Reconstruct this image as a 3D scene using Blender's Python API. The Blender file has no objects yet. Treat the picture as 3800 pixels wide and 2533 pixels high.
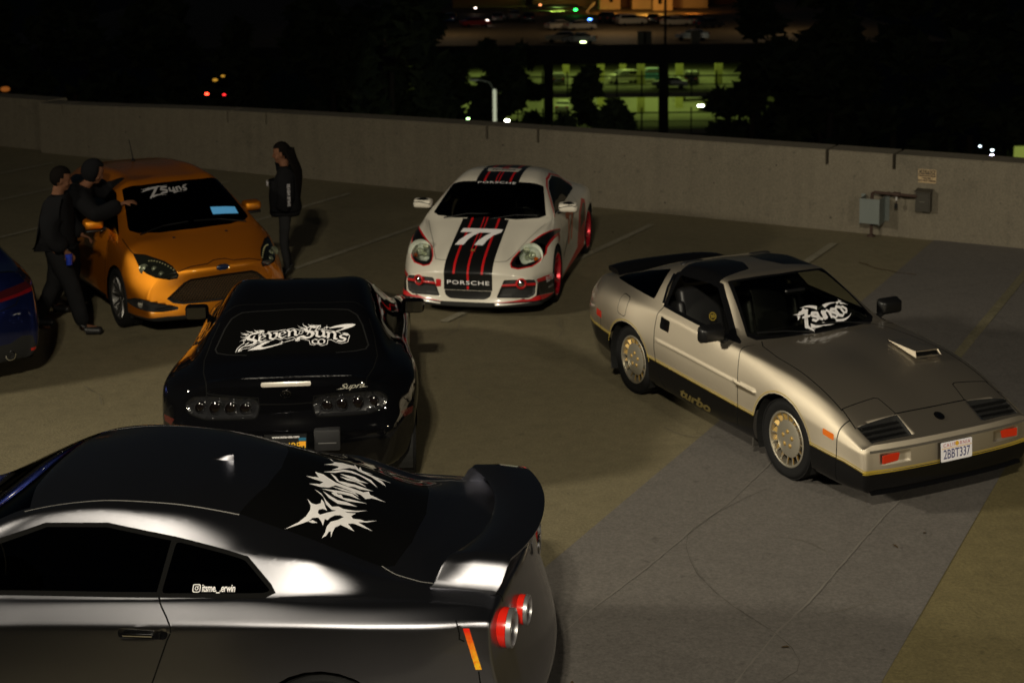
import bpy, bmesh, math, random
import numpy as np
from mathutils import Vector, Matrix, geometry
from mathutils.bvhtree import BVHTree
R = math.radians
PI = math.pi
scene = bpy.context.scene
COL = scene.collection

# ------------------------------------------------------------------ camera
cam_d = bpy.data.cameras.new('camera')
cam = bpy.data.objects.new('camera', cam_d)
COL.objects.link(cam)
scene.camera = cam
cam_d.sensor_width = 36.0
cam_d.lens = 50.84
cam_d.shift_y = -0.2222
cam_d.clip_start = 0.1
cam_d.clip_end = 2000
cam.matrix_world = Matrix.Translation((0, 0, 4.36)) @ Matrix.Rotation(R(90 - 7.697), 4, 'X') @ Matrix.Rotation(R(-0.514), 4, 'Z')
cam_d.dof.use_dof = True
cam_d.dof.focus_distance = 8.8
cam_d.dof.aperture_fstop = 2.8

# ------------------------------------------------------------------ night sky, a faint sun kept far down, exposure
world = bpy.data.worlds.new('World')
scene.world = world
world.use_nodes = True
wn = world.node_tree
wn.nodes.clear()
w_out = wn.nodes.new('ShaderNodeOutputWorld')
w_bg = wn.nodes.new('ShaderNodeBackground')
w_sky = wn.nodes.new('ShaderNodeTexSky')
w_sky.sky_type = 'NISHITA'
w_sky.sun_disc = False
w_sky.sun_elevation = R(32)
w_sky.sun_rotation = R(180)
w_bg.inputs['Strength'].default_value = 0.0015
wn.links.new(w_sky.outputs[0], w_bg.inputs['Color'])
wn.links.new(w_bg.outputs[0], w_out.inputs['Surface'])

sun_d = bpy.data.lights.new('fill_sun', 'SUN')  # faint added fill, aimed along the main flood lamp
sun_d.energy = 0.006
sun_d.angle = R(0.5)
sun_d.color = (1.0, 0.93, 0.82)
sun = bpy.data.objects.new('fill_sun', sun_d)
COL.objects.link(sun)
sun.rotation_euler = (R(58), 0, R(0))

vs = scene.view_settings
vs.view_transform = 'Standard'
vs.look = 'None'
vs.gamma = 1.0
vs.exposure = 0.0
vs.use_curve_mapping = False
scene.cycles.max_bounces = 8
scene.cycles.transparent_max_bounces = 12
scene.cycles.use_denoising = True
scene.cycles.sample_clamp_indirect = 4.0
scene.cycles.caustics_reflective = False
scene.cycles.caustics_refractive = False

LAMP_COL = (1.0, 0.90, 0.69)

# ------------------------------------------------------------------ materials
MATS = {}
def mat(name, col=(.5, .5, .5), rough=.5, metal=0., coat=0., spec=.5, emit=None, estr=0., coat_r=.04):
    if name in MATS:
        return MATS[name]
    m = bpy.data.materials.new(name)
    m.use_nodes = True
    b = m.node_tree.nodes['Principled BSDF']
    b.inputs['Base Color'].default_value = (*col, 1)
    b.inputs['Roughness'].default_value = rough
    b.inputs['Metallic'].default_value = metal
    b.inputs['Coat Weight'].default_value = coat
    b.inputs['Coat Roughness'].default_value = coat_r
    b.inputs['Specular IOR Level'].default_value = spec
    if emit:
        b.inputs['Emission Color'].default_value = (*emit, 1)
        b.inputs['Emission Strength'].default_value = estr
    MATS[name] = m
    return m

def nodes_of(m):
    nt = m.node_tree
    return nt, nt.nodes, nt.links, nt.nodes['Principled BSDF']

def flake(m, scale=900., amt=.35, dirt=.12):
    """metallic flake and a little road film on car paint"""
    nt, N, L, b = nodes_of(m)
    tc = N.new('ShaderNodeTexCoord')
    no = N.new('ShaderNodeTexNoise'); no.inputs['Scale'].default_value = scale; no.inputs['Detail'].default_value = 1
    no2 = N.new('ShaderNodeTexNoise'); no2.inputs['Scale'].default_value = 2.3; no2.inputs['Detail'].default_value = 5
    L.new(tc.outputs['Object'], no.inputs['Vector']); L.new(tc.outputs['Object'], no2.inputs['Vector'])
    bp = N.new('ShaderNodeBump'); bp.inputs['Strength'].default_value = amt * .12; bp.inputs['Distance'].default_value = .002
    L.new(no.outputs['Fac'], bp.inputs['Height']); L.new(bp.outputs['Normal'], b.inputs['Normal'])
    mr = N.new('ShaderNodeMapRange'); mr.inputs['To Min'].default_value = b.inputs['Roughness'].default_value
    mr.inputs['To Max'].default_value = b.inputs['Roughness'].default_value + dirt
    mr.inputs['From Min'].default_value = .35; mr.inputs['From Max'].default_value = .75
    L.new(no2.outputs['Fac'], mr.inputs['Value']); L.new(mr.outputs[0], b.inputs['Roughness'])
    return m

def paint(name, col, rough=.34, diff=.10, dcol=None, coat=1.5, grain=900., coat_rough=.025):
    """metallic car paint: a soft flake lobe under a clear coat, over a little body colour"""
    if name in MATS: return MATS[name]
    m = bpy.data.materials.new(name); m.use_nodes = True
    nt = m.node_tree; nt.nodes.clear(); N = nt.nodes; L = nt.links
    o = N.new('ShaderNodeOutputMaterial')
    g = N.new('ShaderNodeBsdfGlossy'); g.distribution = 'BECKMANN'; g.inputs['Color'].default_value = (*col, 1); g.inputs['Roughness'].default_value = rough
    d = N.new('ShaderNodeBsdfDiffuse'); d.inputs['Color'].default_value = (*(dcol or col), 1)
    c = N.new('ShaderNodeBsdfGlossy'); c.inputs['Color'].default_value = (1, 1, 1, 1)
    m1 = N.new('ShaderNodeMixShader'); m1.inputs[0].default_value = diff
    m2 = N.new('ShaderNodeMixShader'); f = N.new('ShaderNodeFresnel'); f.inputs['IOR'].default_value = coat
    tc = N.new('ShaderNodeTexCoord')
    n1 = N.new('ShaderNodeTexNoise'); n1.inputs['Scale'].default_value = grain; n1.inputs['Detail'].default_value = 0
    n2 = N.new('ShaderNodeTexNoise'); n2.inputs['Scale'].default_value = 3.1; n2.inputs['Detail'].default_value = 6; n2.inputs['Roughness'].default_value = .65
    L.new(tc.outputs['Object'], n1.inputs['Vector']); L.new(tc.outputs['Object'], n2.inputs['Vector'])
    bp = N.new('ShaderNodeBump'); bp.inputs['Strength'].default_value = .05; bp.inputs['Distance'].default_value = .002
    L.new(n1.outputs['Fac'], bp.inputs['Height']); L.new(bp.outputs['Normal'], g.inputs['Normal'])
    mr = N.new('ShaderNodeMapRange'); mr.inputs['From Min'].default_value = .4; mr.inputs['From Max'].default_value = .8
    mr.inputs['To Min'].default_value = coat_rough; mr.inputs['To Max'].default_value = coat_rough + .09
    L.new(n2.outputs['Fac'], mr.inputs['Value']); L.new(mr.outputs[0], c.inputs['Roughness'])
    L.new(g.outputs[0], m1.inputs[1]); L.new(d.outputs[0], m1.inputs[2])
    L.new(f.outputs[0], m2.inputs[0]); L.new(m1.outputs[0], m2.inputs[1]); L.new(c.outputs[0], m2.inputs[2])
    L.new(m2.outputs[0], o.inputs['Surface'])
    MATS[name] = m
    return m

def glass_mat(name, tint=(.05, .055, .05), rough=.02, ior=1.5):
    """tinted car glass: clear tint seen straight on, mirror at a glance"""
    if name in MATS:
        return MATS[name]
    m = bpy.data.materials.new(name); m.use_nodes = True
    nt = m.node_tree; nt.nodes.clear()
    o = nt.nodes.new('ShaderNodeOutputMaterial'); mx = nt.nodes.new('ShaderNodeMixShader')
    tr = nt.nodes.new('ShaderNodeBsdfTransparent'); gl = nt.nodes.new('ShaderNodeBsdfGlossy'); fr = nt.nodes.new('ShaderNodeFresnel')
    tr.inputs['Color'].default_value = (*tint, 1); gl.inputs['Roughness'].default_value = rough
    fr.inputs['IOR'].default_value = ior
    nt.links.new(fr.outputs[0], mx.inputs[0]); nt.links.new(tr.outputs[0], mx.inputs[1]); nt.links.new(gl.outputs[0], mx.inputs[2])
    nt.links.new(mx.outputs[0], o.inputs['Surface'])
    MATS[name] = m
    return m

# ------------------------------------------------------------------ object helpers
def link(o, parent=None):
    COL.objects.link(o)
    if parent is not None:
        o.parent = parent
    return o

def tag(o, label=None, cat=None, group=None, kind=None):
    if label: o['label'] = label
    if cat: o['category'] = cat
    if group: o['group'] = group
    if kind: o['kind'] = kind
    return o

def thing(name, label, cat, loc=(0, 0, 0), rz=0., group=None):
    o = bpy.data.objects.new(name, None)
    o.empty_display_size = .1
    COL.objects.link(o)
    o.location = loc; o.rotation_euler = (0, 0, rz)
    return tag(o, label, cat, group)

def obj(name, bm, m, parent=None, smooth=False, free=True):
    me = bpy.data.meshes.new(name)
    bmesh.ops.recalc_face_normals(bm, faces=bm.faces)
    bm.to_mesh(me)
    if free: bm.free()
    if smooth:
        me.shade_smooth()
        if smooth != 'all':
            me.set_sharp_from_angle(angle=R(smooth if smooth is not True else 38))
    for mm in (m if isinstance(m, (list, tuple)) else [m]):
        me.materials.append(mm)
    return link(bpy.data.objects.new(name, me), parent)

def clone(o, parent=None, deep=True):
    c = o.copy(); COL.objects.link(c)
    if parent is not None: c.parent = parent
    if deep:
        for ch in o.children:
            clone(ch, c)
    return c

def NB(): return bmesh.new()

def box(bm, lo, hi, bev=0., seg=1, M=None):
    lo = Vector(lo); hi = Vector(hi)
    r = bmesh.ops.create_cube(bm, size=1.0)
    vs_ = r['verts']
    for v in vs_:
        v.co = Vector((lo[i] + (v.co[i] + .5) * (hi[i] - lo[i]) for i in range(3)))
    if bev > 0:
        es = list({e for v in vs_ for e in v.link_edges})
        rr = bmesh.ops.bevel(bm, geom=es, offset=bev, segments=seg, affect='EDGES', profile=.5)
        vs_ = list({v for f in rr['faces'] for v in f.verts} | {v for v in vs_ if v.is_valid})
    if M is not None:
        bmesh.ops.transform(bm, matrix=M, verts=vs_)
    return vs_

def tube(bm, pts, r, n=8, cap=True):
    pts = [Vector(p) for p in pts]
    rings = []
    up = None
    for i, p in enumerate(pts):
        d = (pts[min(i + 1, len(pts) - 1)] - pts[max(i - 1, 0)]).normalized()
        if up is None:
            up = Vector((0, 0, 1)) if abs(d.z) < .9 else Vector((1, 0, 0))
        a = d.cross(up).normalized(); b = d.cross(a).normalized(); up = -b if False else up
        rad = r[i] if isinstance(r, (list, tuple)) else r
        rings.append([bm.verts.new(p + a * math.cos(2 * PI * k / n) * rad + b * math.sin(2 * PI * k / n) * rad) for k in range(n)])
    for i in range(len(rings) - 1):
        for k in range(n):
            bm.faces.new((rings[i][k], rings[i][(k + 1) % n], rings[i + 1][(k + 1) % n], rings[i + 1][k]))
    if cap:
        bm.faces.new(rings[0]); bm.faces.new(rings[-1])

def lathe(bm, prof, n=32, M=None, a0=0., a1=2 * PI, close=False):
    """profile (r, h) turned about local Y; h runs along +Y"""
    full = abs(a1 - a0 - 2 * PI) < 1e-6
    k_ = n if full else n + 1
    cols = []
    for k in range(k_):
        a = a0 + (a1 - a0) * k / n
        c = []
        for r, h in prof:
            v = Vector((math.cos(a) * r, h, math.sin(a) * r))
            if M is not None: v = M @ v
            c.append(bm.verts.new(v))
        cols.append(c)
    m_ = len(prof)
    for k in range(n):
        A = cols[k]; B = cols[(k + 1) % k_]
        for i in range(m_ - (0 if close else 1)):
            j = (i + 1) % m_
            try: bm.faces.new((A[i], B[i], B[j], A[j]))
            except ValueError: pass
    bmesh.ops.remove_doubles(bm, verts=[v for c in cols for v in c], dist=1e-5)

def prism(bm, pts, d):
    """polygon of 3D points extruded by vector d"""
    d = Vector(d)
    a = [bm.verts.new(Vector(p)) for p in pts]
    b = [bm.verts.new(Vector(p) + d) for p in pts]
    n = len(a)
    bm.faces.new(a); bm.faces.new(b[::-1])
    for i in range(n):
        bm.faces.new((a[i], b[i], b[(i + 1) % n], a[(i + 1) % n]))

def grid_sheet(bm, rows):
    g = [[bm.verts.new(Vector(p)) for p in r] for r in rows]
    for i in range(len(g) - 1):
        for j in range(len(g[0]) - 1):
            bm.faces.new((g[i][j], g[i][j + 1], g[i + 1][j + 1], g[i + 1][j]))
    return g

def solidify(bm, t):
    bmesh.ops.recalc_face_normals(bm, faces=bm.faces)
    bmesh.ops.solidify(bm, geom=list(bm.faces), thickness=t)

# ------------------------------------------------------------------ flat lettering
def text_bm(s, size=1.0, bold=0., shear=0., space=1.0, align='CENTER'):
    cu = bpy.data.curves.new('t', 'FONT')
    cu.body = s; cu.size = size; cu.offset = bold; cu.shear = shear; cu.space_character = space
    cu.align_x = align; cu.align_y = 'CENTER'; cu.resolution_u = 3
    o = bpy.data.objects.new('t', cu); COL.objects.link(o)
    dg = bpy.context.evaluated_depsgraph_get()
    me = bpy.data.meshes.new_from_object(o.evaluated_get(dg))
    bm = NB(); bm.from_mesh(me)
    bpy.data.objects.remove(o); bpy.data.curves.remove(cu); bpy.data.meshes.remove(me)
    bmesh.ops.remove_doubles(bm, verts=bm.verts, dist=1e-5)
    return bm

def flat_poly(bm, pts, z=0.):
    """filled flat polygon (may be concave)"""
    vs_ = [bm.verts.new((p[0], p[1], z)) for p in pts]
    tris = geometry.tessellate_polygon([[Vector((p[0], p[1], 0)) for p in pts]])
    for t in tris:
        try: bm.faces.new([vs_[i] for i in t])
        except ValueError: pass

def nib(bm, pts, w, ang=40., taper=None, z=0.):
    """broad-pen stroke along a polyline: w = nib width, ang = nib angle"""
    d = Vector((math.cos(R(ang)), math.sin(R(ang)), 0)) * w / 2
    d2 = Vector((-math.sin(R(ang)), math.cos(R(ang)), 0)) * w * .16
    n = len(pts)
    P = [Vector((p[0], p[1], z)) for p in pts]
    for i in range(n - 1):
        k0 = 1. if taper is None else taper[i]; k1 = 1. if taper is None else taper[i + 1]
        a, b = P[i], P[i + 1]
        cor = [a + d * k0 + d2 * k0, a + d * k0 - d2 * k0, a - d * k0 - d2 * k0, a - d * k0 + d2 * k0, b + d * k1 + d2 * k1, b + d * k1 - d2 * k1, b - d * k1 - d2 * k1, b - d * k1 + d2 * k1]
        hull = convex([(c.x, c.y) for c in cor])
        if len(hull) > 2: flat_poly(bm, hull, z)

def convex(pts):
    pts = sorted(set((round(a, 6), round(b, 6)) for a, b in pts))
    def half(ps):
        h = []
        for p in ps:
            while len(h) > 1 and (h[-1][0] - h[-2][0]) * (p[1] - h[-2][1]) - (h[-1][1] - h[-2][1]) * (p[0] - h[-2][0]) <= 0: h.pop()
            h.append(p)
        return h
    a = half(pts); b = half(pts[::-1])
    return a[:-1] + b[:-1]

def spike(bm, p0, p1, w, bend=0., n=6, z=0., w1=0.):
    """curved tapering thorn from p0 (width w) to the point p1"""
    p0 = Vector((*p0, 0)); p1 = Vector((*p1, 0)); d = p1 - p0; q = Vector((-d.y, d.x, 0))
    L_, Rr = [], []
    for i in range(n + 1):
        t = i / n
        c = p0 + d * t + q * bend * 4 * t * (1 - t)
        tn = (d + q * bend * 4 * (1 - 2 * t)).normalized(); nn = Vector((-tn.y, tn.x, 0))
        ww = (w * (1 - t) ** 1.2 + w1 * t) / 2
        L_.append(c + nn * ww); Rr.append(c - nn * ww)
    flat_poly(bm, [(p.x, p.y) for p in L_ + Rr[::-1]], z)

def place_flat(bm, o, u, v, bvh=None, off=.002, cut=.05, M=None, back=.25):
    """lay flat lettering (x, y) on a surface: origin o, unit vectors u, v; draped along -n when bvh is given"""
    u = Vector(u).normalized(); v = Vector(v); v = (v - u * v.dot(u)).normalized(); n = u.cross(v); o = Vector(o)
    if bvh is not None and cut:
        bmesh.ops.triangulate(bm, faces=bm.faces)
        for _ in range(3):
            es = [e for e in bm.edges if e.calc_length() > cut]
            if not es: break
            bmesh.ops.subdivide_edges(bm, edges=es, cuts=1)
            bmesh.ops.triangulate(bm, faces=bm.faces)
    for x in bm.verts:
        p = o + u * x.co.x + v * x.co.y
        k = x.co.z
        if bvh is not None:
            h = bvh.ray_cast(p + n * back, -n, back + .6)
            if h[0] is not None:
                p = h[0] + n * (off + k)
            else:
                p = p + n * off
        else:
            p = p + n * (off + k)
        x.co = p
    return bm
# ------------------------------------------------------------------ car body tool kit
def pchip(xs, ys, x):
    xs = np.asarray(xs, float); ys = np.asarray(ys, float)
    if xs[0] > xs[-1]: xs = xs[::-1]; ys = ys[::-1]
    if len(xs) == 1: return float(ys[0])
    h = np.diff(xs); dl = np.diff(ys) / h
    d = np.zeros_like(xs)
    for i in range(1, len(xs) - 1):
        if dl[i - 1] * dl[i] > 0:
            w1 = 2 * h[i] + h[i - 1]; w2 = h[i] + 2 * h[i - 1]
            d[i] = (w1 + w2) / (w1 / dl[i - 1] + w2 / dl[i])
    d[0] = dl[0]; d[-1] = dl[-1]
    x = min(max(x, xs[0]), xs[-1])
    i = min(max(int(np.searchsorted(xs, x)) - 1, 0), len(h) - 1)
    t = (x - xs[i]) / h[i]
    return float((1 + 2 * t) * (1 - t) ** 2 * ys[i] + t * (1 - t) ** 2 * h[i] * d[i] + t * t * (3 - 2 * t) * ys[i + 1] + t * t * (t - 1) * h[i] * d[i + 1])

def smooth01(t):
    t = min(max(t, 0.), 1.)
    return t * t * (3 - 2 * t)

def shell(lines, M, stations, front=(0., 2., .6), rear=(0., 2., .6), creases=(), level=3):
    """lines: list of longitudinal curves, centre of the roof first, sill last; each a list of (x, y, z) keys from nose to tail.
    M: index of the shoulder line, where the top sheet ends and the side begins.  The nose and the tail are closed by
    sheets of their own.  Returns a dense half body (y >= 0) as a bmesh."""
    nl = len(lines)
    P = []
    ns = len(stations) + 2
    for k, ln in enumerate(lines):
        xs = [q[0] for q in ln]; ys = [q[1] for q in ln]; zs = [q[2] for q in ln]
        X = [xs[0]] + list(stations) + [xs[-1]]
        P.append([Vector((x, pchip(xs, ys, x), pchip(xs, zs, x))) for x in X])
    xf = max(p[0].x for p in P); xr = min(p[-1].x for p in P)
    W = max(q.y for p in P for q in p)
    def warp(v):
        a = abs(v.y) / W
        c, pw, ln = front
        v = v.copy()
        x0 = v.x
        if c: v.x -= c * a ** pw * smooth01((x0 - (xf - ln)) / ln)
        c, pw, ln = rear
        if c: v.x += c * a ** pw * smooth01(((xr + ln) - x0) / ln)
        return v
    def endgrid(s):
        T = [P[j][s] for j in range(M + 1)]
        S_ = [P[k][s] for k in range(M, nl)]
        rows = []
        for r, sp in enumerate(S_):
            if r == 0:
                rows.append(T); continue
            fade = max(0., 1 - r / 2.)
            row = []
            for j in range(M):
                row.append(Vector((sp.x, sp.y * T[j].y / T[M].y, sp.z + (T[j].z - T[M].z) * fade)))
            row.append(sp)
            rows.append(row)
        return rows
    verts = []; faces = []; key = {}
    def vid(v, side):
        w = warp(v); y = w.y * side
        if abs(y) < 1e-5: y = 0.
        q = (round(w.x, 5), round(y, 5), round(w.z, 5))
        if q not in key:
            key[q] = len(verts); verts.append(q)
        return key[q]
    edges_cr = {}
    for side in (1, -1):
        def quad(a, b, c, d):
            f = [vid(a, side), vid(b, side), vid(c, side), vid(d, side)]
            g = []
            for i in f:
                if i not in g: g.append(i)
            if len(g) > 2: faces.append(g if side > 0 else g[::-1])
        for k in range(nl - 1):
            for s in range(ns - 1):
                quad(P[k][s], P[k][s + 1], P[k + 1][s + 1], P[k + 1][s])
        for s, fl in ((0, False), (ns - 1, True)):
            g = endgrid(s)
            for r in range(len(g) - 1):
                for j in range(M):
                    q = (g[r][j], g[r][j + 1], g[r + 1][j + 1], g[r + 1][j])
                    quad(*(q[::-1] if fl else q))
        for (k, x0, x1, c) in creases:
            if k == 'front' or k == 'rear':
                g = endgrid(0 if k == 'front' else ns - 1)
                rws = g[int(x0)]
                for j in range(M):
                    a, b = vid(rws[j], side), vid(rws[j + 1], side)
                    edges_cr[(min(a, b), max(a, b))] = c
                continue
            if k in ('rear_corner', 'front_corner'):
                s = ns - 1 if k == 'rear_corner' else 0
                for kk in range(int(x0), int(x1)):
                    a, b = vid(P[kk][s], side), vid(P[kk + 1][s], side)
                    edges_cr[(min(a, b), max(a, b))] = c
                continue
            for s in range(ns - 1):
                xm = (P[k][s].x + P[k][s + 1].x) / 2
                if x1 <= xm <= x0:
                    a, b = vid(P[k][s], side), vid(P[k][s + 1], side)
                    edges_cr[(min(a, b), max(a, b))] = c
    me = bpy.data.meshes.new('cage')
    me.from_pydata(verts, [], faces)
    me.validate()
    if edges_cr:
        at = me.attributes.new('crease_edge', 'FLOAT', 'EDGE')
        for e in me.edges:
            a, b = e.vertices
            c = edges_cr.get((min(a, b), max(a, b)))
            if c: at.data[e.index].value = c
    o = bpy.data.objects.new('cage', me); COL.objects.link(o)
    md = o.modifiers.new('s', 'SUBSURF'); md.subdivision_type = 'CATMULL_CLARK'
    md.boundary_smooth = 'PRESERVE_CORNERS'
    n = len(verts)
    tgt = np.array(verts)
    cage = tgt.copy()
    md.levels = 2
    for it in range(5):
        me.vertices.foreach_set('co', cage.ravel()); me.update()
        dg = bpy.context.evaluated_depsgraph_get()
        ev = o.evaluated_get(dg); em = ev.to_mesh()
        a = np.empty(len(em.vertices) * 3); em.vertices.foreach_get('co', a)
        lim = a.reshape(-1, 3)[:n]
        ev.to_mesh_clear()
        if it < 4: cage += (tgt - lim) * .8
    md.levels = level
    me.update()
    dg = bpy.context.evaluated_depsgraph_get(); dg.update()
    em = bpy.data.meshes.new_from_object(o.evaluated_get(dg))
    bm = NB(); bm.from_mesh(em)
    bpy.data.objects.remove(o); bpy.data.meshes.remove(me); bpy.data.meshes.remove(em)
    bmesh.ops.bisect_plane(bm, geom=list(bm.verts) + list(bm.edges) + list(bm.faces), plane_co=(0, 0, 0), plane_no=(0, 1, 0), dist=1e-5, clear_inner=True)
    bmesh.ops.recalc_face_normals(bm, faces=bm.faces)
    top = max(bm.faces, key=lambda f: f.calc_center_median().z)
    if top.normal.z < 0:
        bmesh.ops.reverse_faces(bm, faces=bm.faces)
    bm.faces.layers.int.new('id'); bm.faces.layers.int.new('right')
    return bm

class Body:
    """a half shell whose faces are cut along real outlines into named panels"""
    def __init__(s, bm):
        s.bm = bm; s.lay = bm.faces.layers.int['id']; s.names = ['body']; s.bvh = BVHTree.FromBMesh(bm)
        s.full = None
    def nid(s, name):
        if name not in s.names: s.names.append(name)
        return s.names.index(name)
    def cut(s, name, poly, d, flt=None, keep=None, face=.03, pool=None):
        """poly: 3D outline; d: direction of sight.  Every face inside becomes panel `name`; `keep` limits it to faces now in those panels"""
        poly = [Vector(p) for p in poly]; d = Vector(d).normalized()
        i_ = s.nid(name)
        # project the outline on a frame
        u = d.orthogonal().normalized(); v = d.cross(u)
        p2 = [Vector((p.dot(u), p.dot(v), 0)) for p in poly]
        area = sum(p2[i].x * p2[(i + 1) % len(p2)].y - p2[(i + 1) % len(p2)].x * p2[i].y for i in range(len(p2)))
        if area < 0: p2 = p2[::-1]
        n = len(p2)
        conv = all((p2[(i + 1) % n] - p2[i]).cross(p2[(i + 2) % n] - p2[(i + 1) % n]).z > -1e-7 for i in range(n))
        if conv: pieces = [p2]
        else:
            pieces = []
            for t in geometry.tessellate_polygon([p2]):
                q = [p2[j] for j in t]
                if (q[1] - q[0]).cross(q[2] - q[0]).z < 0: q = q[::-1]
                pieces.append(q)
        kid = None if keep is None else {s.nid(k) for k in ([keep] if isinstance(keep, str) else keep)}
        lay = s.lay
        # the faces that can matter, once
        mnx = min(p.x for p in p2); mxx = max(p.x for p in p2); mny = min(p.y for p in p2); mxy = max(p.y for p in p2)
        cand = []
        for f in (s.bm.faces if pool is None else pool):
            if kid is not None and f[lay] not in kid: continue
            if f.normal.dot(d) > -face: continue
            if not pool and abs((w0 := f.verts[0].co).dot(u) - (mnx + mxx) / 2) > (mxx - mnx) / 2 + .3: continue
            xs = [w.co.dot(u) for w in f.verts]
            if max(xs) < mnx or min(xs) > mxx: continue
            ys = [w.co.dot(v) for w in f.verts]
            if max(ys) < mny or min(ys) > mxy: continue
            if flt and not flt(f.calc_center_median()): continue
            cand.append(f)
        for q in pieces:
            fs = [f for f in cand if f.is_valid]
            allf = set(fs)
            m_ = len(q)
            for i in range(m_):
                a = q[i]; b = q[(i + 1) % m_]
                e = b - a
                if e.length < 1e-7: continue
                n2 = Vector((e.y, -e.x, 0)).normalized()
                no = u * n2.x + v * n2.y; co = u * a.x + v * a.y
                if not fs: break
                geom = list({x for f in fs for x in f.verts}) + list({x for f in fs for x in f.edges}) + fs
                r = bmesh.ops.bisect_plane(s.bm, geom=geom, plane_co=co, plane_no=no, dist=1e-6)
                nf = [g for g in r['geom'] if isinstance(g, bmesh.types.BMFace)]
                allf.update(nf)
                fs = [f for f in nf if (f.calc_center_median() - co).dot(no) < 0]
            for f in fs: f[lay] = i_
            cand = [f for f in allf if f.is_valid]
        if pool is not None:
            ps = {f for f in pool if f.is_valid}; ps.update(cand)
            return list(ps)
    def strip(s, name, pts, w, d, flt=None, keep=None, face=.03, close=False):
        """a narrow band along a polyline (panel gap, pinstripe, trim)"""
        pts = [Vector(p) for p in pts]
        if close: pts = pts + [pts[0]]
        d = Vector(d).normalized()
        u = d.orthogonal().normalized(); v = d.cross(u)
        pu = [p.dot(u) for p in pts]; pv = [p.dot(v) for p in pts]
        m_ = w + .09
        u0, u1, v0, v1 = min(pu) - m_, max(pu) + m_, min(pv) - m_, max(pv) + m_
        pool = []
        for f in s.bm.faces:
            if f.normal.dot(d) > -face: continue
            c = f.verts[0].co
            q = c.dot(u)
            if q < u0 or q > u1: continue
            q = c.dot(v)
            if q < v0 or q > v1: continue
            pool.append(f)
        for i in range(len(pts) - 1):
            a, b = pts[i], pts[i + 1]
            t = (b - a); t = (t - d * t.dot(d))
            if t.length < 1e-6: continue
            t.normalize(); q = t.cross(d).normalized() * w / 2; e = t * w * .35
            pool = s.cut(name, [a + q - e, b + q + e, b - q + e, a - q - e], d, flt, keep, face, pool)
    def pt(s, p, d):
        """drop a point on the half shell along d"""
        h = s.bvh.ray_cast(Vector(p), Vector(d).normalized())
        return h[0]
    def push(s, names, amount):
        """move panels along their normals (recessed or proud pieces)"""
        ids = {s.nid(n) for n in ([names] if isinstance(names, str) else names)}
        s.bm.normal_update()
        mv = {}
        for f in s.bm.faces:
            if f[s.lay] in ids:
                for v in f.verts: mv[v] = True
        inner = [v for v in mv if all(f[s.lay] in ids for f in v.link_faces)]
        for v in inner: v.co += v.normal * amount
    def build(s, root, mats, pairs=(), drop=(), rename=None, labels=None, asym=None):
        bm = s.bm
        rename = rename or {}
        dl = {s.nid(n) for n in drop}
        # mirror
        half = list(bm.verts) + list(bm.edges) + list(bm.faces)
        r = bmesh.ops.duplicate(bm, geom=half)
        nf = [g for g in r['geom'] if isinstance(g, bmesh.types.BMFace)]
        nv = [g for g in r['geom'] if isinstance(g, bmesh.types.BMVert)]
        for v in nv: v.co.y = -v.co.y
        bmesh.ops.reverse_faces(bm, faces=nf)
        rs = bm.faces.layers.int['right']
        for f in nf: f[rs] = 1
        bmesh.ops.remove_doubles(bm, verts=[v for v in bm.verts if abs(v.co.y) < 1e-4], dist=1e-4)
        bm.normal_update()
        bm.verts.index_update()
        s.full = BVHTree.FromBMesh(bm)
        NRM = [v.normal.copy() for v in bm.verts]
        lay = s.lay
        sets = {}
        for f in bm.faces:
            i = f[lay]
            if i in dl: continue
            nm = s.names[i]
            k = (nm, f[rs] if nm in pairs else 0)
            sets.setdefault(k, []).append(f)
        out = {}
        jobs = []
        for (nm, sd), fs in sets.items():
            if nm == 'body' or nm in ('windshield',): jobs.append((nm, sd, fs)); continue
            left = set(fs)
            while left:
                st_ = [left.pop()]; isl = [st_[0]]
                while st_:
                    f = st_.pop()
                    for v in f.verts:
                        for g in v.link_faces:
                            if g in left: left.discard(g); st_.append(g); isl.append(g)
                if sum(f.calc_area() for f in isl) > 2e-5: jobs.append((nm, sd, isl))
        for nm, sd, fs in jobs:
            idx = {}; vs_ = []; nr = []; fc = []
            for f in fs:
                g = []
                for v in f.verts:
                    if v.index not in idx:
                        idx[v.index] = len(vs_); vs_.append(v.co[:]); nr.append(NRM[v.index][:])
                    g.append(idx[v.index])
                fc.append(g)
            name = rename.get(nm, nm)
            me = bpy.data.meshes.new(name); me.from_pydata(vs_, [], fc)
            me.shade_smooth()
            me.normals_split_custom_set_from_vertices(nr)
            me.materials.append(mats.get(nm, mats['body']))
            o = link(bpy.data.objects.new(name, me), root)
            if labels and nm in labels: o['label'] = labels[nm]
            out[(nm, sd)] = o
        bm.free()
        return out

def circ(cx, cz, r, y=0., n=28, a0=0., a1=2 * PI):
    return [(cx + r * math.cos(a0 + (a1 - a0) * i / n), y, cz + r * math.sin(a0 + (a1 - a0) * i / n)) for i in range(n if abs(a1 - a0 - 2 * PI) < 1e-6 else n + 1)]

def rrect(pts, r, n=3):
    """round the corners of an outline"""
    pts = [Vector(p) for p in pts]; out = []
    m_ = len(pts)
    for i in range(m_):
        a, b, c = pts[i - 1], pts[i], pts[(i + 1) % m_]
        rr = r[i] if isinstance(r, (list, tuple)) else r
        k = min(rr, (a - b).length * .45, (c - b).length * .45)
        p0 = b + (a - b).normalized() * k; p1 = b + (c - b).normalized() * k
        for j in range(n + 1):
            t = j / n
            out.append(p0 * (1 - t) ** 2 + b * 2 * t * (1 - t) + p1 * t * t)
    return out

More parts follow.
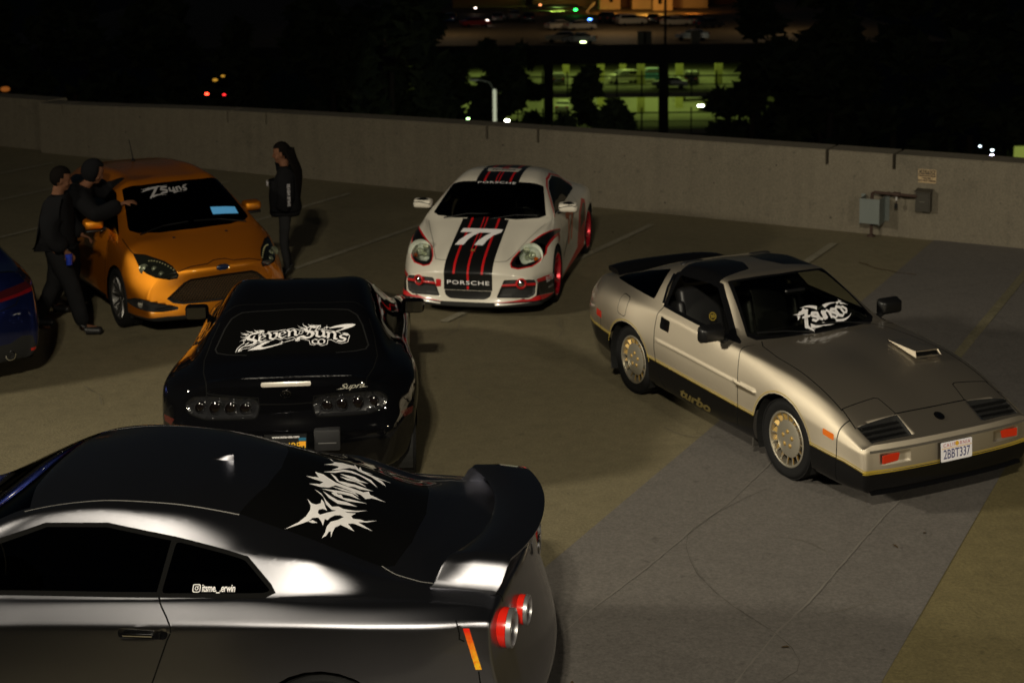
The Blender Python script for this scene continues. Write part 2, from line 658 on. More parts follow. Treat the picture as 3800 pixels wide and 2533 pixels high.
def tyre_bm(ro, ri, w, n=40):
    """tyre about local Y, outer face at +Y: shoulders, grooves, side wall"""
    h = w / 2; g = .008
    pr = [(ri, -h * .8), (ri + .012, -h * .92), (ri + (ro - ri) * .55, -h), (ro - .022, -h * .94), (ro - .006, -h * .8), (ro, -h * .62)]
    for c in (-.38, 0., .38):
        pr += [(ro, (c - .07) * w), (ro - g, (c - .055) * w), (ro - g, (c + .055) * w), (ro, (c + .07) * w)]
    pr += [(ro, h * .62), (ro - .006, h * .8), (ro - .022, h * .94), (ro - (ro - ri) * .28, h * .985), (ro - (ro - ri) * .32, h * 1.0), (ri + (ro - ri) * .5, h), (ri + .014, h * .93), (ri, h * .84)]
    bm = NB(); lathe(bm, pr, n)
    return bm

def spoke_wheel(root, x, y, r, rim, w, m, n=10, sd=1, dish=.55, wid=.030, twin=False, rim_m=None, disc=True):
    tb = tyre_bm(r, rim - .006, w)
    wh = obj('wheel', tb, M_RUB, root, 50)
    h = w / 2
    bm = NB()
    lathe(bm, [(rim - .004, h * .80), (rim, h * .92), (rim - .007, h * .95), (rim - .016, h * .88), (rim - .024, h * .5), (rim - .034, -h * .7)], 44)
    obj('rim', bm, rim_m or m, wh, 30)
    s0 = None
    for k in range(n):
        a = 2 * PI * k / n
        if s0 is None:
            bm = NB()
            for off in ((-.055, .055) if twin else (0.,)):
                ca, sa = math.cos(off), math.sin(off)
                pr = [(.035, h * dish), (.06, h * (dish + .06)), (rim * .6, h * (dish + .16)), (rim - .016, h * .86)]
                ra = []
                for rr, hh in pr:
                    ww = wid * (1.0 - .35 * rr / rim) * (.55 if twin else 1)
                    c = off * min(1, rr / rim * 1.4)
                    def P(s_, hq): return Vector((rr * math.cos(c) - s_ * math.sin(c), hq, rr * math.sin(c) + s_ * math.cos(c)))
                    ra.append([bm.verts.new(P(-ww, hh - .016)), bm.verts.new(P(-ww * .6, hh)), bm.verts.new(P(ww * .6, hh)), bm.verts.new(P(ww, hh - .016))])
                for i in range(3):
                    for j in range(3): bm.faces.new((ra[i][j], ra[i][j + 1], ra[i + 1][j + 1], ra[i + 1][j]))
            s0 = obj('spoke', bm, m, wh)
        else:
            c = s0.copy(); COL.objects.link(c); c.parent = wh; c.rotation_euler = (0, -a, 0)
    bm = NB(); lathe(bm, [(.001, h * (dish + .1)), (.03, h * (dish + .09)), (.042, h * dish), (.07, h * (dish - .1))], 24); obj('hub_cap', bm, m, wh, 40)
    if disc:
        bm = NB(); lathe(bm, [(.07, h * .1), (rim * .74, h * .1), (rim * .74, -h * .1), (.07, -h * .1)], 32); obj('brake_disc', bm, mat('disc_steel', (.18, .17, .16), .4, 1.), wh, 30)
    wh.location = (x, y, r)
    if sd < 0: wh.rotation_euler = (0, 0, PI)
    return wh
# ------------------------------------------------------------------ deck of the car park
PHI = R(-29.2)
WD = Vector((math.cos(PHI), math.sin(PHI), 0))      # along the parapet
WN = Vector((-math.sin(PHI), math.cos(PHI), 0))     # towards the parapet
WALL_D = 19.46
def deck(a, s, z=0.): return WD * a + WN * s + Vector((0, 0, z))

def concrete(name, c0, c1, scale=1., bump=.4, stain=.5, swirl=False, rough=.75):
    m = mat(name, c0, rough)
    nt, N, L, b = nodes_of(m)
    tc = N.new('ShaderNodeTexCoord')
    def noise(sc, det, rg=.55):
        n = N.new('ShaderNodeTexNoise'); n.inputs['Scale'].default_value = sc; n.inputs['Detail'].default_value = det
        n.inputs['Roughness'].default_value = rg; L.new(tc.outputs['Object'], n.inputs['Vector']); return n
    big = noise(.30 * scale, 8, .6); mid = noise(7.5 * scale, 10, .72); fine = noise(48 * scale, 8, .8)
    r1 = N.new('ShaderNodeMapRange'); r1.inputs['From Min'].default_value = .3; r1.inputs['From Max'].default_value = .7
    L.new(big.outputs['Fac'], r1.inputs['Value'])
    mx = N.new('ShaderNodeMix'); mx.data_type = 'RGBA'
    mx.inputs[6].default_value = (*c0, 1); mx.inputs[7].default_value = (*c1, 1)
    L.new(r1.outputs[0], mx.inputs[0])
    r2 = N.new('ShaderNodeMapRange'); r2.inputs['From Min'].default_value = .3; r2.inputs['From Max'].default_value = .72
    r2.inputs['To Min'].default_value = 1 - stain; r2.inputs['To Max'].default_value = 1 + stain * .35
    L.new(mid.outputs['Fac'], r2.inputs['Value'])
    r3 = N.new('ShaderNodeMapRange'); r3.inputs['From Min'].default_value = .3; r3.inputs['From Max'].default_value = .7
    r3.inputs['To Min'].default_value = .60; r3.inputs['To Max'].default_value = 1.30
    L.new(fine.outputs['Fac'], r3.inputs['Value'])
    mu = N.new('ShaderNodeMath'); mu.operation = 'MULTIPLY'; L.new(r2.outputs[0], mu.inputs[0]); L.new(r3.outputs[0], mu.inputs[1])
    # drips and scuffs
    sp = noise(11 * scale, 3, .5); r4 = N.new('ShaderNodeMapRange'); r4.inputs['From Min'].default_value = .66; r4.inputs['From Max'].default_value = .74; r4.inputs['To Min'].default_value = 1.; r4.inputs['To Max'].default_value = .72
    L.new(sp.outputs['Fac'], r4.inputs['Value'])
    st_ = noise(.9 * scale, 9, .75); r5 = N.new('ShaderNodeMapRange'); r5.inputs['From Min'].default_value = .56; r5.inputs['From Max'].default_value = .70; r5.inputs['To Min'].default_value = 1.; r5.inputs['To Max'].default_value = .74
    L.new(st_.outputs['Fac'], r5.inputs['Value'])
    mu2 = N.new('ShaderNodeMath'); mu2.operation = 'MULTIPLY'; L.new(r4.outputs[0], mu2.inputs[0]); L.new(r5.outputs[0], mu2.inputs[1])
    mu3 = N.new('ShaderNodeMath'); mu3.operation = 'MULTIPLY'; L.new(mu2.outputs[0], mu3.inputs[0]); L.new(mu.outputs[0], mu3.inputs[1]); mu = mu3
    sc = N.new('ShaderNodeVectorMath'); sc.operation = 'SCALE'; L.new(mx.outputs[2], sc.inputs[0]); L.new(mu.outputs[0], sc.inputs['Scale'])
    L.new(sc.outputs[0], b.inputs['Base Color'])
    bp = N.new('ShaderNodeBump'); bp.inputs['Strength'].default_value = bump; bp.inputs['Distance'].default_value = .006
    if swirl:
        # broom and trowel arcs pressed into the topping
        vo = N.new('ShaderNodeTexVoronoi'); vo.inputs['Scale'].default_value = 1.7 * scale
        L.new(tc.outputs['Object'], vo.inputs['Vector'])
        wv = N.new('ShaderNodeMath'); wv.operation = 'MULTIPLY'; wv.inputs[1].default_value = 120.
        ds = N.new('ShaderNodeMath'); ds.operation = 'MULTIPLY_ADD'; ds.inputs[1].default_value = .16
        L.new(mid.outputs['Fac'], ds.inputs[0]); L.new(vo.outputs['Distance'], ds.inputs[2])
        L.new(ds.outputs[0], wv.inputs[0])
        sn = N.new('ShaderNodeMath'); sn.operation = 'SINE'; L.new(wv.outputs[0], sn.inputs[0])
        ad = N.new('ShaderNodeMath'); ad.operation = 'MULTIPLY_ADD'; ad.inputs[1].default_value = .05
        L.new(sn.outputs[0], ad.inputs[0]); L.new(mid.outputs['Fac'], ad.inputs[2])
        L.new(ad.outputs[0], bp.inputs['Height'])
    else:
        ad = N.new('ShaderNodeMath'); ad.operation = 'MULTIPLY_ADD'; ad.inputs[1].default_value = .4
        L.new(fine.outputs['Fac'], ad.inputs[0]); L.new(mid.outputs['Fac'], ad.inputs[2])
        L.new(ad.outputs[0], bp.inputs['Height'])
    L.new(bp.outputs['Normal'], b.inputs['Normal'])
    return m

M_DECK = concrete('deck_topping', (.205, .174, .102), (.165, .140, .080), 1., .8, .22, True)
M_GREY = concrete('deck_grey', (.158, .143, .130), (.128, .117, .108), .8, .3, .14)
M_OLIVE = concrete('deck_olive', (.19, .155, .070), (.145, .12, .053), .9, .8, .22, True)
M_WALL = concrete('parapet_concrete', (.20, .17, .125), (.16, .138, .10), .9, .25, .16)
M_LINE = concrete('worn_paint', (.36, .325, .235), (.25, .222, .155), 3., .3, .5)
M_BLACK = mat('black_plastic', (.006, .006, .0065), .38, spec=.35)
M_MATT = mat('matt_black', (.006, .006, .006), .8)
M_RUB = mat('tyre_rubber', (.008, .008, .0085), .75, spec=.2)
M_GAP = mat('panel_gap', (.003, .003, .003), .9, spec=.1)
M_CHROME = mat('chrome', (.75, .75, .75), .08, 1.)
M_WHITE = mat('white_vinyl', (.82, .80, .82), .5)

def sheet(name, a0, a1, s0, s1, z, m, kind='structure', na=1, nsn=1):
    bm = NB()
    grid_sheet(bm, [[deck(a0 + (a1 - a0) * i / na, s0 + (s1 - s0) * j / nsn, z) for j in range(nsn + 1)] for i in range(na + 1)])
    for f in bm.faces:
        if f.normal.z < 0: f.normal_flip()
    o = obj(name, bm, m); o['kind'] = kind
    return o

deck_o = sheet('parking_deck', -60, 30, -25, WALL_D + .3, 0., M_DECK)
sheet('drive_lane', -1.97, 30, -25, WALL_D - .9, .004, M_OLIVE)
sheet('grey_lane', -4.36, -1.97, -25, WALL_D - .0, .008, M_GREY)
# ------------------------------------------------------------------ painted bay lines, joints, cracks, stains
M_LINE2 = concrete('yellowed_paint', (.24, .21, .125), (.17, .15, .09), 3., .3, .5)
for a in (-20.02, -18.1, -15.9, -13.42, -11.1, -8.15, -5.5, -2.95):
    o = sheet('bay_line', a - .05, a + .05, 13.0, 18.65, .012, M_LINE2 if a > -3 else M_LINE); o.name = 'bay_line'
def ribbon(name, pts, w, m, z, wob=.0, seed=1):
    rnd = random.Random(seed)
    P = [deck(*p) for p in pts]
    # finer polyline with a little wander
    Q = []
    for i in range(len(P) - 1):
        n = max(2, int((P[i + 1] - P[i]).length / .06))
        for k in range(n): Q.append(P[i].lerp(P[i + 1], k / n))
    Q.append(P[-1])
    bm = NB(); rows = []
    for i, p in enumerate(Q):
        t = (Q[min(i + 1, len(Q) - 1)] - Q[max(i - 1, 0)]).normalized(); nn = Vector((-t.y, t.x, 0))
        p = p + nn * rnd.uniform(-wob, wob); ww = w * rnd.uniform(.35, 1.1)
        rows.append([(p + nn * ww / 2) + Vector((0, 0, z)), (p - nn * ww / 2) + Vector((0, 0, z))])
    grid_sheet(bm, rows)
    o = obj(name, bm, m); o['kind'] = 'structure'
    return o
M_CRACK = mat('crack_dark', (.085, .076, .066), .9)
M_JOINT = mat('joint_pale', (.170, .155, .138), .85)
M_JOINTD = mat('joint_dark', (.13, .115, .09), .9)
ribbon('deck_crack', [(-3.49, 10.2), (-3.59, 9.89), (-3.67, 9.57), (-3.71, 9.25), (-3.7, 9.11), (-3.63, 8.92), (-3.54, 8.77), (-3.41, 8.58), (-3.21, 8.39), (-3.03, 8.26), (-2.87, 8.17), (-2.68, 8.05), (-2.54, 7.93), (-2.45, 7.8), (-2.43, 7.69), (-2.47, 7.54), (-2.6, 7.3), (-2.8, 6.6)], .006, M_CRACK, .013, .004, 3)
ribbon('deck_crack', [(-2.54, 8.41), (-2.39, 8.57), (-2.26, 8.79)], .006, M_JOINTD, .013, .003, 4)
ribbon('deck_joint', [(-3.62, 12.8), (-3.65, 9.83), (-3.71, 9.23), (-3.75, 8.51), (-3.83, 7.67), (-3.95, 5)], .010, M_JOINT, .0125, .003, 5)
ribbon('deck_joint', [(-2.45, 13.5), (-2.52, 10.64), (-2.57, 10.07), (-2.6, 9.35), (-2.63, 8.61), (-2.69, 8.03), (-2.7, 7.45), (-2.75, 5)], .016, M_JOINT, .0125, .003, 6)
rnd = random.Random(11)
for i in range(46):
    a = rnd.uniform(-16, -1.5); s_ = rnd.uniform(7, 18.4)
    n = rnd.randint(2, 4); an = rnd.uniform(0, 6.28); P = [(a, s_)]
    for k in range(n):
        an += rnd.uniform(-.6, .6); L_ = rnd.uniform(.08, .35)
        P.append((P[-1][0] + math.cos(an) * L_, P[-1][1] + math.sin(an) * L_))
    ribbon('deck_crack', P, rnd.uniform(.004, .009), M_JOINTD, .0135, .006, 20 + i)
ribbon('deck_crack', [(-4.9, 17.75), (-4.75, 17.62), (-4.55, 17.5), (-4.35, 17.45), (-4.1, 17.38)], .03, mat('rust_stain', (.085, .05, .02), .9), .0136, .02, 71)
# litter: dry leaves on the deck
M_LEAF = mat('dry_leaf', (.05, .028, .008), .9)
lf = None
for a, s_ in ((-2.33, 9.6), (-2.22, 9.95), (-4.02, 7.6), (-3.5, 6.9), (-2.6, 7.9), (-3.3, 11.2), (-1.2, 11.0), (-8.4, 17.9), (-7.9, 17.4)):
    if lf is None:
        bm = NB(); flat_poly(bm, [(0, 0), (.012, .008), (.035, .010), (.055, 0), (.034, -.010), (.012, -.007)]); 
        for v in bm.verts: v.co.z = .006 + .012 * math.sin(v.co.x * 40)
        lf = obj('dry_leaf', bm, M_LEAF); c = lf
    else:
        c = lf.copy(); COL.objects.link(c)
    c.location = deck(a, s_, .012); c.rotation_euler = (0, 0, rnd.uniform(0, 6.28))
    tag(c, 'small dry brown leaf lying on the concrete deck', 'leaf', 'dry leaves on the deck')

# ------------------------------------------------------------------ concrete parapet
M_WALLP = concrete('parapet_concrete2', (.200, .172, .125), (.168, .145, .104), .9, .25, .10)
nt, N, L, b = nodes_of(M_WALLP)
src = b.inputs['Base Color'].links[0].from_socket
tc = N.new('ShaderNodeTexCoord'); mp = N.new('ShaderNodeMapping'); mp.inputs['Rotation'].default_value = (0, 0, -PHI); mp.inputs['Scale'].default_value = (5.5, 5.5, .35)
ns = N.new('ShaderNodeTexNoise'); ns.inputs['Scale'].default_value = 1.6; ns.inputs['Detail'].default_value = 5
L.new(tc.outputs['Object'], mp.inputs[0]); L.new(mp.outputs[0], ns.inputs['Vector'])
mr = N.new('ShaderNodeMapRange'); mr.inputs['From Min'].default_value = .3; mr.inputs['From Max'].default_value = .75; mr.inputs['To Min'].default_value = .90; mr.inputs['To Max'].default_value = 1.05
L.new(ns.outputs['Fac'], mr.inputs['Value'])
sc_ = N.new('ShaderNodeVectorMath'); sc_.operation = 'SCALE'; L.new(src, sc_.inputs[0]); L.new(mr.outputs[0], sc_.inputs['Scale']); L.new(sc_.outputs[0], b.inputs['Base Color'])

W_T = .50
def wall_top(a): return pchip([-40, -21.3, -16.6, -11.3, -5.8, 30], [.95, .955, 1.07, 1.128, 1.135, 1.135], a)
T = thing('parapet_wall', 'long pale concrete parapet along the far edge of the deck with slots in its top', 'wall', (0, 0, 0))
def wall_piece(name, a0, a1, z0, z1, s0=WALL_D, parent=T, nseg=1, bev=.018):
    bm = NB(); rows = []
    for i in range(nseg + 1):
        a = a0 + (a1 - a0) * i / nseg
        zt = z1 if z1 is not None else wall_top(a)
        zb = z0 if z0 is not None else wall_top(a) - .21
        if z1 is None and bev:
            rows.append([deck(a, s0, zb), deck(a, s0, zt - bev), deck(a, s0 + bev, zt), deck(a, s0 + W_T - bev, zt), deck(a, s0 + W_T, zt - bev), deck(a, s0 + W_T, zb)])
        else:
            zz = zt if z1 is not None else zt
            rows.append([deck(a, s0, zb), deck(a, s0, zz), deck(a, s0 + W_T, zz), deck(a, s0 + W_T, zb)])
    g = grid_sheet(bm, rows); bm.faces.new(g[0]); bm.faces.new(g[-1])
    return obj(name, bm, M_WALLP, parent)
# lower run, following the panels' underside
bm = NB(); rows = []
for i in range(40):
    a = -21.2 + (24 + 21.2) * i / 39
    z = wall_top(a) - .21
    rows.append([deck(a, WALL_D, -.3), deck(a, WALL_D, z), deck(a, WALL_D + W_T, z), deck(a, WALL_D + W_T, -.3)])
g = grid_sheet(bm, rows); bm.faces.new(g[0]); bm.faces.new(g[-1])
obj('wall_base', bm, M_WALLP, T)
cuts = [-21.2, -20.59, -16.58, -15.73, -11.33, -10.42, -5.862, -4.93, -.4, .55, 5.0, 24]
for i in range(len(cuts) - 1):
    a0 = cuts[i] + (.024 if i else 0); a1 = cuts[i + 1] - .024
    wall_piece('wall_panel', a0, a1, None, None, nseg=max(2, int(a1 - a0)))
M_TIE = mat('tie_hole', (.06, .05, .038), .95)
rq = random.Random(5); t0_ = None
for i in range(34):
    a = -20 + 27 * (i + rq.uniform(-.3, .3)) / 34; z = (.18, .52, .84)[i % 3] + rq.uniform(-.03, .03)
    if z > wall_top(a) - .1: continue
    if t0_ is None:
        bm = NB(); lathe(bm, [(.001, 0), (.010, .0005), (.014, .0012)], 10); t0_ = obj('tie_hole', bm, M_TIE, T); c = t0_
    else: c = clone(t0_, T)
    c.location = deck(a, WALL_D - .0014, z); c.rotation_euler = (0, 0, PHI); s_k = rq.uniform(.6, 1.3); c.scale = (s_k, 1, s_k)
# the stretch set back at the left
T2 = thing('parapet_wall', 'short run of concrete parapet set back at the far left corner of the deck', 'wall', (0, 0, 0))
bm = NB()
a0, a1, s0 = -40, -21.2, WALL_D + .22
q = [deck(a0, s0, -.3), deck(a1, s0, -.3), deck(a1, s0 + W_T, -.3), deck(a0, s0 + W_T, -.3)]
prism(bm, q, (0, 0, 1.275)); obj('wall_panel', bm, M_WALLP, T2)

# ------------------------------------------------------------------ pipe, guard box, cabinet and sign on the wall
def wp(a, off, z): return deck(a, WALL_D - off, z)
M_GALV = mat('galvanised_sheet', (.20, .225, .215), .5, .55)
nt, N, L, b = nodes_of(M_GALV)
tcg = N.new('ShaderNodeTexCoord'); ng = N.new('ShaderNodeTexNoise'); ng.inputs['Scale'].default_value = 9; ng.inputs['Detail'].default_value = 6
cr = N.new('ShaderNodeMapRange'); cr.inputs['To Min'].default_value = .35; cr.inputs['To Max'].default_value = .7
L.new(tcg.outputs['Object'], ng.inputs['Vector']); L.new(ng.outputs['Fac'], cr.inputs['Value']); L.new(cr.outputs[0], b.inputs['Roughness'])
M_RUSTP = mat('rusty_pipe', (.045, .022, .014), .7)
M_CAB = mat('dark_cabinet', (.05, .045, .035), .45, .2)
def wbox(bm, a0, a1, o0, o1, z0, z1):
    q = [wp(a0, o0, z0), wp(a1, o0, z0), wp(a1, o1, z0), wp(a0, o1, z0)]
    prism(bm, q, (0, 0, z1 - z0))
g_ = thing('pipe_guard', 'open galvanised sheet guard around the standpipe below the parapet', 'pipe guard', wp(-5.13, .15, 0))
def part(name, bm, m, root):
    bmesh.ops.translate(bm, verts=bm.verts, vec=-root.location)
    return obj(name, bm, m, root)
bm = NB(); wbox(bm, -5.30, -5.04, .300, .306, .21, .55); part('front_sheet', bm, M_GALV, g_)
for a in (-5.303, -5.037):
    bm = NB(); wbox(bm, a - .003, a + .003, .003, .305, .19, .55); part('side_sheet', bm, M_GALV, g_)
for a0, a1 in ((-5.036, -4.975), (-5.365, -5.306)):
    bm = NB(); wbox(bm, a0, a1, .002, .008, .21, .56); fl_ = part('flange', bm, M_GALV, g_)
p_ = thing('standpipe', 'rusty water pipe rising from the deck and bending right to the wall cabinet', 'pipe', wp(-5.18, .15, 0))
bm = NB(); tube(bm, [wp(-5.18, .15, 0), wp(-5.18, .15, .58), wp(-5.172, .15, .605), wp(-5.15, .15, .62), wp(-4.85, .15, .615), wp(-4.58, .13, .607)], .021, 10); part('pipe', bm, M_RUSTP, p_)
bm = NB(); lathe(bm, [(.001, .02), (.055, .018), (.06, 0)], 18, Matrix.Translation(wp(-5.18, .15, .008)) @ Matrix.Rotation(R(90), 4, 'X')); part('base_flange', bm, M_RUSTP, p_)
bm = NB(); tube(bm, [wp(-4.89, .15, .616), wp(-4.80, .15, .614)], .033, 10); part('valve', bm, M_RUSTP, p_)
bm = NB(); tube(bm, [wp(-4.97, .15, .617), wp(-4.94, .15, .616)], .029, 10); part('coupling', bm, M_RUSTP, p_)
bm = NB(); wbox(bm, -4.86, -4.838, .145, .152, .53, .60); part('valve_tag', bm, mat('pale_strap', (.45, .44, .42), .6), p_)
bm = NB(); tube(bm, [wp(-4.85, .148, .53), wp(-4.85, .148, .485)], .007, 6); part('chain', bm, M_RUSTP, p_)
bm = NB(); wbox(bm, -4.872, -4.832, .135, .16, .43, .488); part('padlock', bm, M_BLACK, p_)
c_ = thing('wall_cabinet', 'dark metal cabinet on the parapet right of the pipe', 'cabinet', wp(-4.5, 0, .55))
bm = NB(); wbox(bm, -4.60, -4.405, .002, .13, .405, .675); part('cabinet_body', bm, M_CAB, c_)
bm = NB(); q = [wp(-4.61, .0, .70), wp(-4.61, .15, .675), wp(-4.61, .15, .667), wp(-4.61, .0, .676)]; prism(bm, q, wp(-4.395, 0, 0) - wp(-4.61, 0, 0)); part('cabinet_lid', bm, M_CAB, c_)
bm = NB(); wbox(bm, -4.583, -4.422, .131, .136, .44, .655); part('cabinet_door', bm, M_CAB, c_)
bm = NB(); wbox(bm, -4.545, -4.475, .137, .141, .536, .543); part('door_pull', bm, M_CHROME, c_)
s_ = thing('caution_sign', 'small cream caution sign with black header on the parapet above the cabinet', 'sign', wp(-4.48, 0, .87))
s_.rotation_euler = (0, 0, PHI)
M_SIGN = mat('sign_cream', (.50, .36, .20), .5)
M_INK = mat('sign_ink', (.008, .007, .006), .5)
bm = NB(); prism(bm, rrect([(-.12, -.004, -.092), (.12, -.004, -.092), (.12, -.004, .092), (-.12, -.004, .092)], .012), (0, -.004, 0)); obj('sign_plate', bm, M_SIGN, s_)
bm = NB(); prism(bm, [(-.113, -.0105, .026), (.113, -.0105, .026), (.113, -.0105, .084), (-.113, -.0105, .084)], (0, -.0008, 0)); obj('sign_header', bm, M_INK, s_)
for t_, sz, z, m_, k in (('CAUTION', .060, .055, M_SIGN, .85), ('NON-POTABLE', .033, .004, M_INK, .95), ('WATER,', .033, -.029, M_INK, .95), ('DO NOT DRINK', .033, -.062, M_INK, .95)):
    t = text_bm(t_, sz, .0012); bmesh.ops.scale(t, vec=(k, 1, 1), verts=t.verts); place_flat(t, (0, -.0125, z), (1, 0, 0), (0, 0, 1)); obj('sign_text', t, m_, s_)
for x, z in ((-.105, .006), (.105, .006), (-.07, -.03), (.07, -.03)):
    bm = NB(); lathe(bm, [(.001, .002), (.005, .001), (.006, 0)], 10, Matrix.Translation((x, -.0085, z)) @ Matrix.Rotation(PI, 4, 'Z')); obj('screw', bm, M_INK, s_)
RAMP_S, RAMP_Z = 2.02, 2.2
# ------------------------------------------------------------------ flood lamps on the deck behind the camera (seen mirrored in the paint)
M_LED = mat('led_panel', (.9, .9, .9), .4, emit=LAMP_COL, estr=55.)
M_POLE = mat('pole_metal', (.12, .12, .115), .45, .6)
def flood_post(x, y, h, az, power, label, twin=True, size=.38, z0=0., tilt=-32, spread=150, soft=1.):
    t = thing('lamp_post', label, 'lamp post', (x, y, z0), az, 'flood lamps over the parking deck')
    h -= z0
    bm = NB(); tube(bm, [(0, 0, 0), (0, 0, h * .5), (0, 0, h)], [.09, .075, .06], 14); box(bm, (-.2, -.2, 0), (.2, .2, .35), .03)
    obj('pole', bm, M_POLE, t, 30)
    for sx in ((-.36, .36) if twin else (0.,)):
        bm = NB(); box(bm, (-.27, -.04, -.2), (.27, .06, .2), .02)
        hd = obj('lamp_head', bm, M_POLE, t)
        hd.location = (sx, .12, h); hd.rotation_euler = (R(tilt), 0, 0)
        bm = NB(); box(bm, (-.22, .058, -.15), (.22, .068, .15))
        obj('led_panel', bm, M_LED, hd)
        ld = bpy.data.lights.new('flood', 'AREA'); ld.shape = 'RECTANGLE'; ld.size = .44 * soft; ld.size_y = .30 * soft
        ld.energy = power / (2 if twin else 1); ld.color = LAMP_COL; ld.spread = R(spread)
        lo = link(bpy.data.objects.new('flood', ld), hd)
        lo.location = (0, .08, 0); lo.rotation_euler = (R(90), 0, 0)
    return t
flood_post(-1.5, -5., 10.6, 0., 690, 'lamp post with twin flood heads standing on the upper ramp behind the camera', z0=RAMP_Z, tilt=-33, spread=110)
flood_post(-15.5, 7.2, 7.2, R(-78), 255, 'lamp post with twin flood heads at the left of the deck', tilt=-20, spread=66, soft=2.6)
flood_post(8.5, -2.5, 6.2, R(20), 130, 'lamp post with one flood head right of the camera', False, z0=RAMP_Z, tilt=-18, spread=110)

# ------------------------------------------------------------------ unseen upper ramp, added and shaped so its wall shades the near deck
bm = NB()
def rampq(a, s, z): return deck(a, s, z)
box(bm, (0, 0, 0), (1, 1, 1))
for v in bm.verts:
    a = -14 + 34 * v.co.x; s = -8 + (8 + RAMP_S) * v.co.y
    v.co = deck(a, s, RAMP_Z * v.co.z if v.co.z > .5 else -.02)
o = obj('shade_ramp', bm, M_WALL); o['kind'] = 'structure'
# ------------------------------------------------------------------ silver-gold 1980s coupe
P_Z = paint('champagne_paint', (.78, .69, .55), .60, .14, (.44, .38, .30))
M_TRIM = mat('window_rubber', (.003, .003, .003), .7, spec=.06)
M_BPAINT = mat('black_paint', (.004, .004, .0045), .2, 0., .12, spec=.3)
M_GOLD = mat('gold_paint', (.40, .26, .075), .42, .4)
M_PIN = mat('gold_pinstripe', (.42, .30, .04), .4)
M_ALU = mat('machined_alloy', (.54, .50, .41), .36, .8)
M_GLASS = glass_mat('clear_tint', (.50, .52, .46))
M_DGLASS = glass_mat('dark_tint', (.035, .036, .04))
M_LEATHER = mat('black_leather', (.014, .014, .015), .42)
M_AMBER = mat('amber_lens', (.75, .16, .01), .2, coat=.6, spec=.6)
M_RED = mat('red_lens', (.42, .012, .006), .18, coat=.8)
M_DARKIN = mat('dark_interior', (.008, .008, .008), .7)

def wheel_arches(B, xs, z, r, ry=None, y=1.0):
    for i, x in enumerate(xs):
        rr = r[i] if isinstance(r, (list, tuple)) else r
        B.cut('arch', circ(x, z, rr, y), (0, -1, 0), flt=lambda c: c.y > .45, face=-.3)

def wheel_wells(root, xs, z, r, y1, m=None):
    for i, x in enumerate(xs):
        rr = r[i] if isinstance(r, (list, tuple)) else r
        yy = y1[i] if isinstance(y1, (list, tuple)) else y1
        for sd in (1, -1):
            bm = NB()
            rows = []
            for k in range(25):
                a = R(-28) + (PI + R(56)) * k / 24
                rows.append([(x + rr * 1.01 * math.cos(a), sd * yq, z + rr * 1.01 * math.sin(a)) for yq in (yy - .03, yy - .12, yy - .38)])
            g = grid_sheet(bm, rows)
            bm.faces.new([r_[2] for r_ in g])
            obj('wheel_well', bm, m or M_MATT, root)

def cabin(root, xs, zf, w, ztop=None):
    """dark floor and sides that close the cabin from below"""
    bm = NB()
    x0, x1 = xs
    box(bm, (x1, -w, zf), (x0, w, zf + .04))
    obj('cabin_floor', bm, M_DARKIN, root)

def seat(root, x, y, z=.30, m=None, w=.26, head=True, tilt=-16, hgt=.62):
    t = bpy.data.objects.new('seat', None)
    m = m or M_LEATHER
    bm = NB()
    box(bm, (-.26, -w + .03, 0), (.28, w - .03, .16), .05, 3); 
    for s in (1, -1): box(bm, (-.24, s * w - .05, .02), (.27, s * w + .05, .24), .045, 3)
    o = obj('seat', bm, m, root, 40); o.location = (x, y, z)
    bm = NB(); Mx = Matrix.Translation((-.24, 0, .12)) @ Matrix.Rotation(R(tilt), 4, 'Y')
    box(bm, (-.07, -w + .04, 0), (.05, w - .04, hgt), .05, 3, Mx)
    for s in (1, -1): box(bm, (-.07, s * (w - .01) - .045, .04), (.12, s * (w - .01) + .045, hgt * .82), .042, 3, Mx)
    if head: box(bm, (-.06, -.13, hgt + .03), (.04, .13, hgt + .23), .045, 3, Mx)
    obj('backrest', bm, m, o, 40)
    return o

def steering(root, x, y, z, m=None):
    bm = NB()
    Mx = Matrix.Translation((x, y, z)) @ Matrix.Rotation(R(-66), 4, 'Y')
    n = 28
    ring = [Mx @ Vector((.185 * math.cos(2 * PI * k / n), .185 * math.sin(2 * PI * k / n), 0)) for k in range(n + 1)]
    tube(bm, ring, .015, 8, False)
    box(bm, (-.06, -.06, -.03), (.06, .06, .03), .02, 2, Mx)
    for a in (0, 120, 240):
        p0 = Mx @ Vector((.05 * math.cos(R(a)), .05 * math.sin(R(a)), 0)); p1 = Mx @ Vector((.18 * math.cos(R(a)), .18 * math.sin(R(a)), 0))
        tube(bm, [p0, p1], .014, 6)
    obj('steering_wheel', bm, m or M_LEATHER, root, 40)

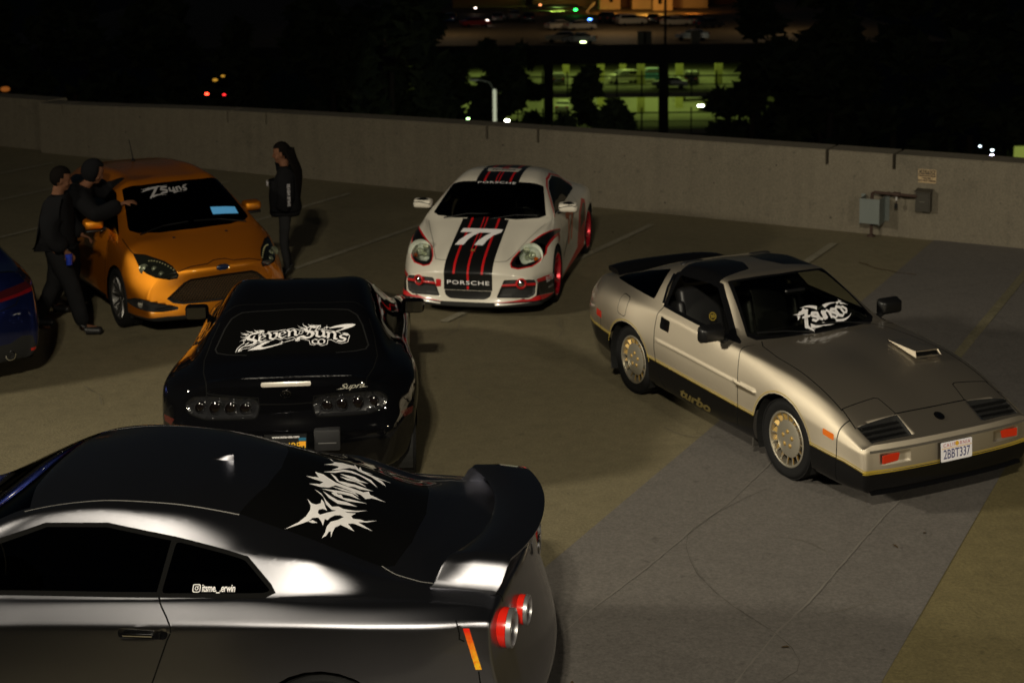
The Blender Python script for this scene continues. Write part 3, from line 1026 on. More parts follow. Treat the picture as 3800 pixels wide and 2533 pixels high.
def turbine_wheel(root, x, y, r, rim=.222, w=.21, sd=1):
    """gold turbine wheel with a machined disc"""
    tb = tyre_bm(r, rim - .006, w)
    wh = obj('wheel', tb, M_RUB, root, 50)
    bm = NB()
    h = w / 2
    lathe(bm, [(rim - .004, h * .80), (rim, h * .90), (rim - .008, h * .93), (rim - .017, h * .90), (rim - .022, h * .70), (rim - .03, -h * .7), (.03, -h * .7)], 48)
    obj('rim', bm, M_ALU, wh, 30)
    bm = NB()
    lathe(bm, [(.001, h * .80), (.04, h * .80), (.13, h * .745), (.147, h * .70), (.147, h * .55)], 40)
    obj('wheel_disc', bm, M_ALU, wh, 30)
    n = 16
    v0 = None
    for k in range(n):
        a = 2 * PI * k / n
        if v0 is None:
            bm = NB()
            def P(rr, an, yy): return Vector((rr * math.cos(an), yy, rr * math.sin(an)))
            ro_, ri_ = rim - .019, .143
            pr = [P(ri_, 0, h * .70), P(ro_, .02, h * .76), P(ro_, .33, h * .32), P(ri_, .33, h * .30)]
            a_ = [bm.verts.new(p) for p in pr]
            b_ = [bm.verts.new(p + Vector((0, -.012, 0))) for p in pr]
            bm.faces.new(a_); bm.faces.new(b_[::-1])
            for i in range(4): bm.faces.new((a_[i], b_[i], b_[(i + 1) % 4], a_[(i + 1) % 4]))
            pr = [P(ri_, -.035, h * .72), P(ri_, .035, h * .72), P(ro_, .035, h * .79), P(ro_, -.025, h * .79)]
            q = [bm.verts.new(p) for p in pr]
            bm.faces.new(q)
            v0 = obj('vane', bm, [M_GOLD, M_ALU], wh)
            v0.data.polygons[len(v0.data.polygons) - 1].material_index = 1
        else:
            c = v0.copy(); COL.objects.link(c); c.parent = wh; c.rotation_euler = (0, -a, 0)
    l0 = None
    for k in range(5):
        a = R(90) + 2 * PI * k / 5
        if l0 is None:
            bm = NB(); lathe(bm, [(.001, h * .86), (.012, h * .85), (.019, h * .80), (.020, h * .76)], 12)
            l0 = obj('lug_recess', bm, M_GOLD, wh, 40); c = l0
        else:
            c = clone(l0, wh)
        c.location = (.058 * math.cos(a), 0, .058 * math.sin(a))
    wh.location = (x, y, r)
    if sd < 0: wh.rotation_euler = (0, 0, PI)
    return wh

def door_mirror(root, x, y, z, m, sd, sx=.17, sy=.24, sz=.14, glass=True, name='door_mirror'):
    bm = NB(); box(bm, (-sx / 2, -sy / 2, -sz / 2), (sx / 2, sy / 2, sz / 2), min(sx, sz) * .33, 3)
    for v in bm.verts:
        if v.co.x > 0: v.co.z *= .82; v.co.y *= .94
    o = obj(name, bm, m, root, 50); o.location = (x, sd * y, z)
    if glass:
        bm = NB(); box(bm, (-sx / 2 - .004, -sy * .40, -sz * .36), (-sx / 2 + .004, sy * .40, sz * .36), .003)
        obj('mirror_glass', bm, M_CHROME, o)
    bm = NB(); tube(bm, [(0, -sd * sy * .30, -sz * .3), (.01, -sd * (sy * .5 + .06), -sz * .62)], .026, 8)
    obj('mirror_arm', bm, M_BLACK, o, 40)
    return o

def build_z():
    T = thing('silver_coupe', 'silver and gold wedge coupe with gold turbine wheels and white windscreen sticker', 'car', (2.838, 11.189, 0), R(-64.28))
    L = [
        [(.95, 0, .555), (.90, 0, .58), (.72, 0, .668), (.45, 0, .775), (0, 0, .862), (-.5, 0, .888), (-.66, 0, .893), (-.74, 0, .945), (-1.16, 0, 1.272), (-1.30, 0, 1.296), (-1.55, 0, 1.306), (-1.95, 0, 1.275), (-2.4, 0, 1.165), (-2.95, 0, .975), (-3.12, 0, .945), (-3.27, 0, .90)],
        [(.95, .30, .555), (.90, .305, .58), (.72, .32, .67), (.45, .31, .782), (0, .31, .876), (-.5, .32, .898), (-.66, .33, .90), (-.74, .335, .945), (-1.175, .30, 1.268), (-1.30, .295, 1.288), (-1.55, .29, 1.297), (-1.95, .29, 1.267), (-2.4, .30, 1.158), (-2.95, .31, .972), (-3.12, .31, .943), (-3.27, .3, .898)],
        [(.95, .58, .555), (.90, .59, .58), (.72, .60, .66), (.45, .62, .762), (0, .635, .858), (-.5, .655, .883), (-.68, .672, .893), (-.77, .66, .935), (-1.25, .525, 1.238), (-1.40, .515, 1.256), (-1.6, .515, 1.258), (-1.95, .53, 1.228), (-2.4, .545, 1.112), (-2.95, .58, .953), (-3.12, .58, .93), (-3.27, .56, .885)],
        [(.95, .72, .55), (.90, .725, .572), (.72, .735, .642), (.45, .752, .742), (0, .772, .838), (-.5, .78, .872), (-.68, .782, .880), (-1.3, .782, .912), (-1.8, .778, .938), (-2.2, .757, .945), (-2.85, .70, .935), (-3.12, .67, .912), (-3.27, .64, .868)],
        [(.955, .785, .53), (.90, .795, .54), (.72, .806, .60), (.45, .822, .675), (0, .842, .755), (-.5, .836, .80), (-1.3, .832, .83), (-1.8, .836, .845), (-2.4, .852, .838), (-2.9, .806, .82), (-3.12, .775, .80), (-3.29, .72, .785)],
        [(.965, .79, .50), (.90, .808, .505), (.72, .828, .53), (.45, .846, .575), (0, .864, .61), (-.5, .858, .61), (-1.3, .858, .62), (-1.85, .866, .635), (-2.4, .892, .65), (-2.9, .85, .65), (-3.12, .82, .65), (-3.33, .745, .645)],
        [(.97, .785, .36), (.90, .80, .375), (.72, .826, .405), (.4, .846, .418), (-.34, .858, .42), (-1.85, .866, .458), (-2.4, .885, .48), (-2.9, .845, .498), (-3.15, .815, .507), (-3.34, .74, .51)],
        [(.955, .755, .215), (.90, .77, .205), (.7, .80, .195), (0, .815, .195), (-1.85, .835, .205), (-2.4, .835, .245), (-3.15, .765, .30), (-3.30, .69, .31)],
        [(.90, .60, .19), (.7, .62, .19), (0, .62, .19), (-1.85, .62, .20), (-2.4, .62, .24), (-3.2, .60, .30), (-3.25, .58, .31)],
    ]
    st = [.90, .72, .45, .2, 0, -.25, -.5, -.66, -.76, -1.0, -1.22, -1.35, -1.6, -1.95, -2.2, -2.4, -2.65, -2.95, -3.12]
    bm = shell(L, 4, st, front=(.075, 3., .6), rear=(.10, 2.5, .5), creases=[(3, .95, -.5, .35), (2, -.8, -2.0, .45), (6, .9, -3.3, .5), (5, .97, .3, .6), ('front', 1, 0, .7), (4, .97, .6, .5), ('front', 0, 0, .6)])
    B = Body(bm)
    dn = (0, 0, -1); sdv = (0, -1, 0); fr = (-1, 0, -.12); wsd = (-.6, 0, -.8)
    # glass
    ws = [(-.69, -.02, .91), (-.70, .35, .915), (-.73, .56, .915), (-.775, .625, .93), (-1.235, .482, 1.238), (-1.19, .3, 1.262), (-1.175, -.02, 1.272)]
    B.cut('windshield_frame', [(-.655, -.02, .88), (-.67, .4, .885), (-.70, .60, .89), (-.752, .655, .92), (-1.262, .507, 1.25), (-1.215, .3, 1.28), (-1.198, -.02, 1.285)], wsd, flt=lambda c: c.y < .67)
    B.cut('windshield', ws, wsd, keep=('windshield_frame',))
    fl = lambda c: c.z > .86
    B.cut('window_trim', [(-.70, 1, .89), (-.80, 1, .93), (-1.27, 1, 1.232), (-1.42, 1, 1.242), (-1.9, 1, 1.218), (-1.97, 1, 1.185), (-1.905, 1, 1.06), (-1.845, 1, .93), (-1.3, 1, .905)], sdv, flt=fl, face=.01)
    B.cut('side_window', rrect([(-.87, 1, .925), (-1.305, 1, 1.195), (-1.45, 1, 1.205), (-1.87, 1, 1.185), (-1.845, 1, 1.06), (-1.80, 1, .955), (-1.3, 1, .93)], .02), sdv, flt=fl, face=.01)
    B.cut('quarter_window', rrect([(-2.10, 1, 1.19), (-2.055, 1, 1.06), (-2.03, 1, .952), (-2.45, 1, .955), (-2.86, 1, .955), (-2.82, 1, .985), (-2.5, 1, 1.085)], .02), sdv, flt=fl, face=.01)
    B.cut('rear_window', [(-2.12, -.02, 1.25), (-2.12, .36, 1.23), (-2.2, .44, 1.2), (-2.85, .50, .99), (-2.88, -.02, 1.0)], (.35, 0, -1), flt=lambda c: c.x < -2)
    B.cut('roof_panel', rrect([(-1.33, .50, 2), (-1.36, .60, 2), (-1.93, .62, 2), (-1.92, .45, 2), (-1.87, .13, 2), (-1.62, .095, 2), (-1.40, .18, 2)], .03), dn, flt=lambda c: c.z > 1.2)
    # nose
    g_in, g_out = .345, .715
    B.cut('grille', [(.725, g_in - .01, 1), (.735, g_out, 1), (.893, g_out - .01, 1), (.915, g_in, 1)], dn, flt=lambda c: c.z > .5)
    for a in ([(.715, g_in - .01, 1), (.55, g_in + .02, 1), (.535, g_in + .05, 1), (.55, g_out - .01, 1), (.735, g_out + .012, 1)],):
        B.strip('panel_gap', a, .008, dn, flt=lambda c: c.z > .5)
    B.strip('panel_gap', [(.715, -.02, 1), (.715, g_in, 1)], .010, dn, flt=lambda c: c.z > .5)
    B.strip('panel_gap', [(.56, .715, 1), (.2, .70, 1), (-.3, .675, 1), (-.56, .63, 1), (-.66, .57, 1)], .009, dn, flt=lambda c: c.z > .5)
    # black lower body and gold pinstripes
    low = [(p[0], 1, p[2] - .012) for p in L[6]]
    B.cut('side_skirt', low + [(-3.5, 1, .5), (-3.5, 1, .05), (1.2, 1, .05), (1.2, 1, .346)], sdv, flt=lambda c: c.z < .56, face=.0)
    B.cut('side_skirt', [(1, -.02, .352), (1, .9, .352), (1, .9, .05), (1, -.02, .05)], (-1, 0, 0), flt=lambda c: c.x > .8 and c.z < .4)
    for dz, w in ((.0, .008), (-.017, .005)):
        B.strip('pinstripe', [(p[0], 1, p[2] + dz) for p in L[6]][::-1], w, sdv, flt=lambda c: c.z < .56, face=.0)
        B.strip('pinstripe', [(1, -.02, .361 + dz), (1, .79, .361 + dz)], w * 1.15, (-1, 0, 0), flt=lambda c: c.x > .78 and c.z < .42)
    # arches
    wheel_arches(B, (0, -2.32), .315, .366)
    for x in (0, -2.32):
        B.strip('pinstripe', circ(x, .315, .380, 1, 30, R(14), R(166)), .007, sdv, flt=lambda c: c.y > .5)
    # doors
    B.strip('panel_gap', [(-.625, 1, .885), (-.60, 1, .80), (-.585, 1, .62), (-.575, 1, .42), (-.58, 1, .25)], .009, sdv)
    B.strip('panel_gap', [(-1.83, 1, .935), (-1.865, 1, .86), (-1.875, 1, .72), (-1.865, 1, .55), (-1.835, 1, .42), (-1.74, 1, .27), (-1.70, 1, .23)], .010, sdv)
    B.strip('side_moulding', [(-.615, 1, .602), (-.34, 1, .597)], .030, sdv); B.strip('side_moulding', [(-1.84, 1, .632), (-.635, 1, .603)], .030, sdv)
    B.push('side_moulding', .007)
    B.strip('panel_gap', [(.66, 1, .66), (.655, 1, .55), (.65, 1, .43), (.64, 1, .22)], .009, sdv)
    B.strip('panel_gap', [(-2.86, 1, .655), (-2.87, 1, .5)], .008, sdv)
    B.cut('side_marker', rrect([(.50, 1, .575), (.62, 1, .562), (.62, 1, .515), (.50, 1, .528)], .012), sdv)
    B.cut('rear_marker', rrect([(-2.96, 1, .655), (-2.84, 1, .65), (-2.84, 1, .585), (-2.96, 1, .59)], .008), sdv)
    B.strip('fuel_flap', rrect([(-2.52, 1, .90), (-2.36, 1, .89), (-2.35, 1, .72), (-2.50, 1, .73)], .04), .006, sdv, close=True)
    B.cut('door_handle', rrect([(-1.80, 1, .855), (-1.655, 1, .845), (-1.655, 1, .745), (-1.80, 1, .752)], .012), sdv)
    # bumper recess lights
    B.cut('light_recess', rrect([(1, .40, .49), (1, .665, .487), (1, .665, .403), (1, .40, .408)], .012), (-1, 0, 0), flt=lambda c: c.x > .8)
    B.strip('bumper_groove', [(1, -.02, .512), (1, .74, .508)], .02, (-1, 0, 0), flt=lambda c: c.x > .8)
    B.push('grille', -.03); B.push('light_recess', -.012); B.push('door_handle', -.012)
    ms = dict(body=P_Z, windshield=M_GLASS, windshield_frame=M_BPAINT, window_trim=M_BPAINT, side_window=M_GLASS, quarter_window=M_DGLASS, rear_window=M_DGLASS,
              roof_panel=M_BPAINT, grille=M_MATT, panel_gap=M_GAP, side_skirt=M_BPAINT, pinstripe=M_PIN, side_moulding=P_Z, side_marker=M_AMBER, rear_marker=M_RED,
              fuel_flap=M_GAP, door_handle=M_BPAINT, light_recess=P_Z, bumper_groove=mat('dark_strip', (.10, .09, .075), .4))
    out = B.build(T, ms, pairs=('side_window', 'quarter_window', 'roof_panel', 'grille', 'side_skirt', 'side_marker', 'rear_marker', 'door_handle', 'light_recess', 'side_moulding', 'window_trim'), drop=('arch', 'side_window'))
    full = B.full
    wheel_wells(T, (0, -2.32), .315, .366, (.85, .875))
    for x, y in ((0, .705), (-2.32, .715)):
        for sd in (1, -1): turbine_wheel(T, x, sd * y, .316, w=.215, sd=sd)
    # grille slats, lamps, lids
    for sd in (1, -1):
        for k in range(4):
            x = .765 + k * .042; z = .635 - k * .0265
            bm = NB(); box(bm, (x - .012, min(sd * g_in, sd * g_out) + .012, z - .012), (x + .012, max(sd * g_in, sd * g_out) - .012, z - .004))
            obj('slat', bm, M_BLACK, T)
        h = full.ray_cast(Vector((2, sd * .545, .447)), Vector((-1, 0, 0)))[0]
        bm = NB(); box(bm, (-.01, -.105, -.032), (.006, .105, .032), .006, 2)
        o = obj('turn_signal', bm, mat('red_amber_lens', (.62, .03, .006), .25, coat=.6), T); o.location = h + Vector((.002, 0, -.003)); o.rotation_euler = (0, 0, R(-sd * 4))
    # hood scoop (car's left) and washer nozzles
    bm = NB()
    r0 = [(-.17, .335, .908), (-.17, .545, .893), (.21, .555, .862), (.21, .295, .868)]
    zt = [(-.17, .335, .912), (-.17, .545, .897), (.185, .54, .905), (.185, .31, .914)]
    a = [bm.verts.new(p) for p in r0]; b = [bm.verts.new(p) for p in zt]
    bm.faces.new(b)
    for i in range(4):
        if i != 2: bm.faces.new((a[i], a[(i + 1) % 4], b[(i + 1) % 4], b[i]))
    c = [bm.verts.new(p) for p in ((.205, .545, .866), (.205, .305, .873), (.182, .317, .905), (.182, .533, .897))]
    bm.faces.new((a[2], a[3], c[1], c[0])); bm.faces.new((a[3], b[3], c[2], c[1])); bm.faces.new((b[3], b[2], c[3], c[2])); bm.faces.new((b[2], a[2], c[0], c[3]))
    sc = obj('hood_scoop', bm, P_Z, T)
    bm = NB(); prism(bm, [(.19, .54, .868), (.19, .31, .874), (.17, .32, .903), (.17, .53, .895)], (-.02, 0, 0)); obj('scoop_opening', bm, M_GAP, sc)
    # bumper ridge, front lip
    bm = NB()
    rows = []
    for k in range(-14, 15):
        y = .72 * k / 14
        x = .955 - .075 * (abs(y) / .892) ** 3
        rows.append([(x - .03, y, .20), (x + .0, y, .175), (x + .012, y, .18), (x - .03, y, .235)])
    grid_sheet(bm, rows); solidify(bm, .01)
    obj('front_lip', bm, M_BPAINT, T, 40)
    # plate
    pl = obj('licence_plate', (lambda b: (box(b, (-.004, -.1525, -.076), (.0, .1525, .076)), b)[1])(NB()), M_BLACK, T)
    pl.location = (1.0, 0, .43); pl.rotation_euler = (0, R(-3), 0)
    mwp = mat('reflective_white', (.9, .9, .95), .4, emit=(.95, .9, 1.0), estr=.0)
    bm = NB(); pts = rrect([(0, -.150, -.074), (0, .150, -.074), (0, .150, .074), (0, -.150, .074)], .012, 3)
    prism(bm, [p + Vector((.001, 0, 0)) for p in pts], (.002, 0, 0)); obj('plate_face', bm, M_PLATE, pl)
    mb = mat('plate_blue', (.03, .03, .16), .5)
    t = text_bm('2BBT337', .098, .0006, 0, 1.0); bmesh.ops.scale(t, vec=(.70, 1.0, 1), verts=t.verts)
    place_flat(t, (.004, 0, -.022), (0, 1, 0), (0, 0, 1)); obj('plate_number', t, mb, pl)
    t = text_bm('CALIFORNIA', .038, 0, 0, 1.25); place_flat(t, (.004, 0, .048), (0, 1, 0), (0, 0, 1)); obj('plate_state', t, mat('plate_red', (.5, .08, .1), .5), pl)
    bm = NB(); flat_poly(bm, [(.018 * math.cos(2 * PI * k / 14), .018 * math.sin(2 * PI * k / 14)) for k in range(14)]); place_flat(bm, (.0045, .002, .052), (0, 1, 0), (0, 0, 1)); obj('plate_sun', bm, mat('plate_yellow', (.8, .45, .03), .5), pl)
    bm = NB(); flat_poly(bm, [(-.145, -.002), (.145, -.002), (.145, .002), (-.145, .002)]); place_flat(bm, (.004, 0, .026), (0, 1, 0), (0, 0, 1)); obj('plate_line', bm, mat('plate_yellow'), pl)
    # nose badge
    bm = NB(); flat_poly(bm, [(.042 * math.cos(2 * PI * k / 20), .042 * math.sin(2 * PI * k / 20)) for k in range(20)])
    place_flat(bm, (.83, 0, .7), (0, 1, 0), (-1, 0, .3), full, .006, M=1); bd = obj('nose_badge', bm, M_BPAINT, T)
    t = text_bm('Z', .05, .001); place_flat(t, (.83, 0, .7), (0, 1, 0), (-1, 0, .3), full, .009); obj('badge_letter', t, M_CHROME, bd)
    # spoiler
    bm = NB()
    rows = []
    for k in range(-10, 11):
        y = .615 * k / 10; e = (abs(k) / 10) ** 4
        x = -3.02 + .02 * (abs(k) / 10) ** 2
        zt = 1.035 - .03 * e
        rows.append([(x + .10, y, .955), (x + .02, y, 1.01), (x - .10, y, zt), (x - .135, y, zt - .005), (x - .12, y, zt - .04), (x - .04, y, .955)])
    g = grid_sheet(bm, rows); bm.faces.new(g[0]); bm.faces.new(g[-1])
    obj('rear_spoiler', bm, M_BPAINT, T, 40)
    # mirrors
    for sd in (1, -1): door_mirror(T, -.86, .93, .955, M_BLACK, sd, .11, .235, .15)
    # wipers
    for (y0, y1, x1) in ((-.05, -.56, -.735), (.55, .02, -.72)):
        bm = NB()
        pts = [Vector((-.65, y0, .905)), Vector((-.70, (y0 + y1) / 2, .935)), Vector((x1, y1, .945))]
        tube(bm, pts, .008, 6); obj('wiper', bm, M_BLACK, T)
    # cabin
    cabin(T, (-.55, -2.9), .28, .78)
    seat(T, -1.55, .36, .33); seat(T, -1.55, -.36, .33)
    steering(T, -1.03, .36, .86)
    bm = NB(); box(bm, (-1.05, -.70, .55), (-.68, .70, .86), .05, 3); box(bm, (-1.12, .16, .72), (-.9, .58, .91), .05, 3); obj('dashboard', bm, M_LEATHER, T, 40)
    bm = NB(); box(bm, (-1.02, -.09, 1.135), (-.99, .12, 1.19), .015, 2); obj('rear_view_mirror', bm, M_BLACK, T)
    bm = NB(); box(bm, (-2.6, -.7, .6), (-1.95, .7, .80), .05, 2); obj('cargo_shelf', bm, M_DARKIN, T)
    # mud flaps
    for x in (.30, -2.72):
        pass
    for sd in (1, -1):
        for x, n in ((-.42, 0), (-2.72, 1)):
            bm = NB(); box(bm, (x - .008, min(sd * .62, sd * .82), .12), (x + .008, max(sd * .62, sd * .82), .42), .005); obj('mud_flap', bm, mat('flap_rubber', (.05, .045, .04), .8), T)
    # side lettering "turbo"
    t = text_bm('turbo', .15, .006, .35, 1.0); bmesh.ops.scale(t, vec=(1.35, .78, 1), verts=t.verts)
    place_flat(t, (-1.22, -1.0, .270), (1, 0, -.03), (0, 0, 1), full, .003); obj('side_lettering', t, mat('dull_gold', (.085, .062, .012), .7), T)
    # seat emblem
    bm = NB(); rows = []
    for k in range(24):
        a = 2 * PI * k / 24; rows.append([(.038 * math.cos(a), .038 * math.sin(a), 0), (.030 * math.cos(a), .030 * math.sin(a), 0)])
    rows.append(rows[0])
    grid_sheet(bm, rows); tt = text_bm('50', .042, .002); tt2 = bpy.data.meshes.new('x'); tt.to_mesh(tt2); tt.free(); bm.from_mesh(tt2); bpy.data.meshes.remove(tt2)
    place_flat(bm, (-1.70, -.36, .82), (0, 1, 0), (-.27, 0, 1)); 
    em = obj('seat_emblem', bm, M_PIN, T); em.location = (-.0, 0, 0)
    # chrome strip on the B pillar
    bm = NB(); tube(bm, [(-1.865, -.775, .95), (-1.92, -.69, 1.08), (-1.955, -.60, 1.18)], .012, 6); obj('pillar_trim', bm, M_CHROME, T, 40)
    # windscreen sticker
    sticker_7sunsco(T, full)
    return T

M_PLATE = mat('plate_white', (.92, .90, .97), .35, emit=(.9, .86, 1.0), estr=.0)
def sticker_7sunsco(T, full):
    bm = NB()
    W_ = 1.0
    def S(pts, w, ang=42, tp=None): nib(bm, pts, w * 1.18, ang, tp)
    # 7
    S([(-.47, .10), (-.28, .13)], .07); S([(-.30, .13), (-.38, -.02), (-.44, -.16)], .085); S([(-.43, .02), (-.27, .03)], .04)
    x = -.20
    S([(x + .08, .07), (x - .01, .08), (x - .03, .03), (x + .05, .0), (x + .08, -.05), (x + .0, -.08), (x - .05, -.05)], .05)          # s
    x = -.05
    S([(x - .05, .07), (x - .05, -.04), (x, -.07), (x + .05, -.03)], .05); S([(x + .06, .08), (x + .06, -.07)], .05)                   # u
    x = .10
    S([(x - .05, .08), (x - .05, -.06)], .05); S([(x - .04, .05), (x + .02, .09), (x + .06, .05), (x + .06, -.06)], .05)                # n
    x = .235
    S([(x + .07, .09), (x - .02, .10), (x - .04, .05), (x + .04, .01), (x + .07, -.04), (x - .01, -.08), (x - .05, -.05)], .05)         # s
    x = .37
    S([(x + .07, .11), (x - .01, .14), (x - .06, .06), (x - .04, -.04), (x + .03, -.06), (x + .08, -.02)], .055)                       # C
    x = .49
    S([(x, .13), (x - .05, .08), (x - .03, .0), (x + .03, .0), (x + .06, .07), (x, .13)], .045)                                        # o
    # flames round the word
    for a, b, w, k in (((-.30, .17), (-.60, .10), .07, .12), ((-.05, .16), (-.40, .20), .06, -.1), ((.10, .17), (.46, .21), .05, .08), ((-.35, -.16), (-.05, -.17), .07, -.1), ((-.10, -.16), (.28, -.15), .06, -.08), ((.20, -.14), (.62, -.02), .06, -.12), ((-.46, -.14), (-.36, -.30), .08, .1), ((.40, .20), (.55, .26), .04, .0), ((.48, .20), (.64, .14), .04, .1), ((-.50, .06), (-.56, -.02), .05, .1)):
        spike(bm, a, b, w * 1.35, k)
    for cx, cy, r in ((-.36, -.24, .07), (.50, .24, .06)):
        flat_poly(bm, [(cx + (r if k % 2 == 0 else r * .25) * math.cos(R(90 + 45 * k)), cy + (r if k % 2 == 0 else r * .25) * math.sin(R(90 + 45 * k))) for k in range(8)])
    bmesh.ops.scale(bm, vec=(.485, .485, 1), verts=bm.verts)
    place_flat(bm, (-.80, .15, .97), (0, 1, .0), (-.8, 0, .6), full, .004, .06)
    obj('windscreen_sticker', bm, M_WHITE, T)
CAR_Z = build_z()
# ------------------------------------------------------------------ gunmetal coupe in the foreground
P_R = paint('gunmetal_paint', (.28, .282, .32), .42, .03, (.16, .16, .17))
M_TAILRED = mat('tail_red', (.80, .02, .01), .2, coat=.7)
M_SILVER = mat('silver_plastic', (.48, .48, .50), .35, .8)
M_REFL = mat('red_reflector', (.85, .05, .008), .35, coat=.3)
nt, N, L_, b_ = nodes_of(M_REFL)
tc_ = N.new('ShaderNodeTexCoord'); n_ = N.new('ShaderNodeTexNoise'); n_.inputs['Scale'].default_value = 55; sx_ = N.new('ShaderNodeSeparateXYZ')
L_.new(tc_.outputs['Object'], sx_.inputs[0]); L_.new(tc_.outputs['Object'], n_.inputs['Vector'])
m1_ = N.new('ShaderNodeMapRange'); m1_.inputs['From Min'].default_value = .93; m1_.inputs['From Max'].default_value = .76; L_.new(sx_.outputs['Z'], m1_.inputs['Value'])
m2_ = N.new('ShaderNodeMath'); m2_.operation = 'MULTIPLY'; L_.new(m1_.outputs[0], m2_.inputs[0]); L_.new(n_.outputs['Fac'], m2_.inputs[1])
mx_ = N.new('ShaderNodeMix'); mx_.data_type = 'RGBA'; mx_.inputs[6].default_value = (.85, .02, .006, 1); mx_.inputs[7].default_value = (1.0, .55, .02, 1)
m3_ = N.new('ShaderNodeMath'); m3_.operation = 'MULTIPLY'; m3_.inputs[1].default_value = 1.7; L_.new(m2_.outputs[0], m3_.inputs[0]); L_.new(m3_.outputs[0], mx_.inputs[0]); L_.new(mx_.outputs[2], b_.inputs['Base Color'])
RLOGO = [[(-.539,.257),(-.47,.206),(-.414,.183),(-.358,.176),(-.321,.184),(-.273,.215),(-.299,.184),(-.299,.159),(-.273,.14),(-.233,.146),(-.211,.166),(-.251,.129),(-.294,.109),(-.318,.093),(-.316,.118),(-.336,.136),(-.363,.133),(-.371,.119),(-.337,.089),(-.293,.049),(-.279,.015),(-.278,-.01),(-.257,-.054),(-.295,-.035),(-.315,-.048),(-.299,-.088),(-.3,-.113),(-.257,-.171),(-.304,-.126),(-.328,-.081),(-.359,-.17),(-.352,-.061),(-.368,-.034),(-.408,-.08),(-.395,-.002),(-.429,.021),(-.472,.023),(-.508,.02),(-.465,.033),(-.472,.042),(-.506,.047),(-.531,.063),(-.484,.058),(-.438,.062),(-.396,.052),(-.366,.022),(-.328,-.001),(-.321,.019),(-.337,.046),(-.369,.064),(-.393,.071),(-.392,.087),(-.443,.082),(-.416,.1),(-.396,.12),(-.411,.147),(-.446,.163),(-.478,.193)],[(-.022,.281),(-.001,.231),(.007,.214),(.063,.249),(.063,.2),(.039,.162),(.015,.119),(.012,.034),(.01,-.043),(.041,-.07),(.008,-.082),(-.02,-.177),(-.028,-.101),(-.065,-.07),(-.033,-.038),(-.024,.04),(-.021,.111),(-.076,.138),(-.103,.183),(-.105,.246),(-.067,.191),(-.03,.18),(-.032,.231)],[(.351,.262),(.323,.216),(.278,.183),(.314,.134),(.322,.095),(.334,.067),(.371,.071),(.326,.049),(.295,.035),(.354,.036),(.294,.016),(.29,-.018),(.294,-.052),(.273,-.021),(.265,-.069),(.249,-.168),(.248,-.085),(.231,-.114),(.176,-.147),(.204,-.099),(.24,-.047),(.252,.002),(.262,.03),(.278,.053),(.265,.084),(.22,.115),(.179,.139),(.151,.17),(.207,.145),(.233,.144),(.222,.181),(.189,.226),(.235,.19),(.267,.176),(.312,.2)],[(-.15,.205),(-.171,.162),(-.23,.121),(-.271,.078),(-.247,.046),(-.256,.019),(-.234,-.045),(-.19,-.104),(-.243,-.053),(-.284,.014),(-.299,.073),(-.269,.111),(-.201,.143)],[(-.138,.16),(-.161,.12),(-.187,.065),(-.173,.017),(-.185,-.047),(-.206,.011),(-.223,.057),(-.194,.113)],[(-.127,.115),(-.097,.096),(-.121,.078),(-.109,.061),(-.14,.043),(-.126,.014),(-.113,-.088),(-.16,.013),(-.155,.052),(-.147,.092)],[(-.118,.174),(-.09,.116),(-.069,.069),(-.053,.009),(-.093,-.043),(-.089,.015),(-.104,.075),(-.114,.124)],[(-.05,.125),(-.034,.064),(-.029,.001),(-.061,-.031),(-.047,.01),(-.056,.072)],[(.106,.17),(.086,.133),(.044,.105),(.054,.082),(.06,.044),(.068,.013),(.062,-.092),(.031,-.02),(.036,.013),(.017,.048),(.025,.089),(.035,.116)],[(.138,.118),(.161,.037),(.141,.001),(.138,-.052),(.116,.003),(.121,.069)],[(.104,.111),(.115,.055),(.111,-.011),(.084,-.049),(.099,.019),(.086,.068)],[(.093,.206),(.156,.148),(.209,.112),(.231,.064),(.212,-.006),(.193,-.055),(.121,-.107),(.17,-.046),(.201,.019),(.197,.071),(.18,.107),(.131,.143)],[(-.446,.163),(-.427,.143),(-.435,.114),(-.448,.139)]]
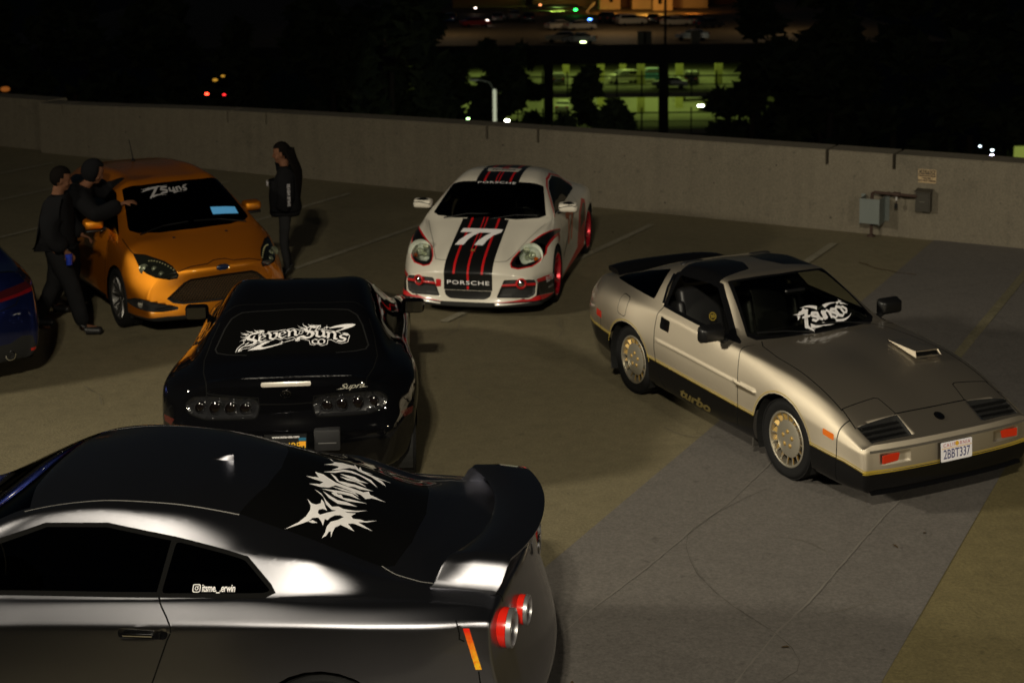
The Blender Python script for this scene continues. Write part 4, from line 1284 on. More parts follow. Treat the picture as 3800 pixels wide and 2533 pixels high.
def build_r():
    T = thing('gunmetal_coupe', 'dark grey coupe with rear wing and thorny white lettering on its rear window', 'car', (-3.668, 7.782, 0), R(175.61))
    L = [
        [(1.0, 0, .66), (.8, 0, .78), (.4, 0, .88), (-.35, 0, 1.0), (-.47, 0, 1.03), (-1.15, 0, 1.385), (-1.3, 0, 1.415), (-1.65, 0, 1.443), (-2.05, 0, 1.432), (-2.39, 0, 1.385), (-2.8, 0, 1.262), (-3.2, 0, 1.138), (-3.4, 0, 1.10), (-3.66, 0, 1.088), (-3.76, 0, 1.06)],
        [(1.0, .3, .66), (.8, .3, .78), (.4, .3, .88), (-.35, .34, 1.0), (-.47, .36, 1.03), (-1.16, .32, 1.38), (-1.3, .31, 1.408), (-1.65, .30, 1.436), (-2.05, .29, 1.424), (-2.39, .29, 1.377), (-2.8, .31, 1.255), (-3.2, .33, 1.128), (-3.4, .34, 1.094), (-3.66, .35, 1.082), (-3.76, .34, 1.055)],
        [(1.0, .50, .65), (.8, .52, .77), (.4, .56, .87), (-.4, .68, 1.005), (-.52, .685, 1.045), (-1.23, .575, 1.365), (-1.6, .555, 1.412), (-2.03, .535, 1.386), (-2.28, .525, 1.332), (-2.78, .585, 1.19), (-3.08, .59, 1.09), (-3.35, .64, 1.068), (-3.66, .65, 1.055), (-3.76, .62, 1.035)],
        [(1.0, .62, .62), (.8, .66, .74), (.4, .72, .85), (-.4, .77, .99), (-.55, .765, 1.02), (-1.10, .70, 1.25), (-1.34, .66, 1.338), (-1.65, .648, 1.342), (-2.0, .658, 1.283), (-2.39, .70, 1.208), (-2.6, .706, 1.198), (-2.8, .700, 1.165), (-3.08, .675, 1.085), (-3.35, .715, 1.055), (-3.66, .715, 1.035), (-3.76, .69, 1.015)],
        [(1.0, .72, .60), (.8, .76, .69), (.4, .82, .80), (-.4, .82, .955), (-.55, .82, .985), (-1.13, .805, 1.016), (-1.96, .832, 1.04), (-2.5, .83, 1.055), (-2.8, .798, 1.05), (-3.08, .788, 1.042), (-3.35, .79, 1.035), (-3.66, .775, 1.01), (-3.76, .76, .995)],
[(1.0, .76, .58), (.8, .82, .66), (.4, .87, .76), (-.4, .85, .92), (-1.17, .848, .972), (-2.05, .862, 1.018), (-2.5, .866, 1.032), (-2.84, .858, 1.036), (-3.3, .832, 1.026), (-3.6, .80, 1.008), (-3.765, .795, .988)],
        [(1.0, .80, .54), (.8, .87, .60), (.4, .92, .70), (-.3, .90, .85), (-1.17, .90, .888), (-2.05, .928, .930), (-2.5, .942, .955), (-2.84, .946, .964), (-3.3, .918, .964), (-3.6, .878, .96), (-3.775, .865, .958)],
        [(1.0, .84, .42), (.8, .90, .45), (.4, .94, .55), (-.3, .915, .66), (-1.2, .905, .67), (-2.1, .925, .70), (-2.5, .955, .80), (-2.84, .962, .83), (-3.3, .938, .80), (-3.6, .895, .75), (-3.82, .885, .72)],
        [(1.02, .84, .30), (.8, .90, .32), (.4, .945, .36), (-.3, .915, .36), (-1.2, .905, .34), (-2.1, .925, .36), (-2.5, .965, .45), (-2.84, .975, .50), (-3.3, .945, .48), (-3.6, .89, .46), (-3.90, .87, .46)],
        [(1.0, .78, .16), (.4, .88, .15), (-.3, .86, .15), (-2.1, .87, .16), (-2.84, .90, .2), (-3.6, .82, .26), (-3.84, .74, .27)],
        [(.95, .6, .15), (-.3, .6, .14), (-2.1, .6, .15), (-3.6, .6, .26), (-3.78, .58, .27)],
    ]
    st = [.8, .4, 0, -.25, -.4, -.55, -.85, -1.1, -1.22, -1.36, -1.6, -1.85, -2.05, -2.28, -2.42, -2.6, -2.8, -3.0, -3.15, -3.35, -3.6]
    bm = shell(L, 6, st, front=(.2, 2.5, .6), rear=(.24, 2.0, .55), creases=[(6, -.6, -3.85, .75), (3, -2.25, -2.75, .5), (4, -.9, -3.0, .4), ('rear', 0, 0, .55), ('rear_corner', 6, 9, .6)])
    B = Body(bm)
    sdv = (0, -1, 0); dn = (0, 0, -1)
    up = lambda c: c.z > 1.02
    rsd = (-.1, -.88, -.47)
    B.cut('windshield', [(-.47, -.02, 1.04), (-.50, .35, 1.05), (-.57, .66, 1.07), (-1.21, .555, 1.358), (-1.14, .3, 1.368), (-1.125, -.02, 1.372)], (-.5, 0, -.86), flt=lambda c: c.x > -1.35)
    B.cut('window_trim', [(-.58, 1, 1.0), (-.63, 1, 1.06), (-1.10, 1, 1.262), (-1.33, 1, 1.335), (-1.65, 1, 1.338), (-2.0, 1, 1.279), (-2.385, 1, 1.203), (-2.52, 1, 1.10), (-2.548, 1, 1.066), (-2.50, 1, 1.048), (-1.96, 1, 1.034), (-1.13, 1, 1.01)], sdv, flt=lambda c: c.z > .99, face=.01)
    B.cut('side_window', [(-.70, 1, 1.03), (-1.10, 1, 1.235), (-1.34, 1, 1.316), (-1.65, 1, 1.318), (-1.985, 1, 1.262), (-1.948, 1, 1.056), (-1.13, 1, 1.032)], sdv, flt=lambda c: c.z > 1.0, face=.01, keep=('window_trim',))
    B.cut('quarter_window', rrect([(-2.012, 1, 1.258), (-2.37, 1, 1.190), (-2.52, 1, 1.075), (-2.49, 1, 1.066), (-1.972, 1, 1.052)], .02), sdv, flt=lambda c: c.z > 1.0, face=.01, keep=('window_trim',))
    rw = [(-2.395, -.02, 1.4), (-2.375, .25, 1.4), (-2.29, .505, 1.35), (-2.45, .528, 1.3), (-2.78, .566, 1.21), (-3.04, .575, 1.1), (-3.10, .555, 1.1), (-3.16, .35, 1.1), (-3.19, -.02, 1.1)]
    B.cut('rear_window', rw, dn, flt=lambda c: c.x < -2.2)
    # highlights painted bright along roof seam and deck edge; door and deck gaps
    B.strip('seam_highlight', [(-1.19, .585, 2), (-1.36, .572, 2), (-1.6, .553, 2), (-2.03, .532, 2), (-2.29, .512, 2)], .006, dn, flt=lambda c: c.z > 1.25)
    B.strip('seam_highlight', [(-3.04, .572, 2), (-3.12, .617, 2), (-3.25, .660, 2), (-3.33, .668, 2)], .005, dn, flt=lambda c: c.z > .98)
    B.strip('panel_gap', [(-3.04, .58, 2), (-3.12, .625, 2), (-3.25, .668, 2), (-3.5, .69, 2), (-3.78, .69, 2)], .007, dn, flt=lambda c: c.z > .98)
    B.strip('panel_gap', [(-1.955, 1, 1.045), (-1.985, 1, 1.005), (-2.02, 1, .965), (-2.045, 1, .93), (-2.045, 1, .90), (-2.025, 1, .86), (-1.98, 1, .74), (-1.92, 1, .58), (-1.86, 1, .40), (-1.84, 1, .2)], .008, sdv)
    B.strip('panel_gap', [(-2.032, 1, 1.390), (-2.015, 1, 1.32), (-1.995, 1, 1.272)], .007, (0, -.8, -.6), flt=lambda c: c.z > 1.24)
    B.strip('panel_gap', [(-3.45, 1, 1.05), (-3.46, 1, 1.02), (-3.468, 1, .985), (-3.468, 1, .955), (-3.49, 1, .945)], .007, (0, -.85, -.5))
    B.strip('panel_gap', [(-3.56, 1, .725), (-3.575, 1, .6), (-3.58, 1, .3)], .007, sdv)
    B.strip('side_crease', [(-1.85, 1, .915), (-2.28, 1, .876), (-2.56, 1, .82), (-2.78, 1, .776)], .004, sdv)
    B.cut('side_reflector', [(-3.485, 1, .945), (-3.515, 1, .943), (-3.575, 1, .735), (-3.545, 1, .735)], sdv)
    B.cut('door_handle_recess', rrect([(-1.775, 1, .908), (-2.035, 1, .905), (-2.02, 1, .862), (-1.775, 1, .862)], .018), sdv)
    B.push('door_handle_recess', -.006)
    wheel_arches(B, (0, -2.80), .36, .385)
    # dark tail panel
    B.cut('tail_panel', [(-4, -.02, .985), (-4, .70, .975), (-4, .792, .945), (-4, .80, .70), (-4, .76, .56), (-4, -.02, .54)], (1, 0, 0), flt=lambda c: c.x < -3.5)
    ms = dict(body=P_R, windshield=M_DGLASS, window_trim=M_TRIM, side_window=M_DGLASS, quarter_window=M_DGLASS, rear_window=mat('rear_glass', (.003, .003, .003), .03, spec=.4), seam_highlight=mat('seam_highlight_paint', (.34, .33, .32), .35, .3),
              panel_gap=M_GAP, side_crease=P_R, side_reflector=M_REFL, door_handle_recess=M_BPAINT, tail_panel=P_R)
    B.build(T, ms, pairs=('window_trim', 'side_window', 'quarter_window', 'seam_highlight', 'side_reflector', 'door_handle_recess', 'side_crease'), drop=('arch',))
    full = B.full
    wheel_wells(T, (0, -2.80), .36, .385, (.92, .955))
    for x, y in ((0, .79), (-2.8, .80)):
        for sd in (1, -1): spoke_wheel(T, x, sd * y, .355, .262, .275, M_SILVER, 10, sd=sd)
    cabin(T, (-.4, -3.0), .3, .80)
    # handles
    for sd in (1, -1):
        bm = NB(); box(bm, (-1.955, sd * .925 - .012, .874), (-1.80, sd * .925 + .012, .892), .008, 2); obj('door_handle', bm, M_CHROME, T, 40)
        bm = NB(); box(bm, (-1.995, sd * .928 - .008, .870), (-1.985, sd * .928 + .008, .896)); obj('lock_slot', bm, M_GAP, T)
    # lamps
    for sd in (1, -1):
        for (x, y, z, r, dp) in ((-3.60, .70, .866, .098, .125), (-3.69, .478, .85, .076, .095)):
            Mx = Matrix.Translation((x, sd * y, z)) @ Matrix.Rotation(R(90 - sd * 8), 4, 'Z')
            bm = NB(); lathe(bm, [(r * .98, 0), (r, dp * .6), (r * .98, dp * .76), (r * .9, dp * .78), (r * .55, dp * .74), (.001, dp * .72)], 32, Mx)
            o = obj('tail_lamp', bm, M_TAILRED, T, 40)
            bm = NB(); lathe(bm, [(r * .90, dp * .77), (r * .985, dp * .78), (r * .975, dp * .97), (r * .86, dp), (r * .80, dp * .80)], 32, Mx); obj('lamp_ring', bm, M_SILVER, o, 40)
            bm = NB(); lathe(bm, [(.001, dp * .88), (r * .3, dp * .86), (r * .42, dp * .74)], 20, Mx); obj('lamp_centre', bm, M_CHROME, o, 40)
    # wing
    bm = NB()
    secs = []
    n = 36
    for i in range(n + 1):
        t = -1 + 2 * i / n; a = abs(t)
        y = .725 * t
        e = smooth01((a - .83) / .17)
        k = a ** 2.2
        xf = -3.56 + .27 * k; xr = -3.835 + .20 * k
        if a > .93: y = math.copysign(.725 * .93 + (.725 - .725 * .93) * ((a - .93) / .07) * .6, t)
        zt = 1.20 - .012 * a * a - .125 * e
        zf = 1.195 - .125 * e; th = .035 + .02 * e
        zb = zt - th if a < .80 else zt - th - .02
        pr = [(xf, zf - .018), (xf - .02, zf - .002), ((xf + xr) / 2, zt + .006), (xr + .03, zt - .006), (xr, zt - .012), (xr + .004, zt - .026), ((xf + xr) / 2, zt - th), (xf - .03, zf - th)]
        secs.append([(px, y, pz) for px, pz in pr])
    m_ = len(secs[0])
    g = [[bm.verts.new(p) for p in s_] for s_ in secs]
    for i in range(n):
        for j in range(m_):
            bm.faces.new((g[i][j], g[i][(j + 1) % m_], g[i + 1][(j + 1) % m_], g[i + 1][j]))
    bm.faces.new(g[0]); bm.faces.new(g[-1])
    wing = obj('rear_wing', bm, P_R, T, 50)
    # shark fin, badge, exhausts
    bm = NB()
    rows = []
    for i in range(9):
        t = i / 8; h = .040 * t ** .8
        w = .020 * math.sin(PI * min(1, t * .9 + .1)) + .004
        x = -1.93 - .20 * t
        rows.append([(x, -w, 0), (x, -w * .5, h * .7), (x, 0, h), (x, w * .5, h * .7), (x, w, 0)])
    g = grid_sheet(bm, rows); bm.faces.new(g[-1]); bm.faces.new(g[0])
    fin = obj('antenna_fin', bm, P_R, T, 60); fin.location = (0, 0, 1.418)
    bm = NB(); lathe(bm, [(.05, 0), (.056, .01), (.05, .014), (.038, .012)], 28, Matrix.Translation((-3.80, 0, .985)) @ Matrix.Rotation(R(90), 4, 'Z')); obj('tail_badge', bm, M_CHROME, T, 50)
    for y in (.66, .50, -.50, -.66):
        bm = NB(); lathe(bm, [(.058, 0), (.06, .08), (.052, .085), (.05, 0)], 24, Matrix.Translation((-3.72, y, .30)) @ Matrix.Rotation(R(90), 4, 'Z')); obj('exhaust_tip', bm, M_CHROME, T, 40)
    bm = NB(); box(bm, (-3.86, -.62, .22), (-3.5, .62, .40), .03, 2); obj('rear_diffuser', bm, M_BLACK, T)
    for sd in (1, -1): door_mirror(T, -.12, .97, 1.02, P_R, sd, .15, .22, .13)
    # rear window lettering
    bm = NB()
    for P in RLOGO: flat_poly(bm, P)
    place_flat(bm, (-2.8, 0, 1.262), (0, -1, 0), (.955, 0, .295), full, .004, .06)
    obj('rear_window_lettering', bm, M_WHITE, T)
    # name on the quarter window
    bm = text_bm('itsme._.erwin', .046, .0008, 0, .95, 'LEFT')
    bmesh.ops.scale(bm, vec=(.72, 1.12, 1), verts=bm.verts)
    for (x0, y0, x1, y1) in ():
        pass
    ic = []
    r0 = rrect([(-.047, -.020, 0), (-.007, -.020, 0), (-.007, .020, 0), (-.047, .020, 0)], .011, 3); r1 = rrect([(-.043, -.016, 0), (-.011, -.016, 0), (-.011, .016, 0), (-.043, .016, 0)], .008, 3)
    a = [bm.verts.new(p) for p in r0]; b = [bm.verts.new(p) for p in r1]
    for i in range(len(a)): bm.faces.new((a[i], a[(i + 1) % len(a)], b[(i + 1) % len(a)], b[i]))
    q = [[(-.027 + rr * math.cos(2 * PI * k / 16), rr * math.sin(2 * PI * k / 16)) for k in range(16)] for rr in (.0095, .006)]
    a = [bm.verts.new((*p, 0)) for p in q[0]]; b = [bm.verts.new((*p, 0)) for p in q[1]]
    for i in range(16): bm.faces.new((a[i], a[(i + 1) % 16], b[(i + 1) % 16], b[i]))
    flat_poly(bm, [(-.018 + .0022 * math.cos(2 * PI * k / 8), .0105 + .0022 * math.sin(2 * PI * k / 8)) for k in range(8)])
    place_flat(bm, (-2.175, .82, 1.083), (-1, 0, .02), (0, -.5, .8), full, .003, .05)
    obj('quarter_window_lettering', bm, M_WHITE, T)
    return T

CAR_R = build_r()
# ------------------------------------------------------------------ black coupe, tail towards the camera
M_GBLACK = mat('gloss_black', (.0025, .0025, .003), .04, 0., 0., .5)
M_SMOKE = mat('smoked_lens', (.020, .020, .022), .2, .4, .8)
M_LAMPDK = mat('lamp_well', (.006, .004, .004), .12, 0., .6)
def star(bm, cx, cy, r, k=.22, n=4, rot=90):
    flat_poly(bm, [(cx + (r if i % 2 == 0 else r * k) * math.cos(R(rot + 180 / n * i)), cy + (r if i % 2 == 0 else r * k) * math.sin(R(rot + 180 / n * i))) for i in range(2 * n)])

def seven_suns_bm():
    """black-letter word with flames, swooshes and stars, in the plane"""
    bm = NB()
    ku, kv = .000478, .00080
    def q(p): return ((p[0] - 1167) * ku, (300 - p[1]) * kv)
    def N(pts, w=46, ang=38, tp=None): nib(bm, [q(p) for p in pts], w * ku, ang, tp)
    def Ln(pts, w=11):
        for a, b in zip(pts[:-1], pts[1:]):
            a_, b_ = Vector(q(a)), Vector(q(b)); d = (b_ - a_)
            if d.length < 1e-6: continue
            n_ = Vector((-d.y, d.x)).normalized() * w * ku * .5; e = d.normalized() * w * ku * .3
            flat_poly(bm, [tuple(a_ + n_ - e), tuple(a_ - n_ - e), tuple(b_ - n_ + e), tuple(b_ + n_ + e)])
    def P(pts): flat_poly(bm, [q(p) for p in pts])
    def F(a, b, w, k=.1): spike(bm, q(a), q(b), w * ku, k)
    # S e v e n
    N([(595, 205), (520, 225), (420, 238), (360, 285), (375, 315), (450, 325), (505, 350), (470, 395), (390, 412)], 58)
    N([(395, 410), (300, 430), (255, 465), (245, 505)], 34); N([(375, 375), (345, 395)], 40); N([(470, 270), (430, 345)], 26); N([(585, 215), (540, 265)], 26)
    N([(560, 275), (552, 345), (600, 365), (655, 335)], 36); N([(560, 285), (610, 262), (655, 285), (580, 325)], 28)
    N([(700, 235), (735, 258), (730, 315), (785, 330)], 40); N([(790, 240), (835, 235), (838, 290), (790, 325)], 38)
    N([(885, 245), (880, 300), (925, 320), (990, 292)], 38); N([(890, 245), (945, 218), (985, 245), (905, 280)], 28)
    N([(1015, 210), (1045, 225), (1042, 300)], 40); N([(1060, 228), (1110, 200), (1145, 225), (1142, 280), (1180, 288)], 40)
    # S u n s
    N([(1535, 148), (1470, 168), (1385, 152), (1305, 190), (1330, 225), (1420, 240), (1440, 275), (1400, 320), (1330, 330), (1260, 305), (1205, 315), (1190, 360)], 58); N([(1395, 180), (1345, 275)], 26); N([(1525, 155), (1480, 205)], 26)
    N([(1470, 222), (1505, 235), (1500, 300), (1560, 318), (1600, 290)], 42); N([(1585, 225), (1618, 235), (1612, 305), (1650, 318)], 42)
    N([(1665, 240), (1698, 255), (1692, 335)], 42); N([(1705, 262), (1765, 238), (1805, 268), (1798, 345), (1838, 355)], 42)
    N([(2015, 300), (1950, 282), (1888, 305), (1905, 330), (1975, 352), (1970, 385), (1910, 392), (1855, 378)], 42)
    # co
    N([(1515, 362), (1475, 350), (1438, 370), (1436, 405), (1480, 425), (1515, 408)], 26); N([(1560, 355), (1532, 380), (1540, 415), (1590, 432), (1632, 410), (1636, 372), (1600, 350), (1560, 355)], 26)
    # outline
    Ln([(195, 515), (215, 455), (265, 405), (312, 372), (300, 340), (340, 300)]); Ln([(275, 505), (290, 470), (400, 455), (460, 425), (525, 380), (600, 385), (660, 352), (740, 358), (830, 325), (900, 348), (960, 325), (1015, 338), (1100, 312), (1145, 328), (1160, 372), (1195, 380), (1222, 365), (1218, 335), (1290, 350), (1380, 372), (1405, 432), (1470, 447), (1512, 422), (1590, 457), (1682, 432), (1690, 362), (1745, 362), (1815, 398), (1915, 428), (2022, 405), (2035, 350), (2050, 312), (2005, 272), (1930, 262)])
    Ln([(545, 188), (612, 192), (620, 215), (590, 245), (675, 245), (690, 218), (780, 212), (850, 208), (895, 205), (960, 195), (1005, 200), (1020, 190), (1100, 180), (1170, 195), (1225, 215), (1200, 268), (1240, 272), (1275, 230)]); Ln([(1470, 138), (1545, 142), (1555, 165), (1520, 200), (1640, 212), (1740, 225), (1860, 250), (1900, 268)])
    # flames
    for a, b, w, k in (((430, 212), (310, 184), 34, .12), ((520, 205), (445, 170), 34, .12), ((590, 195), (500, 182), 24, .1), ((370, 240), (215, 208), 30, .10), ((345, 262), (245, 245), 24, -.1), ((345, 285), (222, 275), 24, .1), ((335, 310), (255, 318), 22, .1), ((335, 330), (232, 350), 20, -.1), ((1330, 165), (1252, 100), 32, .14), ((1400, 145), (1340, 112), 28, .12), ((1300, 185), (1168, 134), 26, .1), ((1285, 205), (1195, 172), 24, .1), ((1275, 225), (1210, 205), 20, .1), ((1465, 140), (1400, 122), 20, .1), ((720, 225), (685, 200), 18, .1), ((920, 200), (880, 190), 18, .1), ((1110, 185), (1085, 178), 18, 0), ((1960, 268), (1930, 262), 16, 0)): F(a, b, w, k)
    # swooshes and stars
    P([(385, 495), (560, 410), (660, 364), (740, 370), (655, 402), (592, 442), (645, 455), (760, 436), (940, 398), (946, 412), (780, 452), (632, 484)])
    P([(1702, 180), (1800, 152), (1960, 132), (2100, 132), (2145, 148), (2080, 182), (1950, 212), (1832, 240), (1812, 232), (1905, 205), (1960, 176), (1850, 178), (1706, 190)])
    Ln([(985, 385), (1130, 350)], 14); F((1630, 188), (1545, 204), 24, 0)
    x, y = q((935, 386)); star(bm, x, y, .024); x, y = q((1660, 172)); star(bm, x, y, .028)
    return bm

def build_s():
    T = thing('black_coupe', 'black coupe seen from behind with white gothic lettering across its rear window', 'car', (-1.937, 13.495, 0), R(94.35))
    L = [
        [(.95, 0, .60), (.8, 0, .66), (.4, 0, .77), (-.2, 0, .87), (-.43, 0, .90), (-.52, 0, .935), (-1.0, 0, 1.215), (-1.15, 0, 1.262), (-1.35, 0, 1.28), (-1.6, 0, 1.268), (-1.86, 0, 1.236), (-2.0, 0, 1.205), (-2.25, 0, 1.105), (-2.48, 0, 1.01), (-2.62, 0, .992), (-2.85, 0, .978), (-3.02, 0, .97), (-3.10, 0, .955)],
        [(.95, .3, .60), (.8, .3, .66), (.4, .32, .765), (-.2, .35, .865), (-.43, .37, .895), (-.53, .37, .935), (-1.0, .32, 1.21), (-1.15, .31, 1.256), (-1.35, .30, 1.273), (-1.6, .30, 1.262), (-1.86, .31, 1.23), (-2.0, .32, 1.198), (-2.25, .34, 1.095), (-2.48, .35, 1.0), (-2.62, .35, .984), (-2.85, .34, .972), (-3.02, .32, .965), (-3.10, .3, .95)],
        [(.95, .5, .58), (.8, .52, .64), (.4, .58, .75), (-.2, .64, .85), (-.45, .69, .89), (-.58, .685, .93), (-1.02, .59, 1.185), (-1.3, .57, 1.238), (-1.6, .572, 1.228), (-1.86, .582, 1.198), (-2.05, .60, 1.16), (-2.25, .63, 1.08), (-2.5, .665, .985), (-2.7, .655, .955), (-2.9, .62, .948), (-3.02, .58, .945), (-3.10, .55, .93)],
        [(.95, .65, .56), (.8, .69, .60), (.4, .75, .70), (-.2, .80, .83), (-.5, .81, .875), (-1.2, .80, .90), (-1.9, .80, .925), (-2.25, .785, .93), (-2.5, .80, .925), (-2.75, .79, .915), (-2.95, .73, .905), (-3.09, .66, .89)],
        [(.95, .74, .54), (.8, .80, .57), (.4, .88, .66), (-.5, .905, .78), (-1.5, .91, .80), (-2.0, .93, .835), (-2.4, .962, .85), (-2.7, .95, .845), (-2.95, .86, .845), (-3.09, .76, .85)],
        [(.96, .80, .42), (.8, .87, .44), (.4, .935, .52), (-.5, .935, .58), (-1.5, .93, .58), (-2.1, .965, .66), (-2.5, .985, .68), (-2.8, .97, .67), (-3.0, .91, .67), (-3.15, .80, .675)],
        [(.97, .8, .3), (.8, .87, .3), (.4, .935, .34), (-1.5, .925, .36), (-2.1, .96, .42), (-2.5, .985, .46), (-2.8, .968, .50), (-3.05, .90, .53), (-3.22, .80, .545)],
        [(.95, .76, .16), (.4, .89, .16), (-1.5, .89, .17), (-2.5, .945, .22), (-3.0, .88, .27), (-3.20, .76, .29)],
        [(.9, .6, .15), (-1.5, .6, .16), (-2.5, .6, .22), (-3.17, .58, .29)],
    ]
    st = [.8, .4, 0, -.3, -.46, -.58, -.85, -1.04, -1.2, -1.4, -1.62, -1.86, -2.05, -2.25, -2.5, -2.7, -2.9, -3.02]
    bm = shell(L, 4, st, front=(.3, 2.4, .7), rear=(.20, 2.2, .5), creases=[('rear', 0, 0, .25), (0, -1.7, -1.95, 0)])
    B = Body(bm)
    sdv = (0, -1, 0); dn = (0, 0, -1); rr = (1, 0, 0)
    B.cut('windshield', [(-.47, -.02, .93), (-.50, .36, .93), (-.60, .655, .96), (-1.005, .575, 1.17), (-1.0, .3, 1.20), (-1.0, -.02, 1.21)], (-.5, 0, -.86), flt=lambda c: c.x > -1.2)
    B.cut('window_trim', rrect([(-.62, 1, .90), (-1.02, 1, 1.168), (-1.3, 1, 1.222), (-1.6, 1, 1.205), (-1.85, 1, 1.15), (-2.22, 1, .955), (-1.9, 1, .925), (-1.2, 1, .91)], .03), sdv, flt=lambda c: c.z > .86, face=.01)
    B.cut('side_window', [(-.72, 1, .93), (-1.04, 1, 1.15), (-1.3, 1, 1.205), (-1.56, 1, 1.19), (-1.60, 1, .94), (-1.2, 1, .925)], sdv, flt=lambda c: c.z > .86, face=.01, keep='window_trim')
    B.cut('quarter_window', [(-1.61, 1, 1.185), (-1.83, 1, 1.135), (-2.16, 1, .965), (-1.9, 1, .945), (-1.65, 1, .94)], sdv, flt=lambda c: c.z > .86, face=.01, keep='window_trim')
    rwp = [(-1.985, -.02, 2), (-1.995, .30, 2), (-2.02, .43, 2), (-2.09, .505, 2), (-2.2, .55, 2), (-2.42, .60, 2), (-2.47, .58, 2), (-2.50, .50, 2), (-2.52, .35, 2), (-2.53, -.02, 2)]
    B.cut('rear_window', rwp, dn, flt=lambda c: c.x < -1.8)
    B.strip('window_bead', rwp[:-1] , .012, dn, flt=lambda c: c.x < -1.8)
    B.strip('panel_gap', [(-1.875, -.02, 2), (-1.885, .35, 2), (-1.90, .50, 2), (-1.97, .57, 2)], .010, dn, flt=lambda c: c.z > 1.0)
    B.strip('panel_gap', [(-2.1, .60, 2), (-2.3, .645, 2), (-2.55, .672, 2), (-2.8, .645, 2), (-3.0, .60, 2), (-3.2, .57, 2)], .008, dn, flt=lambda c: c.z > .8)
    B.strip('panel_gap', [(-4, -.02, .795), (-4, .20, .80), (-4, .205, .845), (-4, .58, .87)], .009, rr, flt=lambda c: c.x < -2.7)
    # lamp clusters
    lamp = rrect([(-4, .19, .812), (-4, .215, .70), (-4, .62, .688), (-4, .73, .72), (-4, .76, .78), (-4, .70, .838), (-4, .55, .852), (-4, .26, .850)], .035)
    B.cut('tail_lamp', lamp, rr, flt=lambda c: c.x < -2.7)
    B.strip('lamp_seal', lamp, .009, rr, flt=lambda c: c.x < -2.7, close=True)
    B.cut('brake_light', rrect([(-4, -.02, .957), (-4, .185, .955), (-4, .185, .922), (-4, -.02, .924)], [0, .016, .016, 0], 3), rr, flt=lambda c: c.x < -2.7)
    B.strip('panel_gap', [(-.60, 1, .88), (-.52, 1, .7), (-.52, 1, .3)], .008, sdv); B.strip('panel_gap', [(-1.75, 1, .915), (-1.80, 1, .75), (-1.74, 1, .5), (-1.66, 1, .25)], .008, sdv)
    B.strip('panel_gap', [(-2.92, 1, .74), (-2.80, 1, .60), (-2.78, 1, .5)], .007, sdv)
    B.cut('side_reflector', [(-2.86, 1, .66), (-2.99, 1, .66), (-2.97, 1, .61), (-2.88, 1, .61)], sdv)
    wheel_arches(B, (0, -2.55), .33, .352)
    B.push('tail_lamp', -.010)
    ms = dict(body=M_GBLACK, windshield=M_DGLASS, window_trim=M_GBLACK, side_window=M_DGLASS, quarter_window=M_DGLASS, rear_window=mat('rear_glass'), window_bead=mat('bead', (.012, .012, .012), .4),
              panel_gap=M_GAP, tail_lamp=M_SMOKE, lamp_seal=M_GAP, brake_light=mat('brake_lens', (.46, .42, .37), .25, 0, .6), side_reflector=mat('smoked_red', (.05, .008, .006), .2))
    B.build(T, ms, pairs=('window_trim', 'side_window', 'quarter_window', 'tail_lamp', 'lamp_seal', 'side_reflector'), drop=('arch',))
    full = B.full
    wheel_wells(T, (0, -2.55), .33, .352, (.91, .965))
    for x, y in ((0, .80), (-2.55, .825)):
        for sd in (1, -1): spoke_wheel(T, x, sd * y, .325, .245, .27, mat('dark_alloy', (.08, .08, .085), .3, .9), 10, sd=sd)
    cabin(T, (-.4, -2.9), .28, .80)
    for y in (.37, -.37): seat(T, -1.25, y, .28)
    # round lamps
    for sd in (1, -1):
        for y, r in ((.300, .045), (.408, .048), (.522, .051), (.638, .045)):
            h = full.ray_cast(Vector((-4, sd * y, .770)), Vector((1, 0, 0)))
            c = h[0]
            Mx = Matrix.Translation(c + Vector((-.004, 0, .0))) @ Matrix.Rotation(R(90 + sd * 12 * (y / .64) ** 2), 4, 'Z')
            bm = NB(); lathe(bm, [(r, -.02), (r * 1.02, .012), (r * .97, .016), (r * .90, .008), (r * .88, -.004)], 28, Mx); o = obj('lamp_ring', bm, M_SMOKE, T, 40)
            bm = NB(); lathe(bm, [(r * .9, -.004), (r * .6, .006), (.001, .010)], 24, Mx); obj('lamp_lens', bm, M_LAMPDK, o, 40)
    # badge, script, plate
    def face(y, z): return full.ray_cast(Vector((-4, y, z)), Vector((1, 0, 0)))[0]
    c = face(0, .872)
    bd = None
    for (rx, rz, w) in ((.038, .026, .005), (.013, .026, .004), (.026, .012, .004)):
        bm = NB()
        tube(bm, [(0, rx * math.cos(2 * PI * k / 24), rz * math.sin(2 * PI * k / 24) + (.010 if rx == .026 else 0)) for k in range(25)], w * .7, 6, False)
        o = obj('badge_ring', bm, M_CHROME, T if bd is None else bd, 60)
        if bd is None: o.location = c + Vector((-.012, 0, 0)); o.name = 'tail_badge'; bd = o
    t = text_bm('Supra', .085, .0006, .45, .92); bmesh.ops.scale(t, vec=(1.0, .62, 1), verts=t.verts)
    spike(t, (.085, -.012), (.125, -.016), .009); spike(t, (-.07, -.012), (-.115, -.016), .009)
    place_flat(t, (-3.2, -.485, .900), (0, -1, 0), (0, 0, 1), full, .004, .05); obj('script_badge', t, mat('pale_script', (.42, .40, .34), .35, .3), T)
    c = face(0, .57)
    bm = NB(); box(bm, (-.012, -.157, -.08), (0, .157, .08), .004); pl = obj('licence_plate', bm, M_BLACK, T); pl.location = (c.x - .03, -.0, .525); pl.rotation_euler = (0, R(6), 0)
    bm = NB(); prism(bm, rrect([(-.0135, -.150, -.073), (-.0135, .150, -.073), (-.0135, .150, .073), (-.0135, -.150, .073)], .01), (.001, 0, 0)); obj('plate_face', bm, mat('plate_black', (.006, .006, .007), .4), pl)
